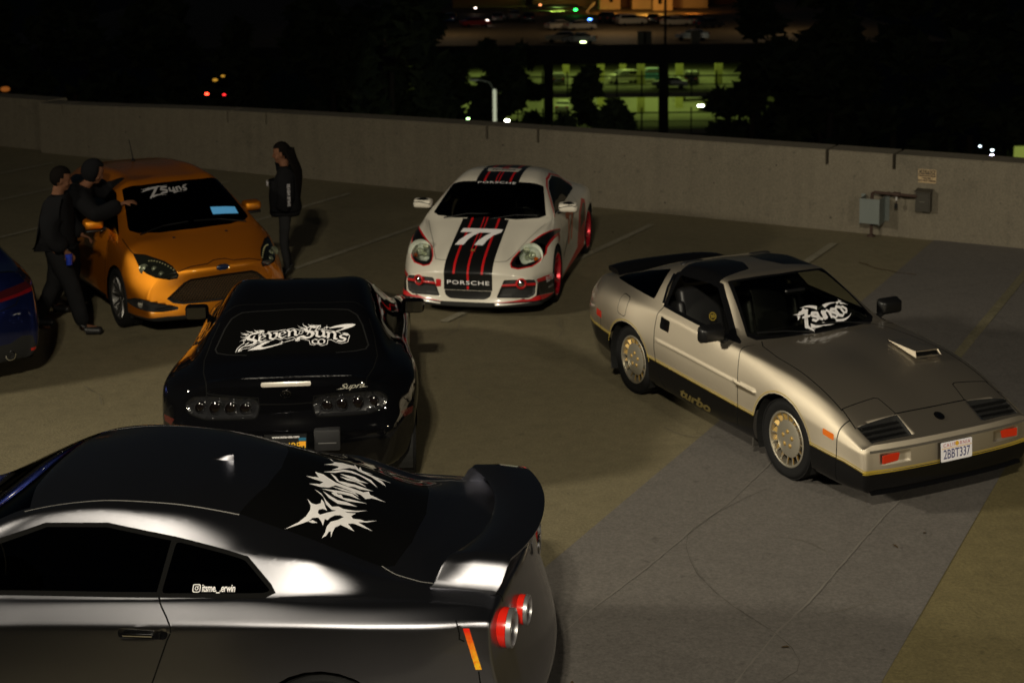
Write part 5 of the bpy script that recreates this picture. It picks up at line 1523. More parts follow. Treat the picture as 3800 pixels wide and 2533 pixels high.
    t = text_bm('7SUN850', .075, .001); place_flat(t, (-.0145, 0, -.012), (0, -1, 0), (0, 0, 1)); obj('plate_number', t, mat('plate_yellow', (.8, .45, .03), .5), pl)
    t = text_bm('www.suns-usa.com', .026, .0008); place_flat(t, (-.0145, 0, .060), (0, -1, 0), (0, 0, 1)); obj('plate_frame_text', t, M_WHITE, pl)
    bm = NB(); flat_poly(bm, [(.095, .028), (.148, .028), (.148, .052), (.095, .052)]); place_flat(bm, (-.0155, 0, 0), (0, -1, 0), (0, 0, 1)); obj('plate_tab', bm, mat('tab_blue', (.01, .12, .22), .5), pl)
    bm = NB(); flat_poly(bm, [(.098, -.01), (.146, -.01), (.146, .024), (.098, .024)]); place_flat(bm, (-.0157, 0, 0), (0, -1, 0), (0, 0, 1)); obj('plate_sticker', bm, mat('tab_orange', (.95, .42, .02), .5), pl)
    bm = NB(); box(bm, (c.x - .03, -.40, .46), (c.x + .05, -.205, .625), .015, 2); bx_ = obj('bumper_block', bm, mat('grey_plastic', (.020, .020, .022), .6, spec=.3), T, 40)
    bm = NB(); box(bm, (c.x - .034, -.37, .52), (c.x - .02, -.235, .528), .002); obj('bumper_slot', bm, mat('slot_grey', (.12, .12, .12), .4), bx_)
    for sd in (1, -1):
        m_ = door_mirror(T, -.80, .965, .895, M_GBLACK, sd, .13, .21, .14)
        for ch in m_.children:
            if ch.name.startswith('mirror_glass'): ch.data.materials[0] = mat('dark_mirror', (.22, .22, .22), .05, 1.)
            else: ch.data.materials[0] = M_GBLACK
    # deck bead and washers
    bm = NB(); lathe(bm, [(.001, .01), (.012, .008), (.014, 0)], 12, Matrix.Translation((-2.75, -.52, .955)) @ Matrix.Rotation(R(90), 4, 'X')); obj('hatch_stop', bm, M_BLACK, T)
    bm = seven_suns_bm()
    place_flat(bm, (-2.315, -.028, 1.07), (0, -1, 0), (.905, 0, .42), full, .004, .05)
    obj('rear_window_lettering', bm, M_WHITE, T)
    bm = NB(); lathe(bm, [(.05, 0), (.055, .12), (.048, .125), (.046, 0)], 24, Matrix.Translation((-3.18, .55, .27)) @ Matrix.Rotation(R(90), 4, 'Z')); obj('exhaust_tip', bm, M_CHROME, T, 40)
    return T
CAR_S = build_s()
# ------------------------------------------------------------------ white race-striped coupe facing the camera
P_W = mat('white_paint', (.66, .62, .54), .35, 0., 1.)
M_VRED = mat('red_vinyl', (.50, .010, .012), .35, 0, .5)
M_VBLK = mat('black_vinyl', (.006, .006, .006), .28, 0, .5)
M_REDRIM = mat('red_alloy', (.55, .015, .03), .28, .5, .8)
M_HOUSE = mat('lamp_bowl', (.90, .96, .86), .5, .15)
M_PROJ = mat('projector_bowl', (.75, .80, .62), .25, .6)
M_LENS = glass_mat('lamp_lens', (.86, .88, .86))
M_GLASS2 = glass_mat('screen_tint', (.30, .31, .29))
def build_c():
    T = thing('white_race_coupe', 'white coupe with black and red racing stripes and number 77 facing the camera', 'car', (-.335, 16.335, 0), R(-100.9))
    L = [
        [(.89, 0, .50), (.86, 0, .555), (.80, 0, .61), (.6, 0, .70), (.3, 0, .79), (0, 0, .875), (-.09, 0, .905), (-.18, 0, .955), (-.81, 0, 1.235), (-1.0, 0, 1.278), (-1.35, 0, 1.302), (-1.8, 0, 1.262), (-2.4, 0, 1.085), (-2.95, 0, .90), (-3.15, 0, .86), (-3.36, 0, .78)],
        [(.89, .25, .50), (.86, .25, .553), (.80, .26, .607), (.6, .28, .693), (.3, .30, .783), (0, .33, .868), (-.13, .36, .90), (-.22, .36, .945), (-.82, .31, 1.225), (-1.0, .30, 1.265), (-1.35, .29, 1.288), (-1.8, .28, 1.248), (-2.4, .28, 1.07), (-2.95, .28, .885), (-3.15, .27, .85), (-3.36, .26, .77)],
        [(.88, .42, .49), (.85, .43, .535), (.79, .44, .58), (.6, .455, .645), (.3, .50, .735), (0, .60, .825), (-.22, .69, .885), (-.33, .69, .925), (-.85, .575, 1.165), (-1.1, .545, 1.215), (-1.4, .535, 1.23), (-1.85, .54, 1.165), (-2.4, .575, .99), (-2.95, .56, .855), (-3.15, .53, .825), (-3.36, .5, .75)],
        [(.87, .56, .475), (.84, .57, .51), (.77, .59, .555), (.6, .625, .645), (.4, .655, .74), (.15, .685, .82), (-.1, .725, .865), (-.3, .762, .885), (-.9, .752, .90), (-1.5, .745, .912), (-2.0, .75, .93), (-2.4, .77, .915), (-2.8, .74, .86), (-3.15, .66, .80), (-3.36, .60, .73)],
        [(.86, .66, .45), (.83, .68, .475), (.75, .705, .51), (.55, .755, .60), (.3, .795, .69), (0, .825, .75), (-.5, .82, .76), (-1.3, .815, .765), (-1.9, .85, .79), (-2.4, .885, .79), (-2.8, .855, .76), (-3.15, .75, .71), (-3.38, .66, .68)],
        [(.88, .72, .40), (.83, .75, .405), (.7, .79, .42), (.45, .845, .46), (.1, .872, .5), (-.5, .85, .5), (-1.3, .842, .5), (-1.9, .872, .53), (-2.4, .902, .54), (-2.9, .87, .53), (-3.42, .7, .5)],
        [(.90, .76, .24), (.83, .79, .243), (.7, .82, .25), (.4, .862, .26), (-.5, .85, .26), (-1.9, .865, .27), (-2.4, .90, .3), (-2.9, .86, .3), (-3.43, .7, .34)],
        [(.93, .77, .15), (.83, .80, .145), (.7, .82, .14), (.4, .84, .14), (-.5, .82, .15), (-2.4, .85, .18), (-3.4, .66, .24)],
        [(.86, .55, .14), (.7, .55, .14), (-.5, .55, .15), (-2.4, .55, .18), (-3.35, .5, .24)],
    ]
    st = [.86, .78, .6, .4, .2, 0, -.15, -.3, -.5, -.82, -1.05, -1.35, -1.8, -2.1, -2.4, -2.7, -2.95, -3.15]
    bm = shell(L, 4, st, front=(.30, 2.6, .8), rear=(.25, 2.2, .6), creases=[('front', 2, 0, .3)])
    B = Body(bm)
    sdv = (0, -1, 0); dn = (0, 0, -1); fr = (-.972, 0, -.235)
    hood = lambda c: c.x > -.5
    B.cut('windshield', [(-.105, -.02, .92), (-.14, .36, .92), (-.24, .60, .92), (-.32, .672, .935), (-.855, .558, 1.15), (-.835, .45, 1.19), (-.815, .30, 1.21), (-.80, -.02, 1.225)], (-.45, 0, -.89), flt=lambda c: c.x < -.08 and c.x > -1)
    B.cut('side_window', rrect([(-.47, 1, .91), (-.90, 1, 1.13), (-1.12, 1, 1.188), (-1.45, 1, 1.198), (-1.80, 1, 1.11), (-2.02, 1, .98), (-2.0, 1, .945), (-1.2, 1, .91)], .04), sdv, flt=lambda c: c.z > .87, face=.01)
    B.strip('window_outline', [(-.40, 1, .90), (-.89, 1, 1.152), (-1.12, 1, 1.21), (-1.45, 1, 1.22), (-1.82, 1, 1.125), (-2.06, 1, .975)], .022, sdv, flt=lambda c: c.z > .88, face=.01)
    # bonnet seam
    B.strip('panel_gap', [(-.15, .69, 2), (.1, .61, 2), (.35, .515, 2), (.58, .445, 2), (.70, .40, 2), (.745, .33, 2), (.765, .25, 2), (.77, -.02, 2)], .007, dn, flt=lambda c: c.z > .5)
    # stripes over bonnet, bumper, roof
    hs = lambda c: c.x > -.13 and c.z > .2
    B.cut('stripe_black', [(1.2, -.02, 2), (1.2, .272, 2), (-.2, .272, 2), (-.2, -.02, 2)], dn, flt=lambda c: c.x > -.125 and c.z > .45)
    B.cut('stripe_black', [(.9, -.02, .52), (.9, .272, .52), (.9, .272, .325), (.9, -.02, .325)], fr, flt=lambda c: c.x > .6)
    B.cut('stripe_black', [(-.79, -.02, 2), (-.79, .262, 2), (-3.2, .262, 2), (-3.2, -.02, 2)], dn, flt=lambda c: c.x < -.79 and c.z > .8)
    for y0, y1 in ((.145, .171),):
        B.cut('stripe_red', [(1.2, y0, 2), (1.2, y1, 2), (-.2, y1, 2), (-.2, y0, 2)], dn, keep='stripe_black', flt=lambda c: c.x > -.125 and c.z > .45)
        B.cut('stripe_red', [(2, y0, .52), (2, y1, .52), (2, y1, .43), (2, y0, .43)], fr, keep='stripe_black', flt=lambda c: c.x > .6)
        B.cut('stripe_red', [(2, y0, .372), (2, y1, .372), (2, y1, .335), (2, y0, .335)], fr, keep='stripe_black', flt=lambda c: c.x > .6)
        B.cut('stripe_red', [(-.79, y0, 2), (-.79, y1, 2), (-3.2, y1, 2), (-3.2, y0, 2)], dn, keep='stripe_black', flt=lambda c: c.x < -.79)
    B.cut('stripe_red', [(1.2, -.02, 2), (1.2, .012, 2), (.62, .012, 2), (.62, -.02, 2)], dn, keep='stripe_black', flt=lambda c: c.z > .45)
    B.cut('stripe_red', [(.9, -.02, .52), (.9, .012, .52), (.9, .012, .43), (.9, -.02, .43)], fr, keep='stripe_black', flt=lambda c: c.x > .6)
    B.cut('stripe_red', [(.9, -.02, .372), (.9, .012, .372), (.9, .012, .335), (.9, -.02, .335)], fr, keep='stripe_black', flt=lambda c: c.x > .6)
    for a, b in ((.62, -.2), (-.79, -3.2)):
        B.cut('stripe_red', [(a, .013, 2), (a, .026, 2), (b, .026, 2), (b, .013, 2)], dn, keep='stripe_black', flt=lambda c: c.z > .45)
    # head lamp surrounds: measured in the plane x = .5, y from .617 at the lens centre
    def hp(px, py): return (.5, .634 + (px - 1365) * .00116, .651 - (py - 950) * .00119)
    fl = lambda c: c.x > -.45 and c.y > .3
    lens = [hp(*p) for p in ((1440, 835), (1475, 850), (1490, 885), (1480, 940), (1430, 1000), (1340, 1040), (1262, 1048), (1238, 1020), (1262, 950), (1330, 870), (1388, 838))]
    red = [hp(*p) for p in ((1566, 645), (1535, 770), (1500, 878), (1500, 930), (1455, 1012), (1400, 1062), (1280, 1094), (1215, 1080), (1198, 1040), (1205, 990), (1250, 905), (1310, 852), (1420, 748))]
    blk = [hp(*p) for p in ((1545, 672), (1515, 775), (1484, 868), (1488, 925), (1445, 1005), (1392, 1052), (1280, 1082), (1222, 1070), (1208, 1038), (1218, 990), (1262, 912), (1330, 850), (1430, 758))]
    B.cut('lamp_surround', red, fr, flt=fl); B.cut('lamp_mask', blk, fr, flt=fl, keep='lamp_surround'); B.cut('headlight_lens', lens, fr, flt=fl, keep='lamp_mask')
    # intakes and side graphics: plane x = .8
    def ip(px, py): return (.8, .372 + (px - 1090) * .001142, .432 - (py - 1195) * .00118)
    f2 = lambda c: c.x > .25 and c.z < .62
    B.cut('bumper_red', [ip(*p) for p in ((1400, 1180), (1640, 1052), (1660, 1110), (1405, 1225))], fr, flt=f2, face=0.)
    B.cut('bumper_black', [ip(*p) for p in ((1398, 1216), (1660, 1102), (1660, 1268), (1560, 1290), (1390, 1345), (1300, 1372))], fr, flt=f2, face=0.)
    B.cut('bumper_red', [ip(*p) for p in ((1000, 1418), (1200, 1392), (1390, 1345), (1660, 1262), (1660, 1312), (1400, 1385), (1200, 1410))], fr, flt=f2, face=0.)
    B.cut('bumper_black', [ip(*p) for p in ((990, 1424), (1400, 1385), (1660, 1312), (1660, 1325), (1400, 1397), (990, 1436))], fr, flt=f2, face=0.)
    io = rrect([ip(*p) for p in ((1100, 1188), (1395, 1170), (1418, 1205), (1408, 1335), (1350, 1372), (1030, 1382))], .02)
    ii = rrect([ip(*p) for p in ((1112, 1198), (1392, 1182), (1404, 1215), (1396, 1325), (1340, 1360), (1042, 1370))], .02)
    B.cut('intake_rim', io, fr, flt=f2, face=0.); B.cut('intake_mesh', ii, fr, flt=f2, keep='intake_rim', face=0.)
    B.cut('intake_bar', [ip(*p) for p in ((1040, 1262), (1100, 1240), (1404, 1212), (1404, 1236), (1100, 1260))], fr, flt=f2, keep='intake_mesh', face=0.)
    B.push('intake_mesh', -.025)
    B.cut('centre_intake', rrect([(.9, -.02, .322), (.9, .265, .322), (.9, .255, .265), (.9, .20, .228), (.9, -.02, .222)], [0, .01, .03, .03, 0]), fr, flt=lambda c: c.x > .5)
    B.cut('front_splitter', [(.9, -.02, .198), (.9, .30, .195), (.9, .31, .165), (.9, 1.0, .20), (.9, 1.0, .05), (.9, -.02, .05)], (-1, 0, 0), flt=lambda c: c.x > .3 and c.z < .24, face=0.)
    # flank graphics
    B.strip('panel_gap', [(-.62, 1, .90), (-.52, 1, .70), (-.50, 1, .35)], .007, sdv); B.strip('panel_gap', [(-1.72, 1, .90), (-1.78, 1, .6), (-1.70, 1, .35)], .007, sdv)
    B.cut('flank_band', [(-.42, 1, .40), (-.55, 1, .40), (-1.72, 1, .80), (-1.60, 1, .80)], sdv, flt=lambda c: c.z < .88)
    B.cut('flank_red', [(-.42, 1, .16), (-2.0, 1, .16), (-2.0, 1, .30), (-1.6, 1, .28), (-.42, 1, .20)], sdv, flt=lambda c: c.z < .6)
    B.cut('flank_red', [(-1.55, 1, .25), (-2.06, 1, .25), (-2.12, 1, .78), (-1.98, 1, .82), (-1.75, 1, .70)], sdv, flt=lambda c: c.z < .9)
    B.cut('flank_black', [(-1.80, 1, .46), (-2.06, 1, .52), (-2.09, 1, .74), (-1.98, 1, .76), (-1.82, 1, .66)], sdv, flt=lambda c: c.z < .9)
    wheel_arches(B, (0, -2.415), .325, .348)
    ms = dict(body=P_W, windshield=M_GLASS2, side_window=M_DGLASS, window_outline=M_VRED, panel_gap=mat('seam_grey', (.10, .10, .09), .6), stripe_black=M_VBLK, stripe_red=M_VRED, lamp_surround=M_VRED, lamp_mask=M_VBLK, headlight_lens=M_LENS,
              bumper_red=M_VRED, bumper_black=M_VBLK, intake_rim=P_W, intake_mesh=mat('mesh_black', (.012, .012, .012), .6), intake_bar=M_VRED, centre_intake=mat('intake_black', (.01, .01, .01), .3), front_splitter=M_MATT,
              flank_band=mat('olive_vinyl', (.09, .085, .07), .4), flank_red=M_VRED, flank_black=M_VBLK)
    B.build(T, ms, pairs=('side_window', 'window_outline', 'lamp_surround', 'lamp_mask', 'headlight_lens', 'bumper_red', 'bumper_black', 'intake_rim', 'intake_mesh', 'intake_bar', 'flank_band', 'flank_red', 'flank_black'), drop=('arch',))
    full = B.full
    wheel_wells(T, (0, -2.415), .325, .348, (.86, .885))
    for x, y in ((0, .745), (-2.415, .765)):
        for sd in (1, -1): spoke_wheel(T, x, sd * y, .322, .248, .24, M_REDRIM, 5, sd=sd, twin=True, wid=.05, dish=.3)
    # head lamps: bowl, projector, side bulb
    for sd in (1, -1):
        c = full.ray_cast(Vector((2.0, sd * .635, 1.005)), Vector((-.972, 0, -.235)))[0]
        Mx = Matrix.Translation(c + Vector((-.075, 0, -.012))) @ Matrix.Rotation(R(-90), 4, 'Z') @ Matrix.Rotation(R(14), 4, 'X')
        bm = NB(); lathe(bm, [(.001, -.06), (.06, -.05), (.12, .0), (.135, .045)], 28, Mx); hb = obj('headlight', bm, M_HOUSE, T, 40)
        for dx, dz, r in ((.055, .055, .032), (-.01, .0, .042), (.045, -.02, .030), (-.06, -.045, .028)):
            bm = NB(); lathe(bm, [(r * .9, -.03), (r, .02), (r * .86, .026), (r * .8, .008), (.001, .022)], 20, Mx @ Matrix.Translation((sd * dx, .01, dz))); obj('lamp_projector', bm, M_PROJ if dx != -.06 else M_AMBER, hb, 50)
        # fog lamp
        yf = .575
        cf = full.ray_cast(Vector((2.0, sd * yf, .396 + .29)), Vector((-.972, 0, -.235)))[0]
        Mf = Matrix.Translation(cf + Vector((-.01, 0, 0))) @ Matrix.Rotation(R(-90 + sd * 22), 4, 'Z')
        bm = NB(); lathe(bm, [(.060, -.02), (.060, .018), (.050, .024), (.042, .018), (.042, -.01)], 24, Mf); fo = obj('fog_lamp_ring', bm, M_VRED, T, 40)
        bm = NB(); lathe(bm, [(.042, .010), (.025, .022), (.001, .026)], 20, Mf); obj('fog_lamp', bm, M_CHROME, fo, 50)
    # tow hook
    bm = NB(); box(bm, (.0, -.03, -.05), (.02, .03, .035), .008, 2); o = obj('tow_hook', bm, M_VRED, T, 40); o.location = (.85, -.335, .395)
    # mirrors, white below and black above
    for sd in (1, -1):
        m_ = door_mirror(T, -.64, .885, .965, P_W, sd, .12, .24, .125)
        bm = NB(); lathe(bm, [(.001, .0)], 3) if False else None
        bm = NB()
        rows = []
        for i in range(9):
            t = -1 + 2 * i / 8
            rows.append([(-.05, t * .112, .030 + .034 * (1 - t * t)), (.02, t * .112, .036 + .030 * (1 - t * t)), (.064, t * .10, .012 + .012 * (1 - t * t) + .012 * sd * t)])
        grid_sheet(bm, rows); solidify(bm, .004); obj('mirror_cap', bm, M_VBLK, m_, 50)
    # lettering
    t = text_bm('PORSCHE', .085, .0006, 0, 1.15); bmesh.ops.scale(t, vec=(1.16, .72, 1), verts=t.verts)
    tm = bpy.data.meshes.new('t'); t.to_mesh(tm); t.free()
    b1 = NB(); b1.from_mesh(tm); bmesh.ops.scale(b1, vec=(1.02, 1, 1), verts=b1.verts); place_flat(b1, (.93, 0, .402), (0, 1, 0), (0, 0, 1), full, .003, .05); obj('bumper_lettering', b1, M_WHITE, T)
    b1 = NB(); b1.from_mesh(tm); place_flat(b1, (-.765, 0, 1.212), (0, 1, 0), (-.89, 0, .45), full, .004, .05); obj('windscreen_lettering', b1, M_WHITE, T)
    # number 77 on the bonnet
    bm = NB()
    for x0 in (-.105, .105):
        flat_poly(bm, [(x0 - .10, .17), (x0 + .13, .17), (x0 + .125, .115), (x0 + .05, .05), (x0 + .005, -.03), (x0 - .02, -.12), (x0 - .115, -.12), (x0 - .09, -.04), (x0 - .03, .05), (x0 + .02, .098), (x0 - .115, .098)])
    bmesh.ops.scale(bm, vec=(1.05, 1.35, 1), verts=bm.verts)
    place_flat(bm, (.40, 0, 1.0), (0, 1, 0), (-.96, 0, .28), full, .003, .05); obj('race_number', bm, M_WHITE, T)
    # roof panel sticker
    bm = NB(); flat_poly(bm, [(p.x, p.y) for p in rrect([(-.19, -.10, 0), (.19, -.10, 0), (.215, .10, 0), (-.215, .10, 0)], .03)]); place_flat(bm, (-1.22, 0, 1.4), (0, 1, 0), (-1, 0, .05), full, .003, .06); rs_ = obj('roof_sticker', bm, P_W, T)
    t = text_bm('Mobiloil', .088, .002); place_flat(t, (-1.20, 0, 1.4), (0, 1, 0), (-1, 0, .05), full, .006, .05); obj('roof_lettering', t, mat('ink_blue', (.02, .025, .05), .4), rs_)
    bm = NB(); spike(bm, (-.03, .055), (.10, .08), .05, .1); spike(bm, (.02, .06), (.06, .03), .03); place_flat(bm, (-1.22, 0, 1.4), (0, 1, 0), (-1, 0, .05), full, .006, .05); obj('roof_emblem', bm, M_VRED, rs_)
    bm = NB(); flat_poly(bm, [(-.022, .02), (.022, .02), (.020, -.01), (0, -.03), (-.020, -.01)]); place_flat(bm, (.66, 0, .9), (0, 1, 0), (-.95, 0, .3), full, .005, .05); obj('bonnet_crest', bm, M_GOLD, T)
    t = text_bm('BILSTEIN', .085, .001); bmesh.ops.scale(t, vec=(.62, 1, 1), verts=t.verts); place_flat(t, (.50, 1.0, .375), (-.86, .5, .02), (0, 0, 1), full, .004, .05); obj('bumper_lettering', t, M_WHITE, T)
    t = text_bm('MICHELIN', .032, .0004); place_flat(t, (.50, 1.0, .285), (-.86, .5, .02), (0, 0, 1), full, .004, .05); obj('bumper_lettering', t, mat('grey_print', (.35, .34, .32), .5), T)
    t = text_bm('77', .50, .01, .25); place_flat(t, (-1.10, 1.0, .62), (-1, 0, 0), (0, 0, 1), full, .003, .06); obj('door_number', t, mat('orange_vinyl', (.60, .13, .04), .4), T)
    t = text_bm('Gbr', .11, .004, .3); place_flat(t, (-.23, 1.0, .70), (-1, 0, .25), (.1, 0, 1), full, .003, .05); obj('fender_lettering', t, mat('dark_red_ink', (.25, .03, .02), .4), T)
    # hood pins
    for sd in (1, -1):
        h = full.ray_cast(Vector((.80, sd * .60, .9)), Vector((0, 0, -1)))
        if h[0]:
            bm = NB(); lathe(bm, [(.001, .004), (.016, .003), (.018, 0)], 12, Matrix.Translation(h[0]) @ Matrix.Rotation(R(90), 4, 'X')); obj('bumper_plug', bm, M_BLACK, T)
    cabin(T, (-.1, -2.4), .26, .74)
    for y in (.36, -.36): seat(T, -1.18, y, .26, None, .25, True, -18, .60)
    steering(T, -.62, .36, .80)
    bm = NB(); box(bm, (-.62, -.66, .5), (-.25, .66, .845), .05, 3); obj('dashboard', bm, M_LEATHER, T, 40)
    for y0, y1 in ((-.50, .04), (.06, .60)):
        bm = NB(); tube(bm, [(-.10, y0, .915), (-.17, (y0 + y1) / 2, .955), (-.20, y1, .955)], .007, 6); obj('wiper', bm, M_BLACK, T)
    return T
CAR_C = build_c()
# ------------------------------------------------------------------ orange hot hatch
P_O = paint('tangerine_paint', (.84, .31, .024), .52, .36, (.52, .155, .008))
M_SCREENB = mat('glow_screen_sheet', (.10, .35, .6), .4, emit=(.10, .42, .85), estr=.22)  # blue glow put into a sheet that is no lamp
def build_f():
    T = thing('orange_hatchback', 'orange hatchback with large honeycomb grille and white sticker on its windscreen', 'car', (-3.552, 15.754, 0), R(-57.7))
    L = [
        [(.86, 0, .70), (.83, 0, .735), (.78, 0, .775), (.5, 0, .88), (.2, 0, .958), (.10, 0, .985), (0, 0, 1.04), (-.62, 0, 1.415), (-.8, 0, 1.452), (-1.3, 0, 1.484), (-2.0, 0, 1.46), (-2.6, 0, 1.40), (-2.85, 0, 1.33), (-3.2, 0, 1.10), (-3.38, 0, .96)],
        [(.86, .32, .70), (.83, .32, .733), (.78, .33, .77), (.5, .36, .874), (.2, .40, .953), (.07, .43, .982), (-.03, .43, 1.03), (-.64, .36, 1.402), (-.82, .35, 1.44), (-1.3, .34, 1.472), (-2.0, .33, 1.448), (-2.6, .33, 1.388), (-2.85, .33, 1.315), (-3.2, .34, 1.09), (-3.38, .34, .95)],
        [(.84, .50, .69), (.81, .51, .72), (.75, .53, .76), (.5, .57, .85), (.2, .64, .935), (-.01, .71, .978), (-.12, .71, 1.02), (-.72, .585, 1.352), (-.95, .565, 1.398), (-1.3, .555, 1.422), (-2.0, .545, 1.392), (-2.6, .53, 1.325), (-2.9, .54, 1.22), (-3.2, .55, 1.05), (-3.37, .55, .93)],
        [(.82, .60, .67), (.79, .62, .69), (.72, .65, .73), (.5, .71, .80), (.2, .775, .875), (-.1, .805, .93), (-.8, .805, .975), (-2.0, .795, 1.03), (-2.7, .755, 1.06), (-3.1, .69, 1.0), (-3.36, .64, .91)],
        [(.81, .68, .62), (.78, .71, .63), (.70, .74, .65), (.5, .795, .70), (.25, .84, .765), (-.1, .865, .82), (-1.0, .868, .85), (-2.2, .878, .88), (-2.9, .83, .88), (-3.38, .68, .86)],
        [(.84, .74, .50), (.80, .77, .505), (.65, .82, .52), (.35, .885, .56), (-.5, .89, .58), (-1.5, .89, .58), (-2.5, .905, .6), (-3.0, .86, .62), (-3.43, .7, .62)],
        [(.87, .77, .33), (.82, .80, .33), (.65, .84, .335), (.3, .888, .34), (-1.5, .888, .33), (-2.6, .90, .36), (-3.43, .72, .4)],
        [(.87, .74, .21), (.82, .77, .205), (.5, .83, .20), (-1.5, .845, .20), (-3.40, .68, .26)],
        [(.80, .55, .19), (-1.5, .55, .19), (-3.35, .5, .26)],
    ]
    st = [.81, .72, .5, .25, .08, -.1, -.35, -.68, -.88, -1.3, -1.7, -2.1, -2.6, -2.85, -3.1]
    bm = shell(L, 4, st, front=(.22, 2.3, .7), rear=(.15, 2.2, .5), creases=[('front', 1, 0, .2), (3, .4, -.2, .2)])
    B = Body(bm)
    sdv = (0, -1, 0); dn = (0, 0, -1); vd = (-.925, -.33, -.2)
    B.cut('windshield', [(.085, -.02, .995), (.06, .40, .995), (-.02, .62, .992), (-.10, .685, 1.01), (-.16, .685, 1.035), (-.715, .565, 1.345), (-.66, .36, 1.392), (-.64, -.02, 1.405)], (-.5, 0, -.86), flt=lambda c: -.85 < c.x < .1)
    B.cut('side_window', rrect([(-.15, 1, .965), (-.76, 1, 1.325), (-1.3, 1, 1.392), (-2.0, 1, 1.362), (-2.55, 1, 1.28), (-2.72, 1, 1.10), (-1.5, 1, 1.03)], .04), sdv, flt=lambda c: c.z > .93, face=.01)
    # lamps, measured on the plane x = .62 seen from the camera's side
    def hp(px, py): return (.62, .882 - (px - 855) * .00161, .909 - .000216 * (px - 855) - .00164 * (py - 775))
    fl = lambda c: c.x > .1 and c.y > .2
    hl = [hp(*p) for p in ((852, 772), (925, 775), (1000, 797), (1060, 815), (1112, 845), (1152, 898), (1142, 920), (1090, 928), (1000, 916), (935, 890), (885, 842))]
    B.cut('headlight', hl, vd, flt=fl, face=0.)
    B.strip('lamp_seal', hl, .014, vd, flt=fl, close=True, face=0.)
    B.strip('panel_gap', [hp(1152, 880), (.70, .30, .728), (.73, .12, .742), (.75, .06, .775), (.755, -.02, .782)], .009, vd, flt=lambda c: c.x > .3)
    B.strip('panel_gap', [hp(855, 775), (.2, .79, .88), (-.06, .775, .94)], .008, (0, -.7, -.7), flt=lambda c: c.x < .62 and c.x > -.2)
    gr = [(2, -.02, .625), (2, .33, .615), (2, .40, .585), (2, .50, .50), (2, .575, .44), (2, .52, .395), (2, .42, .375), (2, -.02, .365)]
    fr = (-1, 0, 0)
    B.cut('grille_rim', [(p[0], p[1] * 1.03, .49 + (p[2] - .49) * 1.09) for p in gr], fr, flt=lambda c: c.x > .4); B.cut('grille_opening', gr, fr, flt=lambda c: c.x > .4, keep='grille_rim')
    B.push('grille_opening', -.05)
    fg = rrect([(2, .90, .365), (2, .85, .42), (2, .80, .43), (2, .49, .345), (2, .485, .315), (2, .64, .30), (2, .85, .32)], .015)
    B.cut('fog_slot', fg, fr, flt=lambda c: c.x > .3, face=0.)
    B.push('fog_slot', -.02)
    B.cut('front_skirt', [(2, -.02, .245), (2, .6, .25), (2, 1, .23), (2, 1, .1), (2, -.02, .1)], fr, flt=lambda c: c.x > .3 and c.z < .3, face=0.)
    B.strip('panel_gap', [(-.34, 1, .94), (-.36, 1, .7), (-.42, 1, .35)], .008, sdv)
    B.cut('side_skirt', [(-.4, 1, .27), (-2.2, 1, .27), (-2.2, 1, .1), (-.4, 1, .1)], sdv, flt=lambda c: c.z < .3, face=0.)
    wheel_arches(B, (0, -2.648), .325, .352)
    ms = dict(body=P_O, windshield=M_DGLASS, side_window=M_DGLASS, headlight=mat('lamp_dark', (.008, .009, .007), .12, 0, .8), lamp_seal=M_GAP, panel_gap=M_GAP, grille_rim=M_BLACK, grille_opening=M_MATT, fog_slot=M_MATT, front_skirt=M_MATT, side_skirt=M_BLACK)
    B.build(T, ms, pairs=('side_window', 'headlight', 'lamp_seal', 'fog_slot', 'side_skirt'), drop=('arch',), rename={'headlight': 'headlight_lens'})
    full = B.full
    wheel_wells(T, (0, -2.648), .325, .352, (.875, .895))
    for x, y in ((0, .77), (-2.648, .77)):
        for sd in (1, -1): spoke_wheel(T, x, sd * y, .322, .236, .235, mat('grey_alloy', (.16, .155, .15), .35, .9), 10, sd=sd, wid=.026)
    # lamp insides
    for sd in (1, -1):
        o = None
        for y, z, r in ((.775, .745, .052), (.66, .735, .030), (.585, .672, .028)):
            h = full.ray_cast(Vector((1.6, sd * y + sd * .33 * (1.6 - .62) / .925, z + .2 * (1.6 - .62) / .925)), Vector((-.925, -sd * .33, -.2)))[0]
            if h is None: continue
            Mx = Matrix.Translation(h + Vector((-.004, 0, 0))) @ Matrix.Rotation(R(-90 + sd * 20), 4, 'Z') @ Matrix.Rotation(R(12), 4, 'X')
            bm = NB(); lathe(bm, [(r, -.02), (r * 1.03, .008), (r * .9, .012), (r * .85, -.004), (r * .5, .006), (.001, .010)], 20, Mx)
            q = obj('headlight_projector', bm, mat('projector_glass', (.26, .28, .20), .3, .6), T, 50)
        for k in range(10):
            t = k / 9
            y = .72 - .27 * t; z = .825 - .125 * t ** 1.8
            h = full.ray_cast(Vector((1.6, sd * y + sd * .33 * (1.6 - .62) / .925, z + .2 * (1.6 - .62) / .925)), Vector((-.925, -sd * .33, -.2)))[0]
            if h is None: continue
            bm = NB(); lathe(bm, [(.001, .005), (.008, .004), (.009, -.004)], 8); q = obj('running_light', bm, mat('led_off', (.30, .28, .15), .3), T)
            q.location = h; q.rotation_euler = (0, 0, R(-90))
        cf = full.ray_cast(Vector((2.0, sd * .80, .365)), Vector((-1, 0, 0)))[0]
        bm = NB(); lathe(bm, [(.038, -.03), (.04, .01), (.03, .012), (.001, .014)], 18, Matrix.Translation(cf + Vector((.0, 0, 0))) @ Matrix.Rotation(R(-90 + sd * 20), 4, 'Z')); obj('fog_lamp', bm, M_CHROME, T, 50)
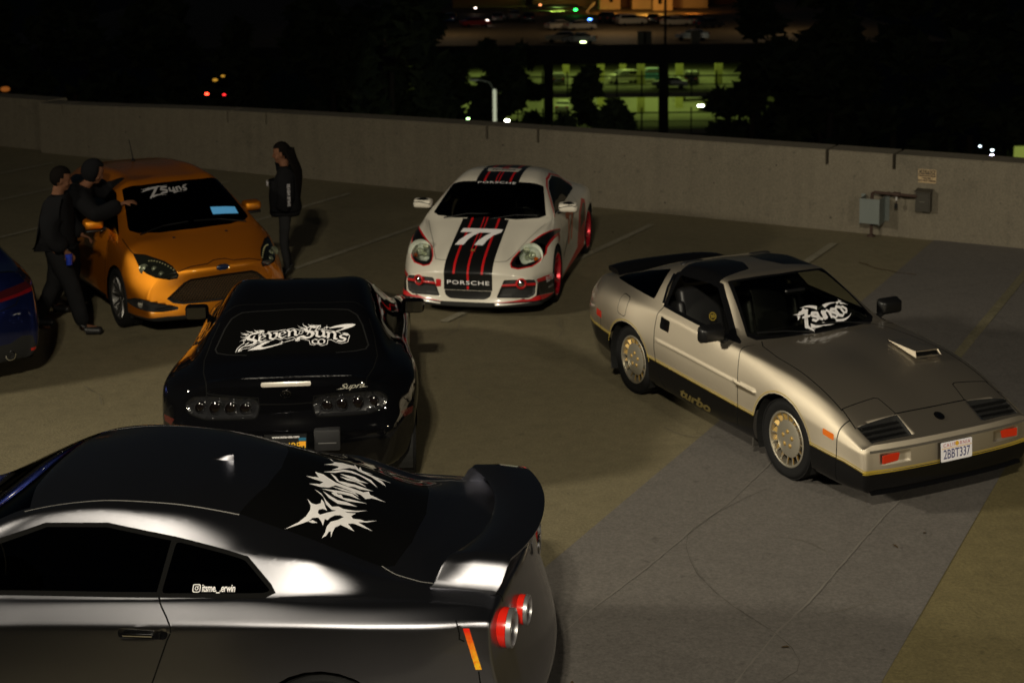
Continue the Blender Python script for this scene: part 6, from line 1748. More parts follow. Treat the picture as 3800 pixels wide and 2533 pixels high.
        for z in (.315, .345):
            bm = NB(); c2 = full.ray_cast(Vector((2.0, sd * .60, z)), Vector((-1, 0, 0)))[0]
            box(bm, (-.01, -.11, -.006), (.012, .11, .006), .003); q = obj('fog_blade', bm, M_BLACK, T); q.location = c2; q.rotation_euler = (R(-sd * 6), 0, R(sd * 14))
    # honeycomb of the grille, joined: hundreds of fine cells
    bm = NB()
    def inside(y, z):
        y = abs(y)
        if z > .61 or z < .375: return False
        top = .33 if z > .60 else (.40 - (z - .585) / .03 * .07 if z > .585 else .40 + (.585 - z) / .145 * .17)
        bot = .42 + (z - .375) / .065 * .15 if z < .44 else 9
        return y < min(top, bot) - .012
    dy, dz = .034, .021
    for r_ in range(12):
        for k in range(-18, 19):
            y = (k + (.5 if r_ % 2 else 0)) * dy; z = .384 + r_ * dz
            if not inside(y, z): continue
            h = full.ray_cast(Vector((2, y, z)), Vector((-1, 0, 0)))
            if h[0] is None: continue
            x = h[0].x + .028
            ring = [(x, y + dy * .52 * math.cos(R(60 * i + 30)), z + dz * .66 * math.sin(R(60 * i + 30))) for i in range(6)]
            inn = [(x, y + dy * .43 * math.cos(R(60 * i + 30)), z + dz * .54 * math.sin(R(60 * i + 30))) for i in range(6)]
            a = [bm.verts.new(p) for p in ring]; b = [bm.verts.new(p) for p in inn]; c_ = [bm.verts.new((p[0] - .012, p[1], p[2])) for p in inn]
            for i in range(6):
                bm.faces.new((a[i], a[(i + 1) % 6], b[(i + 1) % 6], b[i])); bm.faces.new((b[i], b[(i + 1) % 6], c_[(i + 1) % 6], c_[i]))
    g = obj('honeycomb_grille', bm, mat('honeycomb', (.075, .040, .012), .5), T); g['kind'] = 'stuff'
    bm = NB(); box(bm, (.70, -.45, .432), (.775, .45, .455), .008); obj('grille_bar', bm, M_BLACK, T)
    # oval badge, washer jets
    c = full.ray_cast(Vector((2, 0, .705)), Vector((-1, 0, 0)))[0]
    bm = NB(); lathe(bm, [(.001, .012), (.055, .010), (.06, .004), (.06, 0)], 28); bmesh.ops.scale(bm, vec=(1.15, 1, .5), verts=bm.verts); o = obj('nose_badge', bm, mat('badge_blue', (.01, .018, .05), .25, 0, .8), T, 50); o.location = c + Vector((.0, 0, .01)); o.rotation_euler = (R(-0), R(0), R(-90))
    bm = NB(); n = 32
    tube(bm, [(.070 * math.cos(2 * PI * k / n), .008, .032 * math.sin(2 * PI * k / n)) for k in range(n + 1)], .004, 6, False); obj('badge_ring', bm, M_CHROME, o, 60)
    for y in (-.30, .30):
        h = full.ray_cast(Vector((.22, y, 1.4)), Vector((0, 0, -1)))[0]
        bm = NB(); box(bm, (-.012, -.014, -.004), (.012, .014, .012), .004); q = obj('washer_jet', bm, M_BLACK, T); q.location = h
    # mirrors, antenna, wipers
    for sd in (1, -1):
        m_ = door_mirror(T, -.60, .935, 1.035, P_O, sd, .15, .22, .135)
        bm = NB(); box(bm, (-.06, -.10, -.088), (.05, .10, -.058), .012, 2); obj('mirror_base', bm, M_BLACK, m_, 40)
    bm = NB(); lathe(bm, [(.001, .03), (.02, .02), (.03, 0)], 14, Matrix.Rotation(R(90), 4, 'X')); a_ = obj('antenna', bm, M_BLACK, T, 40); a_.location = (-2.05, -.0, 1.455)
    bm = NB(); tube(bm, [(0, 0, .02), (-.04, 0, .10), (-.13, 0, .25)], [.007, .006, .004], 6); obj('antenna_mast', bm, M_BLACK, a_)
    for y0, y1 in ((-.62, -.05), (.60, .02)):
        bm = NB(); tube(bm, [(.06, y0, 1.0), (-.02, (y0 + y1) / 2, 1.045), (-.02, y1, 1.06)], .007, 6); obj('wiper', bm, M_BLACK, T)
    cabin(T, (0, -3.0), .3, .78)
    for y in (.37, -.37): seat(T, -1.2, y, .38, None, .26, True, -12, .62)
    bm = NB(); box(bm, (-.45, -.70, .6), (.02, .70, .955), .05, 3); obj('dashboard', bm, M_LEATHER, T, 40)
    # screen sticker and a blue self-glowing sheet laid on the glass
    bm = NB()
    def S(pts, w, ang=40): nib(bm, pts, w, ang)
    S([(-.36, .055), (-.26, .075), (-.20, .07)], .05); S([(-.20, .07), (-.27, -.02), (-.33, -.09)], .065)
    S([(-.06, .055), (-.13, .06), (-.15, .02), (-.08, -.01), (-.09, -.05), (-.17, -.05)], .038)
    S([(-.03, .03), (-.035, -.03), (.01, -.045), (.03, .03), (.03, -.05)], .03)
    S([(.075, .03), (.07, -.04)], .03); S([(.075, .02), (.12, .035), (.13, -.04)], .03)
    S([(.215, .035), (.175, .03), (.175, .0), (.21, -.015), (.20, -.045), (.16, -.045)], .03)
    for a, b, w, k in (((-.30, .085), (-.44, .09), .03, .1), ((-.18, .09), (-.02, .10), .03, -.1), ((-.32, -.09), (-.10, -.11), .04, .12), ((.0, -.075), (.16, -.08), .03, .1), ((.20, .05), (.27, .07), .03, 0), ((-.38, .05), (-.45, .03), .03, .1)): spike(bm, a, b, w, k)
    bmesh.ops.scale(bm, vec=(.78, .95, 1), verts=bm.verts)
    place_flat(bm, (-.50, -.06, 1.34), (0, 1, 0), (-.86, 0, .51), full, .005, .06); obj('windscreen_sticker', bm, mat('grey_vinyl', (.25, .24, .25), .6), T)
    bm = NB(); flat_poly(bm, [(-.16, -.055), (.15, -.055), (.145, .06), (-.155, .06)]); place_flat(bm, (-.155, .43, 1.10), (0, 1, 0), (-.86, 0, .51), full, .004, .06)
    obj('glow_sheet', bm, M_SCREENB, T)
    return T
CAR_F = build_f()
# ------------------------------------------------------------------ blue saloon, only its tail corner in the frame
P_B = paint('deep_blue_paint', (.03, .045, .22), .36, .22, (.008, .014, .075))
def build_b():
    T = thing('blue_saloon', 'dark blue saloon with its tail corner poking in at the left edge', 'car', (-7.20, 16.18, 0), R(122))
    L = [
        [(.85, 0, .66), (.8, 0, .74), (.4, 0, .86), (-.2, 0, .97), (-.4, 0, 1.0), (-.5, 0, 1.04), (-1.1, 0, 1.385), (-1.3, 0, 1.42), (-1.7, 0, 1.44), (-2.3, 0, 1.40), (-2.6, 0, 1.32), (-3.05, 0, 1.125), (-3.2, 0, 1.10), (-3.6, 0, 1.10), (-3.72, 0, 1.10), (-3.80, 0, 1.06)],
        [(.85, .3, .66), (.8, .3, .74), (.4, .34, .86), (-.2, .38, .965), (-.42, .40, .995), (-.52, .40, 1.03), (-1.12, .35, 1.375), (-1.3, .34, 1.41), (-1.7, .33, 1.43), (-2.3, .33, 1.39), (-2.6, .34, 1.31), (-3.05, .36, 1.118), (-3.2, .36, 1.095), (-3.6, .36, 1.095), (-3.72, .36, 1.093), (-3.80, .35, 1.05)],
        [(.85, .5, .65), (.8, .52, .72), (.4, .60, .84), (-.2, .68, .95), (-.5, .72, 1.0), (-.62, .71, 1.04), (-1.2, .59, 1.345), (-1.7, .57, 1.39), (-2.3, .57, 1.35), (-2.6, .59, 1.27), (-3.05, .63, 1.105), (-3.2, .64, 1.085), (-3.6, .62, 1.08), (-3.72, .61, 1.075), (-3.80, .60, 1.03)],
        [(.85, .62, .64), (.8, .66, .69), (.4, .74, .80), (-.5, .80, .97), (-1.5, .80, 1.0), (-2.5, .79, 1.03), (-3.05, .76, 1.05), (-3.3, .74, 1.045), (-3.65, .71, 1.02), (-3.80, .69, .985)],
        [(.85, .72, .60), (.8, .76, .63), (.4, .84, .72), (-.5, .87, .84), (-1.5, .87, .86), (-2.6, .89, .90), (-3.2, .85, .93), (-3.6, .80, .93), (-3.82, .76, .92)],
        [(.88, .80, .46), (.7, .85, .5), (.3, .90, .58), (-1.5, .89, .6), (-2.6, .915, .64), (-3.2, .89, .68), (-3.6, .84, .70), (-3.90, .78, .70)],
        [(.9, .8, .32), (.3, .90, .34), (-1.5, .89, .34), (-2.6, .91, .38), (-3.3, .88, .44), (-3.92, .78, .46)],
        [(.88, .75, .18), (.3, .85, .18), (-2.6, .87, .2), (-3.3, .83, .26), (-3.88, .72, .28)],
        [(.8, .6, .18), (-2.6, .6, .2), (-3.82, .58, .28)],
    ]
    st = [.8, .4, 0, -.35, -.52, -.9, -1.18, -1.5, -1.9, -2.3, -2.6, -2.85, -3.05, -3.25, -3.45, -3.6, -3.72]
    bm = shell(L, 4, st, front=(.2, 2.4, .6), rear=(.20, 2.3, .5), creases=[('rear', 0, 0, .5), (4, -2.6, -3.8, .4)])
    B = Body(bm); sdv = (0, -1, 0); rr = (1, 0, 0)
    B.cut('windshield', [(-.45, -.02, 1.03), (-.48, .40, 1.03), (-.62, .68, 1.05), (-1.19, .57, 1.33), (-1.12, -.02, 1.375)], (-.5, 0, -.86), flt=lambda c: c.x > -1.3)
    B.cut('side_window', rrect([(-.65, 1, .99), (-1.2, 1, 1.31), (-1.7, 1, 1.36), (-2.3, 1, 1.32), (-2.62, 1, 1.22), (-2.85, 1, 1.07), (-1.5, 1, 1.02)], .03), sdv, flt=lambda c: c.z > .97, face=.01)
    B.cut('rear_window', [(-2.38, -.02, 2), (-2.40, .50, 2), (-2.65, .54, 2), (-3.0, .585, 2), (-3.05, -.02, 2)], (0, 0, -1), flt=lambda c: c.x < -2)
    lamp = [(-5, .25, .90), (-5, .28, .83), (-5, .60, .865), (-5, .80, .89), (-5, .95, .92), (-5, .95, 1.04), (-5, .86, 1.04), (-5, .70, .985), (-5, .45, .945)]
    B.cut('tail_lamp', lamp, rr, flt=lambda c: c.x < -3.3, face=0.)
    B.cut('lamp_bar', [(-5, .27, .855), (-5, .285, .832), (-5, .60, .868), (-5, .85, .90), (-5, .95, .925), (-5, .95, 1.03), (-5, .90, 1.03), (-5, .86, .945), (-5, .6, .895)], rr, flt=lambda c: c.x < -3.3, keep='tail_lamp', face=0.)
    B.strip('panel_gap', [(-5, -.02, .76), (-5, .40, .765), (-5, .58, .80), (-5, .62, .86)], .009, rr, flt=lambda c: c.x < -3.4)
    B.cut('bumper_base', [(-5, -.02, .44), (-5, .50, .45), (-5, .62, .50), (-5, .72, .48), (-5, .75, .38), (-5, 1.0, .36), (-5, 1.0, .1), (-5, -.02, .1)], rr, flt=lambda c: c.x < -3.4, face=0.)
    B.strip('deck_lip', [(-3.70, -.02, 2), (-3.68, .35, 2), (-3.64, .60, 2)], .05, (0, 0, -1), flt=lambda c: c.x < -3.3)
    wheel_arches(B, (0, -2.85), .33, .35)
    B.cut('tail_reflector', rrect([(-5, .70, .355), (-5, .85, .365), (-5, .85, .335), (-5, .70, .328)], .01), rr, flt=lambda c: c.x < -3.4, face=0.)
    ms = dict(body=P_B, windshield=M_DGLASS, side_window=M_DGLASS, rear_window=mat('rear_glass'), tail_lamp=mat('dark_red_lens', (.035, .004, .005), .1, 0, .8), lamp_bar=mat('tail_red2', (.12, .004, .006), .15, 0, .5), panel_gap=M_GAP, bumper_base=M_MATT, deck_lip=M_GBLACK, tail_reflector=M_RED)
    B.build(T, ms, pairs=('side_window', 'tail_lamp', 'lamp_bar', 'tail_reflector'), drop=('arch',))
    wheel_wells(T, (0, -2.85), .33, .35, (.89, .905))
    for x, y in ((0, .78), (-2.85, .785)):
        for sd in (1, -1): spoke_wheel(T, x, sd * y, .328, .242, .24, mat('dark_alloy'), 10, sd=sd)
    cabin(T, (-.4, -3.2), .3, .8)
    for y in (.5, -.5):
        bm = NB(); lathe(bm, [(.045, 0), (.048, .06), (.04, .062), (.038, 0)], 20, Matrix.Translation((-3.80, y, .33)) @ Matrix.Rotation(R(90), 4, 'Z')); obj('exhaust_tip', bm, M_CHROME, T, 40)
    return T
CAR_B = build_b()
# ------------------------------------------------------------------ three people at the hatchback
M_SKIN = mat('skin', (.13, .058, .032), .75, spec=.15)
M_CLOTH = mat('black_cloth', (.006, .006, .007), .95, spec=.1)
M_CLOTH2 = mat('charcoal_cloth', (.017, .017, .018), .95, spec=.1)
M_DENIM = mat('dark_denim', (.009, .009, .010), .9, spec=.1)
M_HAIR = mat('dark_hair', (.005, .004, .0035), .85, spec=.04)
M_SHOE = mat('black_shoe', (.012, .012, .013), .5)
def skin_bm(verts, edges, radii, root, lev=2):
    me = bpy.data.meshes.new('sk'); me.from_pydata([tuple(v) for v in verts], edges, [])
    o = bpy.data.objects.new('sk', me); COL.objects.link(o)
    md = o.modifiers.new('s', 'SKIN'); md.use_smooth_shade = True
    for i, d in enumerate(me.skin_vertices[0].data):
        r = radii[i]; d.radius = r if isinstance(r, tuple) else (r, r); d.use_root = (i == root)
    sb = o.modifiers.new('b', 'SUBSURF'); sb.levels = lev; sb.render_levels = lev
    dg = bpy.context.evaluated_depsgraph_get(); dg.update()
    em = bpy.data.meshes.new_from_object(o.evaluated_get(dg))
    bm = NB(); bm.from_mesh(em)
    bpy.data.objects.remove(o); bpy.data.meshes.remove(me); bpy.data.meshes.remove(em)
    return bm
def chain(segs):
    """segs: list of chains, each a list of (name-or-point, radius); shared names weld"""
    V, E, Rr, ix = [], [], [], {}
    for ch in segs:
        prev = None
        for nm, p, r in ch:
            if nm not in ix:
                ix[nm] = len(V); V.append(Vector(p)); Rr.append(r)
            i = ix[nm]
            if prev is not None: E.append((prev, i))
            prev = i
    return V, E, Rr, ix
def remesh(bm, vox, name):
    me = bpy.data.meshes.new(name); bm.to_mesh(me); bm.free()
    o = bpy.data.objects.new(name, me); COL.objects.link(o)
    md = o.modifiers.new('r', 'REMESH'); md.mode = 'VOXEL'; md.voxel_size = vox
    sm = o.modifiers.new('s', 'SMOOTH'); sm.iterations = 3; sm.factor = .5
    dg = bpy.context.evaluated_depsgraph_get(); dg.update()
    em = bpy.data.meshes.new_from_object(o.evaluated_get(dg))
    b2 = NB(); b2.from_mesh(em)
    bpy.data.objects.remove(o); bpy.data.meshes.remove(me); bpy.data.meshes.remove(em)
    # keep the outer skin only
    left = set(b2.verts); best = []
    while left:
        st_ = [left.pop()]; isl = [st_[0]]
        while st_:
            v = st_.pop()
            for e in v.link_edges:
                o_ = e.other_vert(v)
                if o_ in left: left.discard(o_); st_.append(o_); isl.append(o_)
        if len(isl) > len(best): best = isl
    keep = set(best)
    bmesh.ops.delete(b2, geom=[v for v in b2.verts if v not in keep], context='VERTS')
    return b2
def ball(bm, c, r, sc=(1, 1, 1), M=None, seg=16):
    mt = (M or Matrix()) @ Matrix.Translation(c) @ Matrix.Diagonal((*[r * k for k in sc], 1))
    bmesh.ops.create_uvsphere(bm, u_segments=seg, v_segments=seg // 2 + 2, radius=1, matrix=mt)
def head_parts(bm, M):
    """head facing +X in its own frame, chin to crown about .23"""
    ball(bm, (0, 0, .03), .098, (1.0, .80, 1.10), M, 20); ball(bm, (.022, 0, -.045), .070, (1.0, .82, 1.05), M); ball(bm, (.062, 0, -.085), .030, (1, 1.1, .8), M)
    ball(bm, (.100, 0, -.012), .018, (1.0, .75, 1.5), M, 10); ball(bm, (.112, 0, -.026), .013, (1, 1.1, .8), M, 8)
    ball(bm, (.088, 0, -.058), .016, (.8, 1.5, .55), M, 10)
    for s in (1, -1):
        ball(bm, (.084, s * .034, .016), .014, (.8, 1.3, .6), M, 8); ball(bm, (.0, s * .079, -.01), .024, (.7, .35, 1.2), M, 8); ball(bm, (.06, s * .045, -.03), .03, (1, .8, 1), M, 10)
        ball(bm, (.078, s * .034, .034), .016, (.8, 1.5, .4), M, 8)
    ball(bm, (-.02, 0, -.11), .052, (1, 1, 1.6), M)
def hand_segs(tag_, wrist, d, up, side, curl=.35, k=1.):
    """palm and five unequal fingers from the wrist along d; up = back of the hand; side = thumb side"""
    d = Vector(d).normalized(); up = Vector(up); up = (up - d * up.dot(d)).normalized(); sd = d.cross(up).normalized() * side
    w = Vector(wrist); segs = []
    palm = w + d * .085 * k
    for i, (off, ln) in enumerate(((.030, .070), (.010, .080), (-.011, .074), (-.031, .058))):
        b_ = w + d * .083 * k + sd * off * k
        m = b_ + (d * math.cos(curl) - up * math.sin(curl)) * ln * .55 * k
        e = m + (d * math.cos(curl * 2.2) - up * math.sin(curl * 2.2)) * ln * .5 * k
        segs.append([(tag_ + 'w', w - d * .045, (.030, .024)), (tag_ + 'p%d' % i, w + d * .045 * k + sd * off * .8 * k, (.014, .013)), (tag_ + 'k%d' % i, b_, .0105), (tag_ + 'm%d' % i, m, .0092), (tag_ + 'e%d' % i, e, .0075)])
    t0 = w + d * .025 * k + sd * .026 * k
    t1 = t0 + (d * .6 + sd * .75 - up * .2).normalized() * .040 * k; t2 = t1 + (d * .9 + sd * .25 - up * .3).normalized() * .035 * k
    segs.append([(tag_ + 'w', w - d * .045, (.030, .024)), (tag_ + 't0', t0, .015), (tag_ + 't1', t1, .011), (tag_ + 't2', t2, .009)])
    return segs
def figure(J, headM, hands, vox=.011):
    """one continuous body from the joint table J"""
    b_ = [
        [('pel', J['pel'], (.15, .115)), ('waist', J['waist'], (.135, .105)), ('chest', J['chest'], (.155, .115)), ('neckb', J['neckb'], (.085, .075)), ('neck', J['neck'], .054), ('head', J['head'], .06)],
    ]
    for s in 'LR':
        b_.append([('chest', J['chest'], (.155, .115)), ('sh' + s, J['sh' + s], .062), ('el' + s, J['el' + s], .043), ('wr' + s, J['wr' + s], .027)])
        b_.append([('pel', J['pel'], (.15, .115)), ('hip' + s, J['hip' + s], .088), ('kn' + s, J['kn' + s], .058), ('an' + s, J['an' + s], .042), ('toe' + s, J['toe' + s], (.045, .03))])
    V, E, Rr, ix = chain(b_)
    bm = skin_bm(V, E, Rr, ix['pel'])
    for s in 'LR':
        V, E, Rr, i2 = chain(hand_segs('h' + s, J['wr' + s], *hands[s]))
        hb = skin_bm(V, E, Rr, 0, 1)
        me = bpy.data.meshes.new('h'); hb.to_mesh(me); hb.free(); bm.from_mesh(me); bpy.data.meshes.remove(me)
    head_parts(bm, headM)
    return remesh(bm, vox, 'person')
def garment(J, which, grow, m, root, name, extra=()):
    b_ = []
    g = grow
    if which == 'top':
        b_.append([('hem', J['hem'], (.172 + g, .135 + g)), ('waist', J['waist'], (.155 + g, .125 + g)), ('chest', J['chest'], (.165 + g, .130 + g)), ('neckb', J['neckb'], (.085 + g, .08 + g))])
        for s in 'LR':
            b_.append([('chest', J['chest'], (.165 + g, .130 + g)), ('sh' + s, J['sh' + s], .078 + g), ('el' + s, J['el' + s], .060 + g), ('wr' + s, Vector(J['el' + s]).lerp(Vector(J['wr' + s]), .93), .043 + g)])
        rt = 'waist'
    else:
        b_.append([('pel', J['pel'], (.155 + g, .125 + g)), ('waist', Vector(J['pel']).lerp(Vector(J['waist']), .35), (.150 + g, .12 + g))])
        for s in 'LR':
            b_.append([('pel', J['pel'], (.155 + g, .125 + g)), ('hip' + s, J['hip' + s], .098 + g), ('kn' + s, J['kn' + s], .072 + g), ('an' + s, Vector(J['kn' + s]).lerp(Vector(J['an' + s]), 1.0), .055 + g)])
        rt = 'pel'
    V, E, Rr, ix = chain(b_)
    bm = skin_bm(V, E, Rr, ix[rt])
    # soft folds
    rnd = random.Random(7)
    from mathutils import noise
    bm.normal_update()
    for v in bm.verts: v.co += v.normal * (noise.noise(v.co * 9) * .012 + noise.noise(v.co * 22) * .005)
    return obj(name, bm, m, root, 'all')
def shoes(J, root, m=None):
    for s in 'LR':
        bm = NB(); an = Vector(J['an' + s]); to = Vector(J['toe' + s]); d = (to - an); d.z = 0; d.normalize(); q = Vector((-d.y, d.x, 0))
        V = [an + Vector((0, 0, .05)), an + Vector((0, 0, -.03)) - d * .03, an + d * .09 + Vector((0, 0, -.040)), an + d * .20 + Vector((0, 0, -.045))]
        zb = min(J['toe' + s][2] - .03, V[-1].z - .02)
        bm = skin_bm(V, [(0, 1), (1, 2), (2, 3)], [.062, (.062, .055), (.060, .050), (.052, .042)], 1)
        obj('shoe', bm, m or M_SHOE, root, 'all')
def hair_cap(M, root, m, long=0.):
    bm = NB()
    bmesh.ops.create_uvsphere(bm, u_segments=22, v_segments=14, radius=1, matrix=Matrix.Diagonal((.112, .093, .118, 1)))
    for v in bm.verts: v.co += Vector((-.008, 0, .035))
    kill = [v for v in bm.verts if (v.co.x > .045 and v.co.z < .085) or v.co.z < -.085 or (v.co.x > -.015 and v.co.z < -.02) or (v.co.x > .02 and v.co.z < .03)]
    bmesh.ops.delete(bm, geom=kill, context='VERTS')
    bmesh.ops.transform(bm, matrix=M, verts=bm.verts)
    return obj('hair', bm, m, root, 'all')

# --- woman with long hair, right of the hatchback, looking at it
def build_woman():
    X = Vector((-2.80, 17.45, 0)); az = R(188)
    T = thing('person', 'long haired person in an oversized black sweater standing right of the orange hatchback', 'person', X, az)
    J = dict(pel=(0, 0, .88), waist=(0, 0, 1.03), chest=(.0, 0, 1.24), neckb=(-.01, 0, 1.385), neck=(0, 0, 1.43), head=(.015, 0, 1.50), hem=(0, 0, .74),
             shL=(-.01, .165, 1.325), elL=(-.03, .215, 1.06), wrL=(.05, .19, .84), shR=(-.01, -.165, 1.325), elR=(-.03, -.215, 1.06), wrR=(.05, -.19, .84),
             hipL=(0, .085, .84), knL=(.02, .09, .46), anL=(-.01, .09, .085), toeL=(.15, .095, .035), hipR=(0, -.085, .84), knR=(.02, -.09, .46), anR=(-.02, -.09, .085), toeR=(.14, -.1, .035))
    hM = Matrix.Translation((.02, 0, 1.535)) @ Matrix.Rotation(R(8), 4, 'Y')
    bm = figure(J, hM, dict(L=((.25, 0, -1), (0, 1, 0), -1, .3), R=((.25, 0, -1), (0, -1, 0), 1, .3)))
    obj('body', bm, M_SKIN, T, 'all')
    garment(J, 'top', .050, M_CLOTH, T, 'sweater')
    garment(J, 'legs', -.012, M_CLOTH2, T, 'leggings')
    shoes(J, T)
    hair_cap(hM, T, M_HAIR)
    # long straight hair falling down the back
    bm = NB(); rows = []
    for i in range(14):
        t = i / 13
        z = 1.60 - .78 * t; w = .085 + .055 * smooth01(t * 3) - .05 * t ** 3
        bx = -.085 - .075 * smooth01(t * 2.2) - .02 * math.sin(t * 5)
        rows.append([(bx + .07 * (1 - (2 * u - 1) ** 2) * 0 - .05 * math.cos((2 * u - 1) * 1.4) + (.065 if abs(2 * u - 1) > .8 else 0) * (1 - t), (2 * u - 1) * w, z + .01 * math.sin(u * 19 + i)) for u in [k / 14 for k in range(15)]])
    grid_sheet(bm, rows); solidify(bm, .03); obj('long_hair', bm, M_HAIR, T, 'all')
    # pale prints: star on the chest, lettering down the sleeve
    bm = NB(); star(bm, 0, 0, .055, .4, 5)
    for v in bm.verts: v.co.x *= .8
    place_flat(bm, (.198, .085, 1.19), (-.45, .9, 0), (0, 0, 1)); obj('sweater_print', bm, mat('pale_print', (.40, .38, .40), .7), T)
    t = text_bm('SEVEN SUNS', .05, .001); place_flat(t, (-.06, .335, 1.08), (0, 0, -1), (1, .2, 0)); obj('sleeve_print', t, mat('pale_print'), T)
    return T
build_woman()

# --- man leaning over the windscreen with a squeegee hand
def build_leaner():
    X = Vector((-5.0, 15.98, 0)); az = R(6)
    T = thing('person', 'person in black hood leaning over the hatchback windscreen with both arms out', 'person', X, az)
    J = dict(pel=(-.05, 0, .96), waist=(.0, .0, 1.10), chest=(.13, 0, 1.30), neckb=(.20, 0, 1.42), neck=(.24, 0, 1.465), head=(.29, 0, 1.52), hem=(-.03, 0, .93),
             shL=(.17, .175, 1.375), elL=(.38, .33, 1.30), wrL=(.66, .20, 1.42), shR=(.17, -.175, 1.35), elR=(.36, -.36, 1.14), wrR=(.66, -.26, 1.27),
             hipL=(-.05, .095, .92), knL=(.0, .11, .50), anL=(-.05, .11, .09), toeL=(.12, .12, .035), hipR=(-.05, -.095, .92), knR=(-.10, -.12, .50), anR=(-.20, -.13, .10), toeR=(-.03, -.14, .035))
    hM = Matrix.Translation((.30, 0, 1.57)) @ Matrix.Rotation(R(22), 4, 'Y')
    bm = figure(J, hM, dict(L=((1, -.15, -.25), (0, .2, 1), -1, .5), R=((1, .05, .1), (0, -.3, 1), 1, .45)))
    obj('body', bm, M_SKIN, T, 'all')
    garment(J, 'top', .045, M_CLOTH, T, 'hooded_top'); garment(J, 'legs', .022, M_DENIM, T, 'trousers'); shoes(J, T)
    bm = NB(); bmesh.ops.create_uvsphere(bm, u_segments=20, v_segments=14, radius=1, matrix=Matrix.Diagonal((.130, .112, .140, 1)))
    for v in bm.verts: v.co += Vector((-.022, 0, .022))
    bmesh.ops.delete(bm, geom=[v for v in bm.verts if v.co.x > .062 and -.10 < v.co.z < .10], context='VERTS')
    bmesh.ops.transform(bm, matrix=hM, verts=bm.verts); solidify(bm, .012); obj('hood', bm, M_CLOTH, T, 'all')
    return T
build_leaner()

# --- man walking past at the left
def build_walker():
    X = Vector((-4.85, 15.05, 0)); az = R(5)
    T = thing('person', 'person in a black jumper and dark jeans walking past at the far left', 'person', X, az)
    J = dict(pel=(0, 0, .97), waist=(.0, 0, 1.12), chest=(.02, 0, 1.35), neckb=(.03, 0, 1.50), neck=(.05, 0, 1.545), head=(.07, 0, 1.62), hem=(0, 0, .96),
             shL=(.02, .19, 1.435), elL=(.06, .24, 1.15), wrL=(.25, .16, 1.02), shR=(.02, -.19, 1.435), elR=(-.02, -.25, 1.14), wrR=(.14, -.20, .93),
             hipL=(0, .10, .93), knL=(-.06, .10, .52), anL=(-.28, .10, .14), toeL=(-.13, .10, .035), hipR=(0, -.10, .93), knR=(.16, -.10, .52), anR=(.26, -.10, .09), toeR=(.43, -.11, .045))
    hM = Matrix.Translation((.075, 0, 1.665)) @ Matrix.Rotation(R(10), 4, 'Y') @ Matrix.Rotation(R(12), 4, 'Z')
    bm = figure(J, hM, dict(L=((.8, -.4, -.2), (0, .5, 1), -1, .6), R=((.6, .1, -.8), (.3, -1, .3), 1, .5)))
    obj('body', bm, M_SKIN, T, 'all')
    garment(J, 'top', .048, M_CLOTH, T, 'jumper'); garment(J, 'legs', .025, M_DENIM, T, 'jeans'); shoes(J, T)
    hair_cap(hM, T, M_HAIR)
    bm = NB(); box(bm, (.04, -.185, .935), (.15, -.165, .955), .004); obj('shirt_hem', bm, mat('white_cotton', (.35, .36, .38), .8), T)
    return T, X
W_, X_ = build_walker()
bm = NB(); lathe(bm, [(.001, 0), (.030, 0), (.036, .11), (.001, .11)], 18, Matrix.Rotation(R(90), 4, 'X'))
cup = obj('blue_cup', bm, mat('blue_plastic', (.01, .03, .30), .4)); cup.location = X_ + Vector((.19, -.215, .80))
tag(cup, 'small blue cup held low in the walking person hand', 'cup')
# ------------------------------------------------------------------ the night beyond the parapet
GZ = -31
CAM_P = cam.matrix_world.translation.copy(); CAM_R = cam.matrix_world.to_3x3()
def at(x, y, Y):
    """world point on the picture ray (2352 x 1568 plan of the photo) at depth Y"""
    d = CAM_R @ Vector(((x - 1176) / 2352 * 36, -((y - 784) / 2352 * 36 + .2222 * 36), -50.84))
    return CAM_P + d * (Y / d.y)
M_NIGHT = mat('night_ground', (.02, .02, .018), .95)
bm = NB(); grid_sheet(bm, [[(x, y, GZ) for y in (20, 900)] for x in (-700, 700)])
for f in bm.faces:
    if f.normal.z < 0: f.normal_flip()
o = obj('ground', bm, M_NIGHT); o['kind'] = 'structure'
M_FCON = mat('far_concrete', (.22, .21, .16), .9)
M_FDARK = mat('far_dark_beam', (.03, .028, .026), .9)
M_FRAIL = mat('far_rail', (.015, .016, .014), .6)

YF = 170.
G = thing('parking_garage', 'lit multi storey car park seen between the trees beyond the parapet', 'car park', at(1300, 300, YF))
def gpart(name, bm, m): 
    bmesh.ops.translate(bm, verts=bm.verts, vec=-G.location); return obj(name, bm, m, G)
xl = at(960, 150, YF).x; xr = at(1760, 150, YF).x
z_top = at(1300, 104, YF).z; z_c = at(1300, 148, YF).z; z_f1 = at(1400, 214, YF).z; z_f2 = z_f1 - (z_c - z_f1) - .9; z_f3 = z_f2 - 7
DEP = 75
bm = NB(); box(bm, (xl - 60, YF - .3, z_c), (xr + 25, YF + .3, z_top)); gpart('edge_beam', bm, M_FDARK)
bm = NB(); box(bm, (xl - 60, YF + .3, z_top - 1.2), (xr + 25, YF + 130, z_top - .9)); gpart('top_deck', bm, concrete('far_deck', (.20, .15, .08), (.15, .11, .06), .05, .1, .2))
bm = NB(); box(bm, (xl - 2, YF + .35, z_f1 - .6), (xr + 2, YF + DEP, z_f1)); gpart('floor_slab', bm, M_FCON)
bm = NB(); prism(bm, [(xl - 2, YF + .35, z_f2), (xl - 2, YF + 38, z_f2 + 3.4), (xl - 2, YF + 38, z_f2 + 2.8), (xl - 2, YF + .35, z_f2 - .6)], (xr - xl + 4, 0, 0)); gpart('ramp_slab', bm, M_FCON)
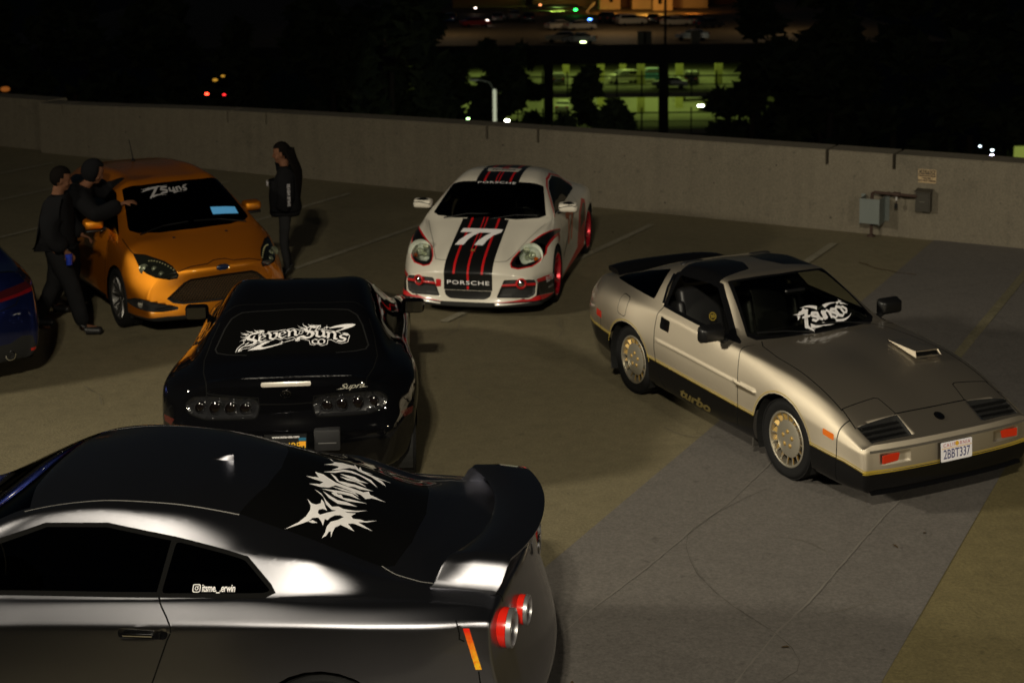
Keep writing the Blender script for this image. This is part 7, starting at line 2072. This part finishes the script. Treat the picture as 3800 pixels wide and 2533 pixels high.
bm = NB(); box(bm, (xl - 2, YF + 38, z_f2 - 2), (xr + 2, YF + 38.4, z_c - .02)); gpart('back_wall', bm, M_FCON)
bm = NB(); box(bm, (xl - 2.5, YF + .4, z_f2 - 2), (xl - 2.1, YF + 40, z_c - .02)); gpart('end_wall', bm, M_FCON)
bm = NB(); box(bm, (xr + 2.1, YF + .4, z_f2 - 2), (xr + 2.5, YF + 40, z_c - .02)); gpart('end_wall', bm, M_FCON)
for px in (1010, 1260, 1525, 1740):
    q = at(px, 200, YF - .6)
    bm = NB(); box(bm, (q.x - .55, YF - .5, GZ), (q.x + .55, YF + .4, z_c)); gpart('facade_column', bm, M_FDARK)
for px, dy in ((1170, 10), (1380, 13), (1472, 9), (1560, 12), (1650, 9), (1300, 22), (1430, 24)):
    q = at(px, 200, YF + dy)
    bm = NB(); box(bm, (q.x - .45, YF + dy - .45, z_f2 + .0), (q.x + .45, YF + dy + .45, z_f1 - .62)); gpart('column', bm, mat('pale_column', (.42, .40, .16), .9))
    bm = NB(); box(bm, (q.x - .45, YF + dy - .45, z_f1 + .0), (q.x + .45, YF + dy + .45, z_c - .05)); gpart('column', bm, mat('pale_column'))
# railings of the two open storeys
for zf in (z_f1, z_f2):
    for h in (.15, .9, 1.9):
        bm = NB(); box(bm, (xl - 2, YF - .05, zf + h), (xr + 2, YF + .06, zf + h + (.16 if h == 1.9 else .09))); gpart('rail', bm, M_FRAIL)
    for i in range(15):
        x = xl + (xr - xl) * i / 14
        bm = NB(); box(bm, (x - .08, YF - .06, zf - .5), (x + .08, YF + .08, zf + 2.6)); gpart('rail_post', bm, M_FRAIL)
bm = NB()
for zf in (z_f1, z_f2):
    n = 150
    for i in range(n):
        x = xl + (xr - xl) * i / n
        box(bm, (x - .018, YF - .015, zf + .2), (x + .018, YF + .015, zf + 1.9))
o = gpart('rail_mesh', bm, M_FRAIL); o['kind'] = 'stuff'
for zc, e in ((z_c - .15, .38), (z_f1 - .75, .42)):
    for i, px in enumerate((1120, 1330, 1500, 1620)):
        q = at(px, 200, YF + 14)
        ld = bpy.data.lights.new('garage_light', 'AREA'); ld.shape = 'RECTANGLE'; ld.size = 9; ld.size_y = 18; ld.energy = 950 * e; ld.color = (.66, .92, .20)
        lo = link(bpy.data.objects.new('garage_light', ld), G); lo.location = Vector((q.x, YF + 15, zc - .1)) - G.location
# ceiling lamps that read as bright points
M_FL = mat('far_lamp_green', (.9, 1, .8), .4, emit=(.62, 1.0, .55), estr=14.)
M_FLW = mat('far_lamp_white', (.9, 1, .9), .4, emit=(.9, 1.0, .85), estr=14.)
def glow(px, py, Y, r, m, label, cat='lamp', grp='distant lamps beyond the parapet'):
    t = at(px, py, Y)
    bm = NB(); bmesh.ops.create_uvsphere(bm, u_segments=12, v_segments=8, radius=r * .66); bmesh.ops.scale(bm, vec=(1.3, 1, .7), verts=bm.verts)
    o = obj('distant_glow', bm, m, None, 'all'); o.location = t
    return tag(o, label, cat, grp)
def lampm(name, col, s): return mat(name, col, .4, emit=col, estr=s)
glow(1165, 277, 62, .13, lampm('lamp_warm_white', (1, .98, .75), 22), 'bright round lamp just above the parapet right of the white pole')
glow(1075, 273, 66, .09, lampm('lamp_soft_green', (.5, 1, .35), 7), 'greenish lamp just above the parapet left of the white pole')
glow(1340, 229, YF - 20, .26, M_FLW, 'pale green lamp in the middle of the dark bush before the car park')
glow(1613, 243, YF - 14, .24, M_FLW, 'row of white lamps at the right end of the car park')
glow(1605, 243, YF - 14, .20, M_FLW, 'small lamp beside the row at the right end of the car park')
glow(1322, 23, 235, .34, lampm('lamp_green', (.03, 1, .12), 9), 'small vivid green lamp on the building wall above the parked cars')
glow(1355, 46, 225, .40, lampm('lamp_blue', (.08, .25, 1), 16), 'vivid blue lamp above the parked cars')
glow(1336, 97, 178, .20, lampm('headlamp_glint_glow', (.75, 1, .45), 10), 'left headlamp of the car nose on the far top deck')
glow(1343, 97, 178, .20, lampm('headlamp_glint_glow', (.75, 1, .45), 10), 'right headlamp of the car nose on the far top deck')
glow(1291, 78, 195, .20, lampm('headlamp_glint_glow', (.75, 1, .45), 10), 'small glowing ball standing for a yellow green glint on a parked car roof')  # glowing ball set in place of a reflection
glow(996, 68, 205, .30, lampm('lamp_yellow', (.9, 1, .25), 9), 'yellow green lamp at the left of the far parked cars')
glow(1119, 48, 215, .26, lampm('lamp_pink', (1, .8, .7), 7), 'pale pinkish lamp over the far parked cars')
glow(1092, 19, 240, .22, lampm('lamp_pink', (1, .8, .7), 7), 'faint pale lamp high above the far parked cars')
glow(1241, 12, 240, .22, lampm('lamp_orange', (1, .35, .12), 5), 'faint orange lamp high left of the green lamp')
glow(475, 216, 90, .15, lampm('lamp_red', (1, .05, .02), 9), 'brightest red lamp low among the dark trees at left')
glow(515, 218, 95, .13, lampm('lamp_red_dim', (.7, .02, .02), 4), 'dimmer red lamp right of the brightest red one')
glow(194, 207, 95, .09, lampm('lamp_red_dim', (.7, .02, .02), 4), 'faint red lamp at the far left among trees')
glow(494, 184, 92, .20, lampm('lamp_amber', (.55, .28, .03), .9), 'dull amber glow in the trees above the red lamps')
glow(512, 175, 92, .16, lampm('lamp_amber', (.55, .28, .03), .9), 'upper dull amber glow in the trees above the red lamps')
glow(12, 205, 90, .35, lampm('lamp_amber_dim', (.4, .12, .02), .5), 'dim orange glow in the trees at the left edge')
glow(1965, 194, 110, .11, lampm('lamp_bluish', (.7, .9, 1), 6), 'tiny bluish white lamp in the black trees at right')
glow(2251, 336, 60, .07, lampm('lamp_bluish', (.7, .9, 1), 6), 'small white lamp low behind the parapet near the right edge')
glow(2279, 345, 62, .08, lampm('lamp_bluish2', (.75, .95, 1), 8), 'white lamp low behind the parapet right of the small one')
glow(2278, 357, 62, .10, lampm('lamp_violet', (.75, .7, 1), 14), 'bright violet white lamp on the parapet line at right')
# lit strip window at the right edge and its tower
bm = NB(); q = at(2346, 362, 70); box(bm, (-.35, -.1, -.9), (1.6, .1, .55)); o = obj('lit_window', bm, lampm('window_yellow_green', (.45, .55, .10), .35)); o.location = q; tag(o, 'yellow green lit window low at the right edge behind the parapet', 'window')

# white lamp pole
pb = at(1136, 205, 72)
P_ = thing('street_lamp', 'white lit lamp pole standing just beyond the parapet', 'street lamp', (pb.x, pb.y, GZ))
hz_ = pb.z - GZ
bm = NB(); tube(bm, [(0, 0, 0), (0, 0, hz_)], [.16, .11], 14); obj('pole', bm, mat('white_pole', (.75, .73, .68), .5), P_, 40)
bm = NB(); tube(bm, [(0, 0, hz_ - .1), (-.25, -.05, hz_ + .35), (-.8, -.1, hz_ + .5)], [.06, .05, .05], 8); obj('arm', bm, M_FRAIL, P_, 40)
bm = NB(); box(bm, (-1.25, -.22, hz_ + .42), (-.75, .05, hz_ + .54), .03); obj('lamp_head', bm, M_FRAIL, P_)
ld = bpy.data.lights.new('pole_fill_spot', 'SPOT'); ld.energy = 1700; ld.color = (.9, 1, .72); ld.spot_size = R(34)  # added spot without a fixture, only there to brighten the pole
lo = link(bpy.data.objects.new('pole_fill_spot', ld), P_); lo.location = (-.6, -9, hz_ - .6); lo.rotation_euler = (R(83), 0, 0)

# ------------------------------------------------------------------ parked cars on the far decks
def far_car(name, m, Lc=4.5, H=1.45, W=1.8, kind=0):
    t = bpy.data.objects.new(name, None); COL.objects.link(t)
    if kind == 0: prof = [(-2.2, .35), (-2.25, .75), (-2.1, 1.0), (-1.5, 1.05), (-.9, 1.42), (.3, 1.45), (1.05, 1.02), (2.0, .85), (2.2, .65), (2.2, .35)]
    else: prof = [(-2.2, .4), (-2.25, .9), (-2.15, 1.3), (-1.9, 1.62), (-.9, 1.72), (.4, 1.70), (1.1, 1.18), (2.0, 1.05), (2.2, .8), (2.2, .4)]
    belt = 1.0 if kind == 0 else 1.15
    bm = NB(); rows = []
    for s in (-1, -.88, -.6, 0, .6, .88, 1):
        rows.append([(x * (1 - .03 * abs(s) ** 3), s * W / 2 * (1 - .20 * max(0, (z - belt)) / .5), z - (.04 * abs(s) ** 4 if z > belt else 0)) for x, z in prof])
    g = grid_sheet(bm, rows); bm.faces.new(g[0]); bm.faces.new(g[-1]); obj('body', bm, m, t, 45)
    wz0, wz1 = (1.03, 1.36) if kind == 0 else (1.18, 1.60)
    xr0, xf0, xr1, xf1 = (-1.45, .95, -.95, .25) if kind == 0 else (-2.0, 1.0, -1.75, .40)
    for s in (1, -1):
        bm = NB(); y0 = s * (W / 2 * .985); y1 = s * W / 2 * (1 - .20 * (wz1 - belt) / .5) * 1.01
        prism(bm, [(xr0, y0, wz0), (xf0, y0, wz0), (xf1, y1, wz1), (xr1, y1, wz1)], (0, s * .01, 0)); obj('side_window', bm, M_GBLACK, t)
        for x in (-1.35, 1.35):
            bm = NB(); lathe(bm, [(.001, .1), (.2, .1), (.30, .09), (.32, .04), (.32, -.1), (.001, -.1)], 14); w = obj('wheel', bm, M_RUB, t); w.location = (x, s * (W / 2 - .10), .32)
            if s < 0: w.rotation_euler = (0, 0, PI)
    a = prof[6] if True else 0; b_ = prof[5]
    for (p0, p1, nm) in ((prof[6], prof[5], 'windscreen'), (prof[3] if kind == 0 else prof[2], prof[4] if kind == 0 else prof[3], 'rear_window')):
        d = Vector((p1[0] - p0[0], 0, p1[1] - p0[1])); n = Vector((-d.z, 0, d.x)).normalized() * (-.012 if nm == 'windscreen' else .012) * (-1)
        n = Vector((d.z, 0, -d.x)).normalized() * .015
        if (nm == 'windscreen') != (n.x > 0): n = -n
        lo_, hi_ = Vector((p0[0], 0, p0[1])) + d * .12 + n, Vector((p0[0], 0, p0[1])) + d * .9 + n
        bm = NB(); w0, w1 = W * .46, W * .40
        q = [bm.verts.new((lo_.x, -w0, lo_.z)), bm.verts.new((lo_.x, w0, lo_.z)), bm.verts.new((hi_.x, w1, hi_.z)), bm.verts.new((hi_.x, -w1, hi_.z))]; bm.faces.new(q); obj(nm, bm, M_GBLACK, t)
    for s in (.6, -.6):
        bm = NB(); box(bm, (2.12, s - .18, .68), (2.21, s + .18, .80), .02); obj('headlight', bm, M_CHROME, t)
        bm = NB(); box(bm, (-2.27, s - .16, .80), (-2.16, s + .16, .95), .02); obj('tail_light', bm, M_RED, t)
    return t
cols = dict(white=(.62, .58, .50), silver=(.35, .34, .32), grey=(.12, .12, .12), black=(.015, .015, .017), red=(.25, .012, .01), blue=(.02, .06, .22), sky=(.10, .28, .40), cream=(.5, .42, .28))
CM = {k: mat('far_paint_' + k, v, .25, .2, .8) for k, v in cols.items()}
protos = {}
def put_car(px, Y, z, col, rz, kind, label, grp):
    key = (col, kind)
    if key not in protos:
        protos[key] = far_car('parked_car', CM[col], kind=kind); t = protos[key]
    else: t = clone(protos[key])
    q = at(px, 80, Y); t.location = (q.x, Y, z); t.rotation_euler = (0, 0, R(rz))
    tag(t, label, 'car', grp)
    return t
zd = z_top - .9
gt = 'cars parked on the far top deck'
row = [(1005, 225, 'red', 80, 0, 'far red car at the left end of the top deck row'), (1035, 222, 'blue', 84, 0, 'far blue car next to the red one on the top deck'), (1092, 212, 'red', 20, 0, 'long red car with a pale sheen left of the trees gap'),
       (1145, 222, 'grey', 86, 0, 'dark grey car right of the pale pink lamp'), (1180, 224, 'grey', 95, 1, 'dark upright car left of the white saloons'), (1215, 221, 'black', 88, 0, 'black car left of the white saloon pair'),
       (1288, 205, 'white', 25, 0, 'white saloon parked sideways below the green doorway'), (1333, 204, 'silver', 20, 0, 'silver saloon right of the white saloon'), (1292, 184, 'cream', 172, 0, 'cream car nearest the far deck edge'), (1330, 182, 'black', 176, 0, 'black car with lit headlamps nearest the far deck edge'),
       (1396, 218, 'black', 70, 1, 'black upright car below the blue lamp'), (1425, 217, 'grey', 75, 0, 'dark grey car left of the white van like car'), (1450, 212, 'white', 15, 1, 'white tall estate in the middle of the orange lit wall'), (1500, 216, 'black', 80, 0, 'black car behind the lamp post on the top deck'),
       (1552, 210, 'white', 20, 0, 'white saloon below the orange stairs'), (1600, 213, 'grey', 60, 0, 'dark grey car right of the white saloon'), (1628, 206, 'black', 30, 0, 'black car at the right end of the top deck row'), (1590, 186, 'silver', 170, 0, 'silver car nose behind the concrete posts')]
for px, Y, col, rz, kd, lb in row: put_car(px, Y, zd, col, rz, kd, lb, gt)
gi = 'cars parked inside the lit car park'
for px, Y, zf, col, rz, kd, lb in ((1432, YF + 10, z_f1, 'white', 200, 1, 'white hatch parked inside the lit upper storey'), (1492, YF + 12, z_f1, 'sky', 195, 1, 'light blue car parked inside the lit upper storey'), (1590, YF + 9, z_f1, 'black', 80, 1, 'black car facing out of the lit upper storey'), (1540, YF + 4.5, z_f1, 'grey', 170, 0, 'grey car at the railing of the upper storey'), (1280, YF + 10, z_f1, 'grey', 90, 0, 'grey car beside the left column of the upper storey'),
                                   (1295, YF + 10, z_f2 + .87, 'silver', 80, 0, 'silver car beside the left column of the lower storey'), (1590, YF + 16, z_f2 + 1.41, 'silver', 190, 0, 'silver car in the lower storey'), (1400, YF + 16, z_f2 + 1.41, 'black', 100, 1, 'black car in the lower storey')):
    put_car(px, Y, zf, col, rz, kd, lb, gi)
for x_, en in ((-30, 160), (8, 360), (45, 220)):
    ld = bpy.data.lights.new('deck_fill', 'AREA'); ld.shape = 'DISK'; ld.size = 1.5; ld.energy = en; ld.color = (1, .72, .40)  # added fill above the far deck so the parked cars show
    lo = link(bpy.data.objects.new('deck_fill', ld), G); lo.location = Vector(((xl + xr) / 2 + x_ * .6, 198, zd + 9)) - G.location
# concrete posts and lamp mast on the top deck
for px, lb in ((1474, 'left one of the paired pale concrete posts on the far top deck'), (1487, 'right one of the paired pale concrete posts on the far top deck'), (1597, 'single pale concrete post at the right end of the far top deck')):
    q = at(px, 90, 181); bm = NB(); box(bm, (-.5, -.5, 0), (.5, .5, 1.6), .03); o = obj('concrete_post', bm, M_FCON); o.location = (q.x, 181, zd); tag(o, lb, 'post', 'concrete posts on the far deck')
q = at(1528, 90, 176); bm = NB(); tube(bm, [(0, 0, 0), (0, 0, 9)], .16, 10); o = obj('lamp_mast', bm, M_FRAIL); o.location = (q.x, 176, zd); tag(o, 'thin dark lamp mast before the orange building', 'lamp post')

# ------------------------------------------------------------------ buildings behind the top deck
M_STUC = concrete('orange_stucco', (.42, .30, .18), (.34, .24, .14), .2, .1, .15)
M_BRK = mat('dark_facade', (.10, .05, .03), .9)
Bd = thing('office_building', 'tall building washed in orange light above the far parked cars', 'building', at(1500, 50, 250))
def bpart(name, x0, x1, y0, y1, Y, dep, m, extra=0.):
    a = at(x0, y1, Y); b_ = at(x1, y0, Y)
    bm = NB(); box(bm, (a.x, Y, min(a.z, zd) if y1 > 55 else a.z), (b_.x, Y + dep, b_.z + extra)); bmesh.ops.translate(bm, verts=bm.verts, vec=-Bd.location)
    return obj(name, bm, m, Bd)
bpart('wall', 1378, 1425, -40, 62, 250, 12, M_STUC); bpart('wall', 1425, 1452, -40, 62, 256, 12, M_BRK); bpart('wall', 1452, 1500, -40, 62, 250, 12, M_STUC)
bpart('stair_wall', 1500, 1545, -40, 62, 246, 10, M_STUC); bpart('wall', 1545, 1626, -40, 62, 252, 12, M_STUC); bpart('wall', 1626, 1760, -40, 62, 262, 12, M_BRK)
bpart('wall', 1225, 1378, -40, 16, 255, 10, M_BRK); bpart('wall', 1040, 1225, -40, 62, 258, 10, M_BRK); bpart('wall', 1340, 1378, 16, 62, 255, 10, M_BRK)
bpart('canopy', 1212, 1330, 17, 23, 246, 9, M_FDARK)
bpart('garage_shutter', 1216, 1306, 24, 62, 254, 1, mat('green_shutter', (.06, .15, .03), .7)); bpart('door_jamb', 1306, 1314, 22, 64, 253, 1.5, mat('glow_jamb', (.3, .5, .1), .6, emit=(.30, .70, .08), estr=.28))  # green light on the jamb is put into its material as glow
bpart('lit_doorway', 1315, 1341, 26, 58, 254.5, .5, mat('doorway_lit', (.6, .35, .08), .6, emit=(.85, .42, .06), estr=.5))
for k in range(3): bpart('door_mullion', 1315 + k * 13, 1316.2 + k * 13, 26, 58, 254.2, .3, M_BRK)
bpart('canopy', 1545, 1605, 22, 26, 248, 4, M_BRK); bpart('window', 1400, 1408, -6, 6, 249.8, .3, M_GBLACK); bpart('window', 1512, 1520, -4, 10, 245.8, .3, M_GBLACK)
# outside stair
for k in range(10):
    bpart('stair', 1480 + k * 2.6, 1483 + k * 2.6, 56 - k * 2.9, 58, 243, 2, M_STUC)
for px, en, col, Y in ((1402, 300, (1, .42, .08), 238), (1495, 1000, (1, .55, .12), 234), (1590, 260, (1, .34, .05), 236), (1280, 2200, (.55, 1, .2), 246)):
    ld = bpy.data.lights.new('facade_light', 'AREA'); ld.shape = 'DISK'; ld.size = 2.5; ld.energy = en; ld.color = col
    q = at(px, 22 if Y != 246 else 30, Y); lo = link(bpy.data.objects.new('facade_light', ld), Bd); lo.location = q - Bd.location; lo.rotation_euler = (R(80), 0, 0)
# arrow sign
bm = NB(); 
for s in (1, -1):
    prism(bm, [(0, 0, 0), (1.3, 0, s * 1.5), (1.6, 0, s * 1.5), (.3, 0, 0)], (0, .1, 0))
ar = obj('arrow_sign', bm, mat('arrow_grey', (.30, .28, .24), .6)); ar.location = at(1346, 27, 240); tag(ar, 'grey chevron arrow sign above the blue lamp', 'sign')

# ------------------------------------------------------------------ dark trees
M_LEAVES = [mat('night_leaf_a', (.020, .030, .012), .8), mat('night_leaf_b', (.030, .040, .016), .8), mat('night_leaf_c', (.012, .020, .010), .8)]
M_BARK = mat('night_bark', (.03, .024, .018), .95)
def tree(px, Y, z0, ptop, hw, label, seed, n=1500, leaf=.35, shape=1., cb=.5):
    rnd = random.Random(seed)
    base = at(px, 200, Y); topz = at(px, ptop, Y).z
    t = thing('tree', label, 'tree', (base.x, Y, z0), 0, 'dark trees beyond the parapet')
    Ht = topz - z0; w = (at(px + hw, 200, Y).x - base.x)
    cz0 = Ht * cb
    bm = NB(); tube(bm, [(0, 0, 0), (rnd.uniform(-.3, .3), 0, Ht * .3), (rnd.uniform(-.5, .5), 0, Ht * .75)], [Ht * .022, Ht * .016, Ht * .005], 8)
    for k in range(9):
        a = rnd.uniform(0, 6.28); z = Ht * rnd.uniform(.28, .7); l_ = w * rnd.uniform(.5, .9)
        p0 = Vector((0, 0, z)); p1 = p0 + Vector((math.cos(a) * l_ * .5, math.sin(a) * l_ * .5, l_ * .25)); p2 = p0 + Vector((math.cos(a) * l_, math.sin(a) * l_, l_ * .55))
        tube(bm, [p0, p1, p2], [Ht * .007, Ht * .004, Ht * .0015], 5)
    obj('trunk', bm, M_BARK, t)
    # clumped crown
    cl = []
    for k in range(34):
        h = rnd.uniform(0, 1); rr = math.sin(PI * min(1, .12 + .88 * h) ** shape) ** .6
        a = rnd.uniform(0, 6.28); q = rnd.uniform(.25, .95) ** .5
        cl.append((Vector((math.cos(a) * w * rr * q * .85, math.sin(a) * w * rr * q * .85, cz0 + h * (Ht - cz0) * .93)), w * rnd.uniform(.18, .34)))
    V, F, Mi = [], [], []
    for k in range(n):
        c, r = cl[rnd.randrange(len(cl))]
        d = Vector((rnd.gauss(0, 1), rnd.gauss(0, 1), rnd.gauss(0, .75))).normalized() * r * rnd.uniform(.3, 1) ** .5
        p = c + d
        s = leaf * rnd.uniform(.6, 1.5)
        u = Vector((rnd.gauss(0, 1), rnd.gauss(0, 1), rnd.gauss(0, .6))).normalized(); v = u.orthogonal().normalized()
        b0 = len(V); V += [p - u * s, p + v * s * .42, p + u * s, p - v * s * .42]; F.append((b0, b0 + 1, b0 + 2, b0 + 3)); Mi.append(rnd.randrange(3))
    me = bpy.data.meshes.new('crown'); me.from_pydata([tuple(v) for v in V], [], F)
    for m in M_LEAVES: me.materials.append(m)
    me.polygons.foreach_set('material_index', Mi)
    link(bpy.data.objects.new('crown', me), t)
tree(1130, 120, GZ, 66, 62, 'dark tree left of the car park opening, behind the white pole', 1, 2600, .62)
tree(1205, 112, GZ, 96, 70, 'dark tree between the white pole and the lit storeys', 2, 2400, .58)
tree(1055, 118, GZ, 112, 60, 'dark tree at the left end of the lit storeys', 3, 2200, .6)
tree(1352, 105, GZ, 150, 62, 'dark bushy tree in front of the middle of the car park', 4, 2800, .5, 1., .62)
tree(1412, 98, GZ, 225, 66, 'low dark bush before the car park right of the pale lamp', 5, 2400, .42, 1., .6)
tree(1300, 96, GZ, 240, 40, 'low dark bush before the car park left of the pale lamp', 6, 1600, .42, 1., .6)
tree(1742, 84, GZ, -60, 104, 'huge black tree at the right of the car park', 7, 4200, .62)
tree(1890, 78, GZ, -90, 130, 'huge black tree second from the car park', 8, 3600, .7)
tree(2060, 74, GZ, -80, 130, 'huge black tree behind the caution sign end of the parapet', 9, 3400, .7)
tree(2235, 72, GZ, -60, 130, 'huge black tree near the right edge', 10, 3400, .7)
tree(2390, 70, GZ, -30, 90, 'huge black tree cut by the right edge', 12, 2400, .7)
tree(895, 100, GZ, -110, 165, 'black tree left of the parked cars view', 13, 3000, .7)
tree(760, 96, GZ, -70, 130, 'black tree above the long haired person', 14, 3000, .75)
tree(560, 100, GZ, 30, 90, 'black tree right of the red lamps', 15, 1500, .7)
tree(370, 100, GZ, -50, 130, 'black tree above the orange hatchback', 16, 2600, .75)
tree(160, 95, GZ, -60, 130, 'black tree at the left corner of the parapet', 17, 2600, .75)
tree(-20, 92, GZ, -20, 110, 'black tree cut by the left edge', 18, 2000, .75)
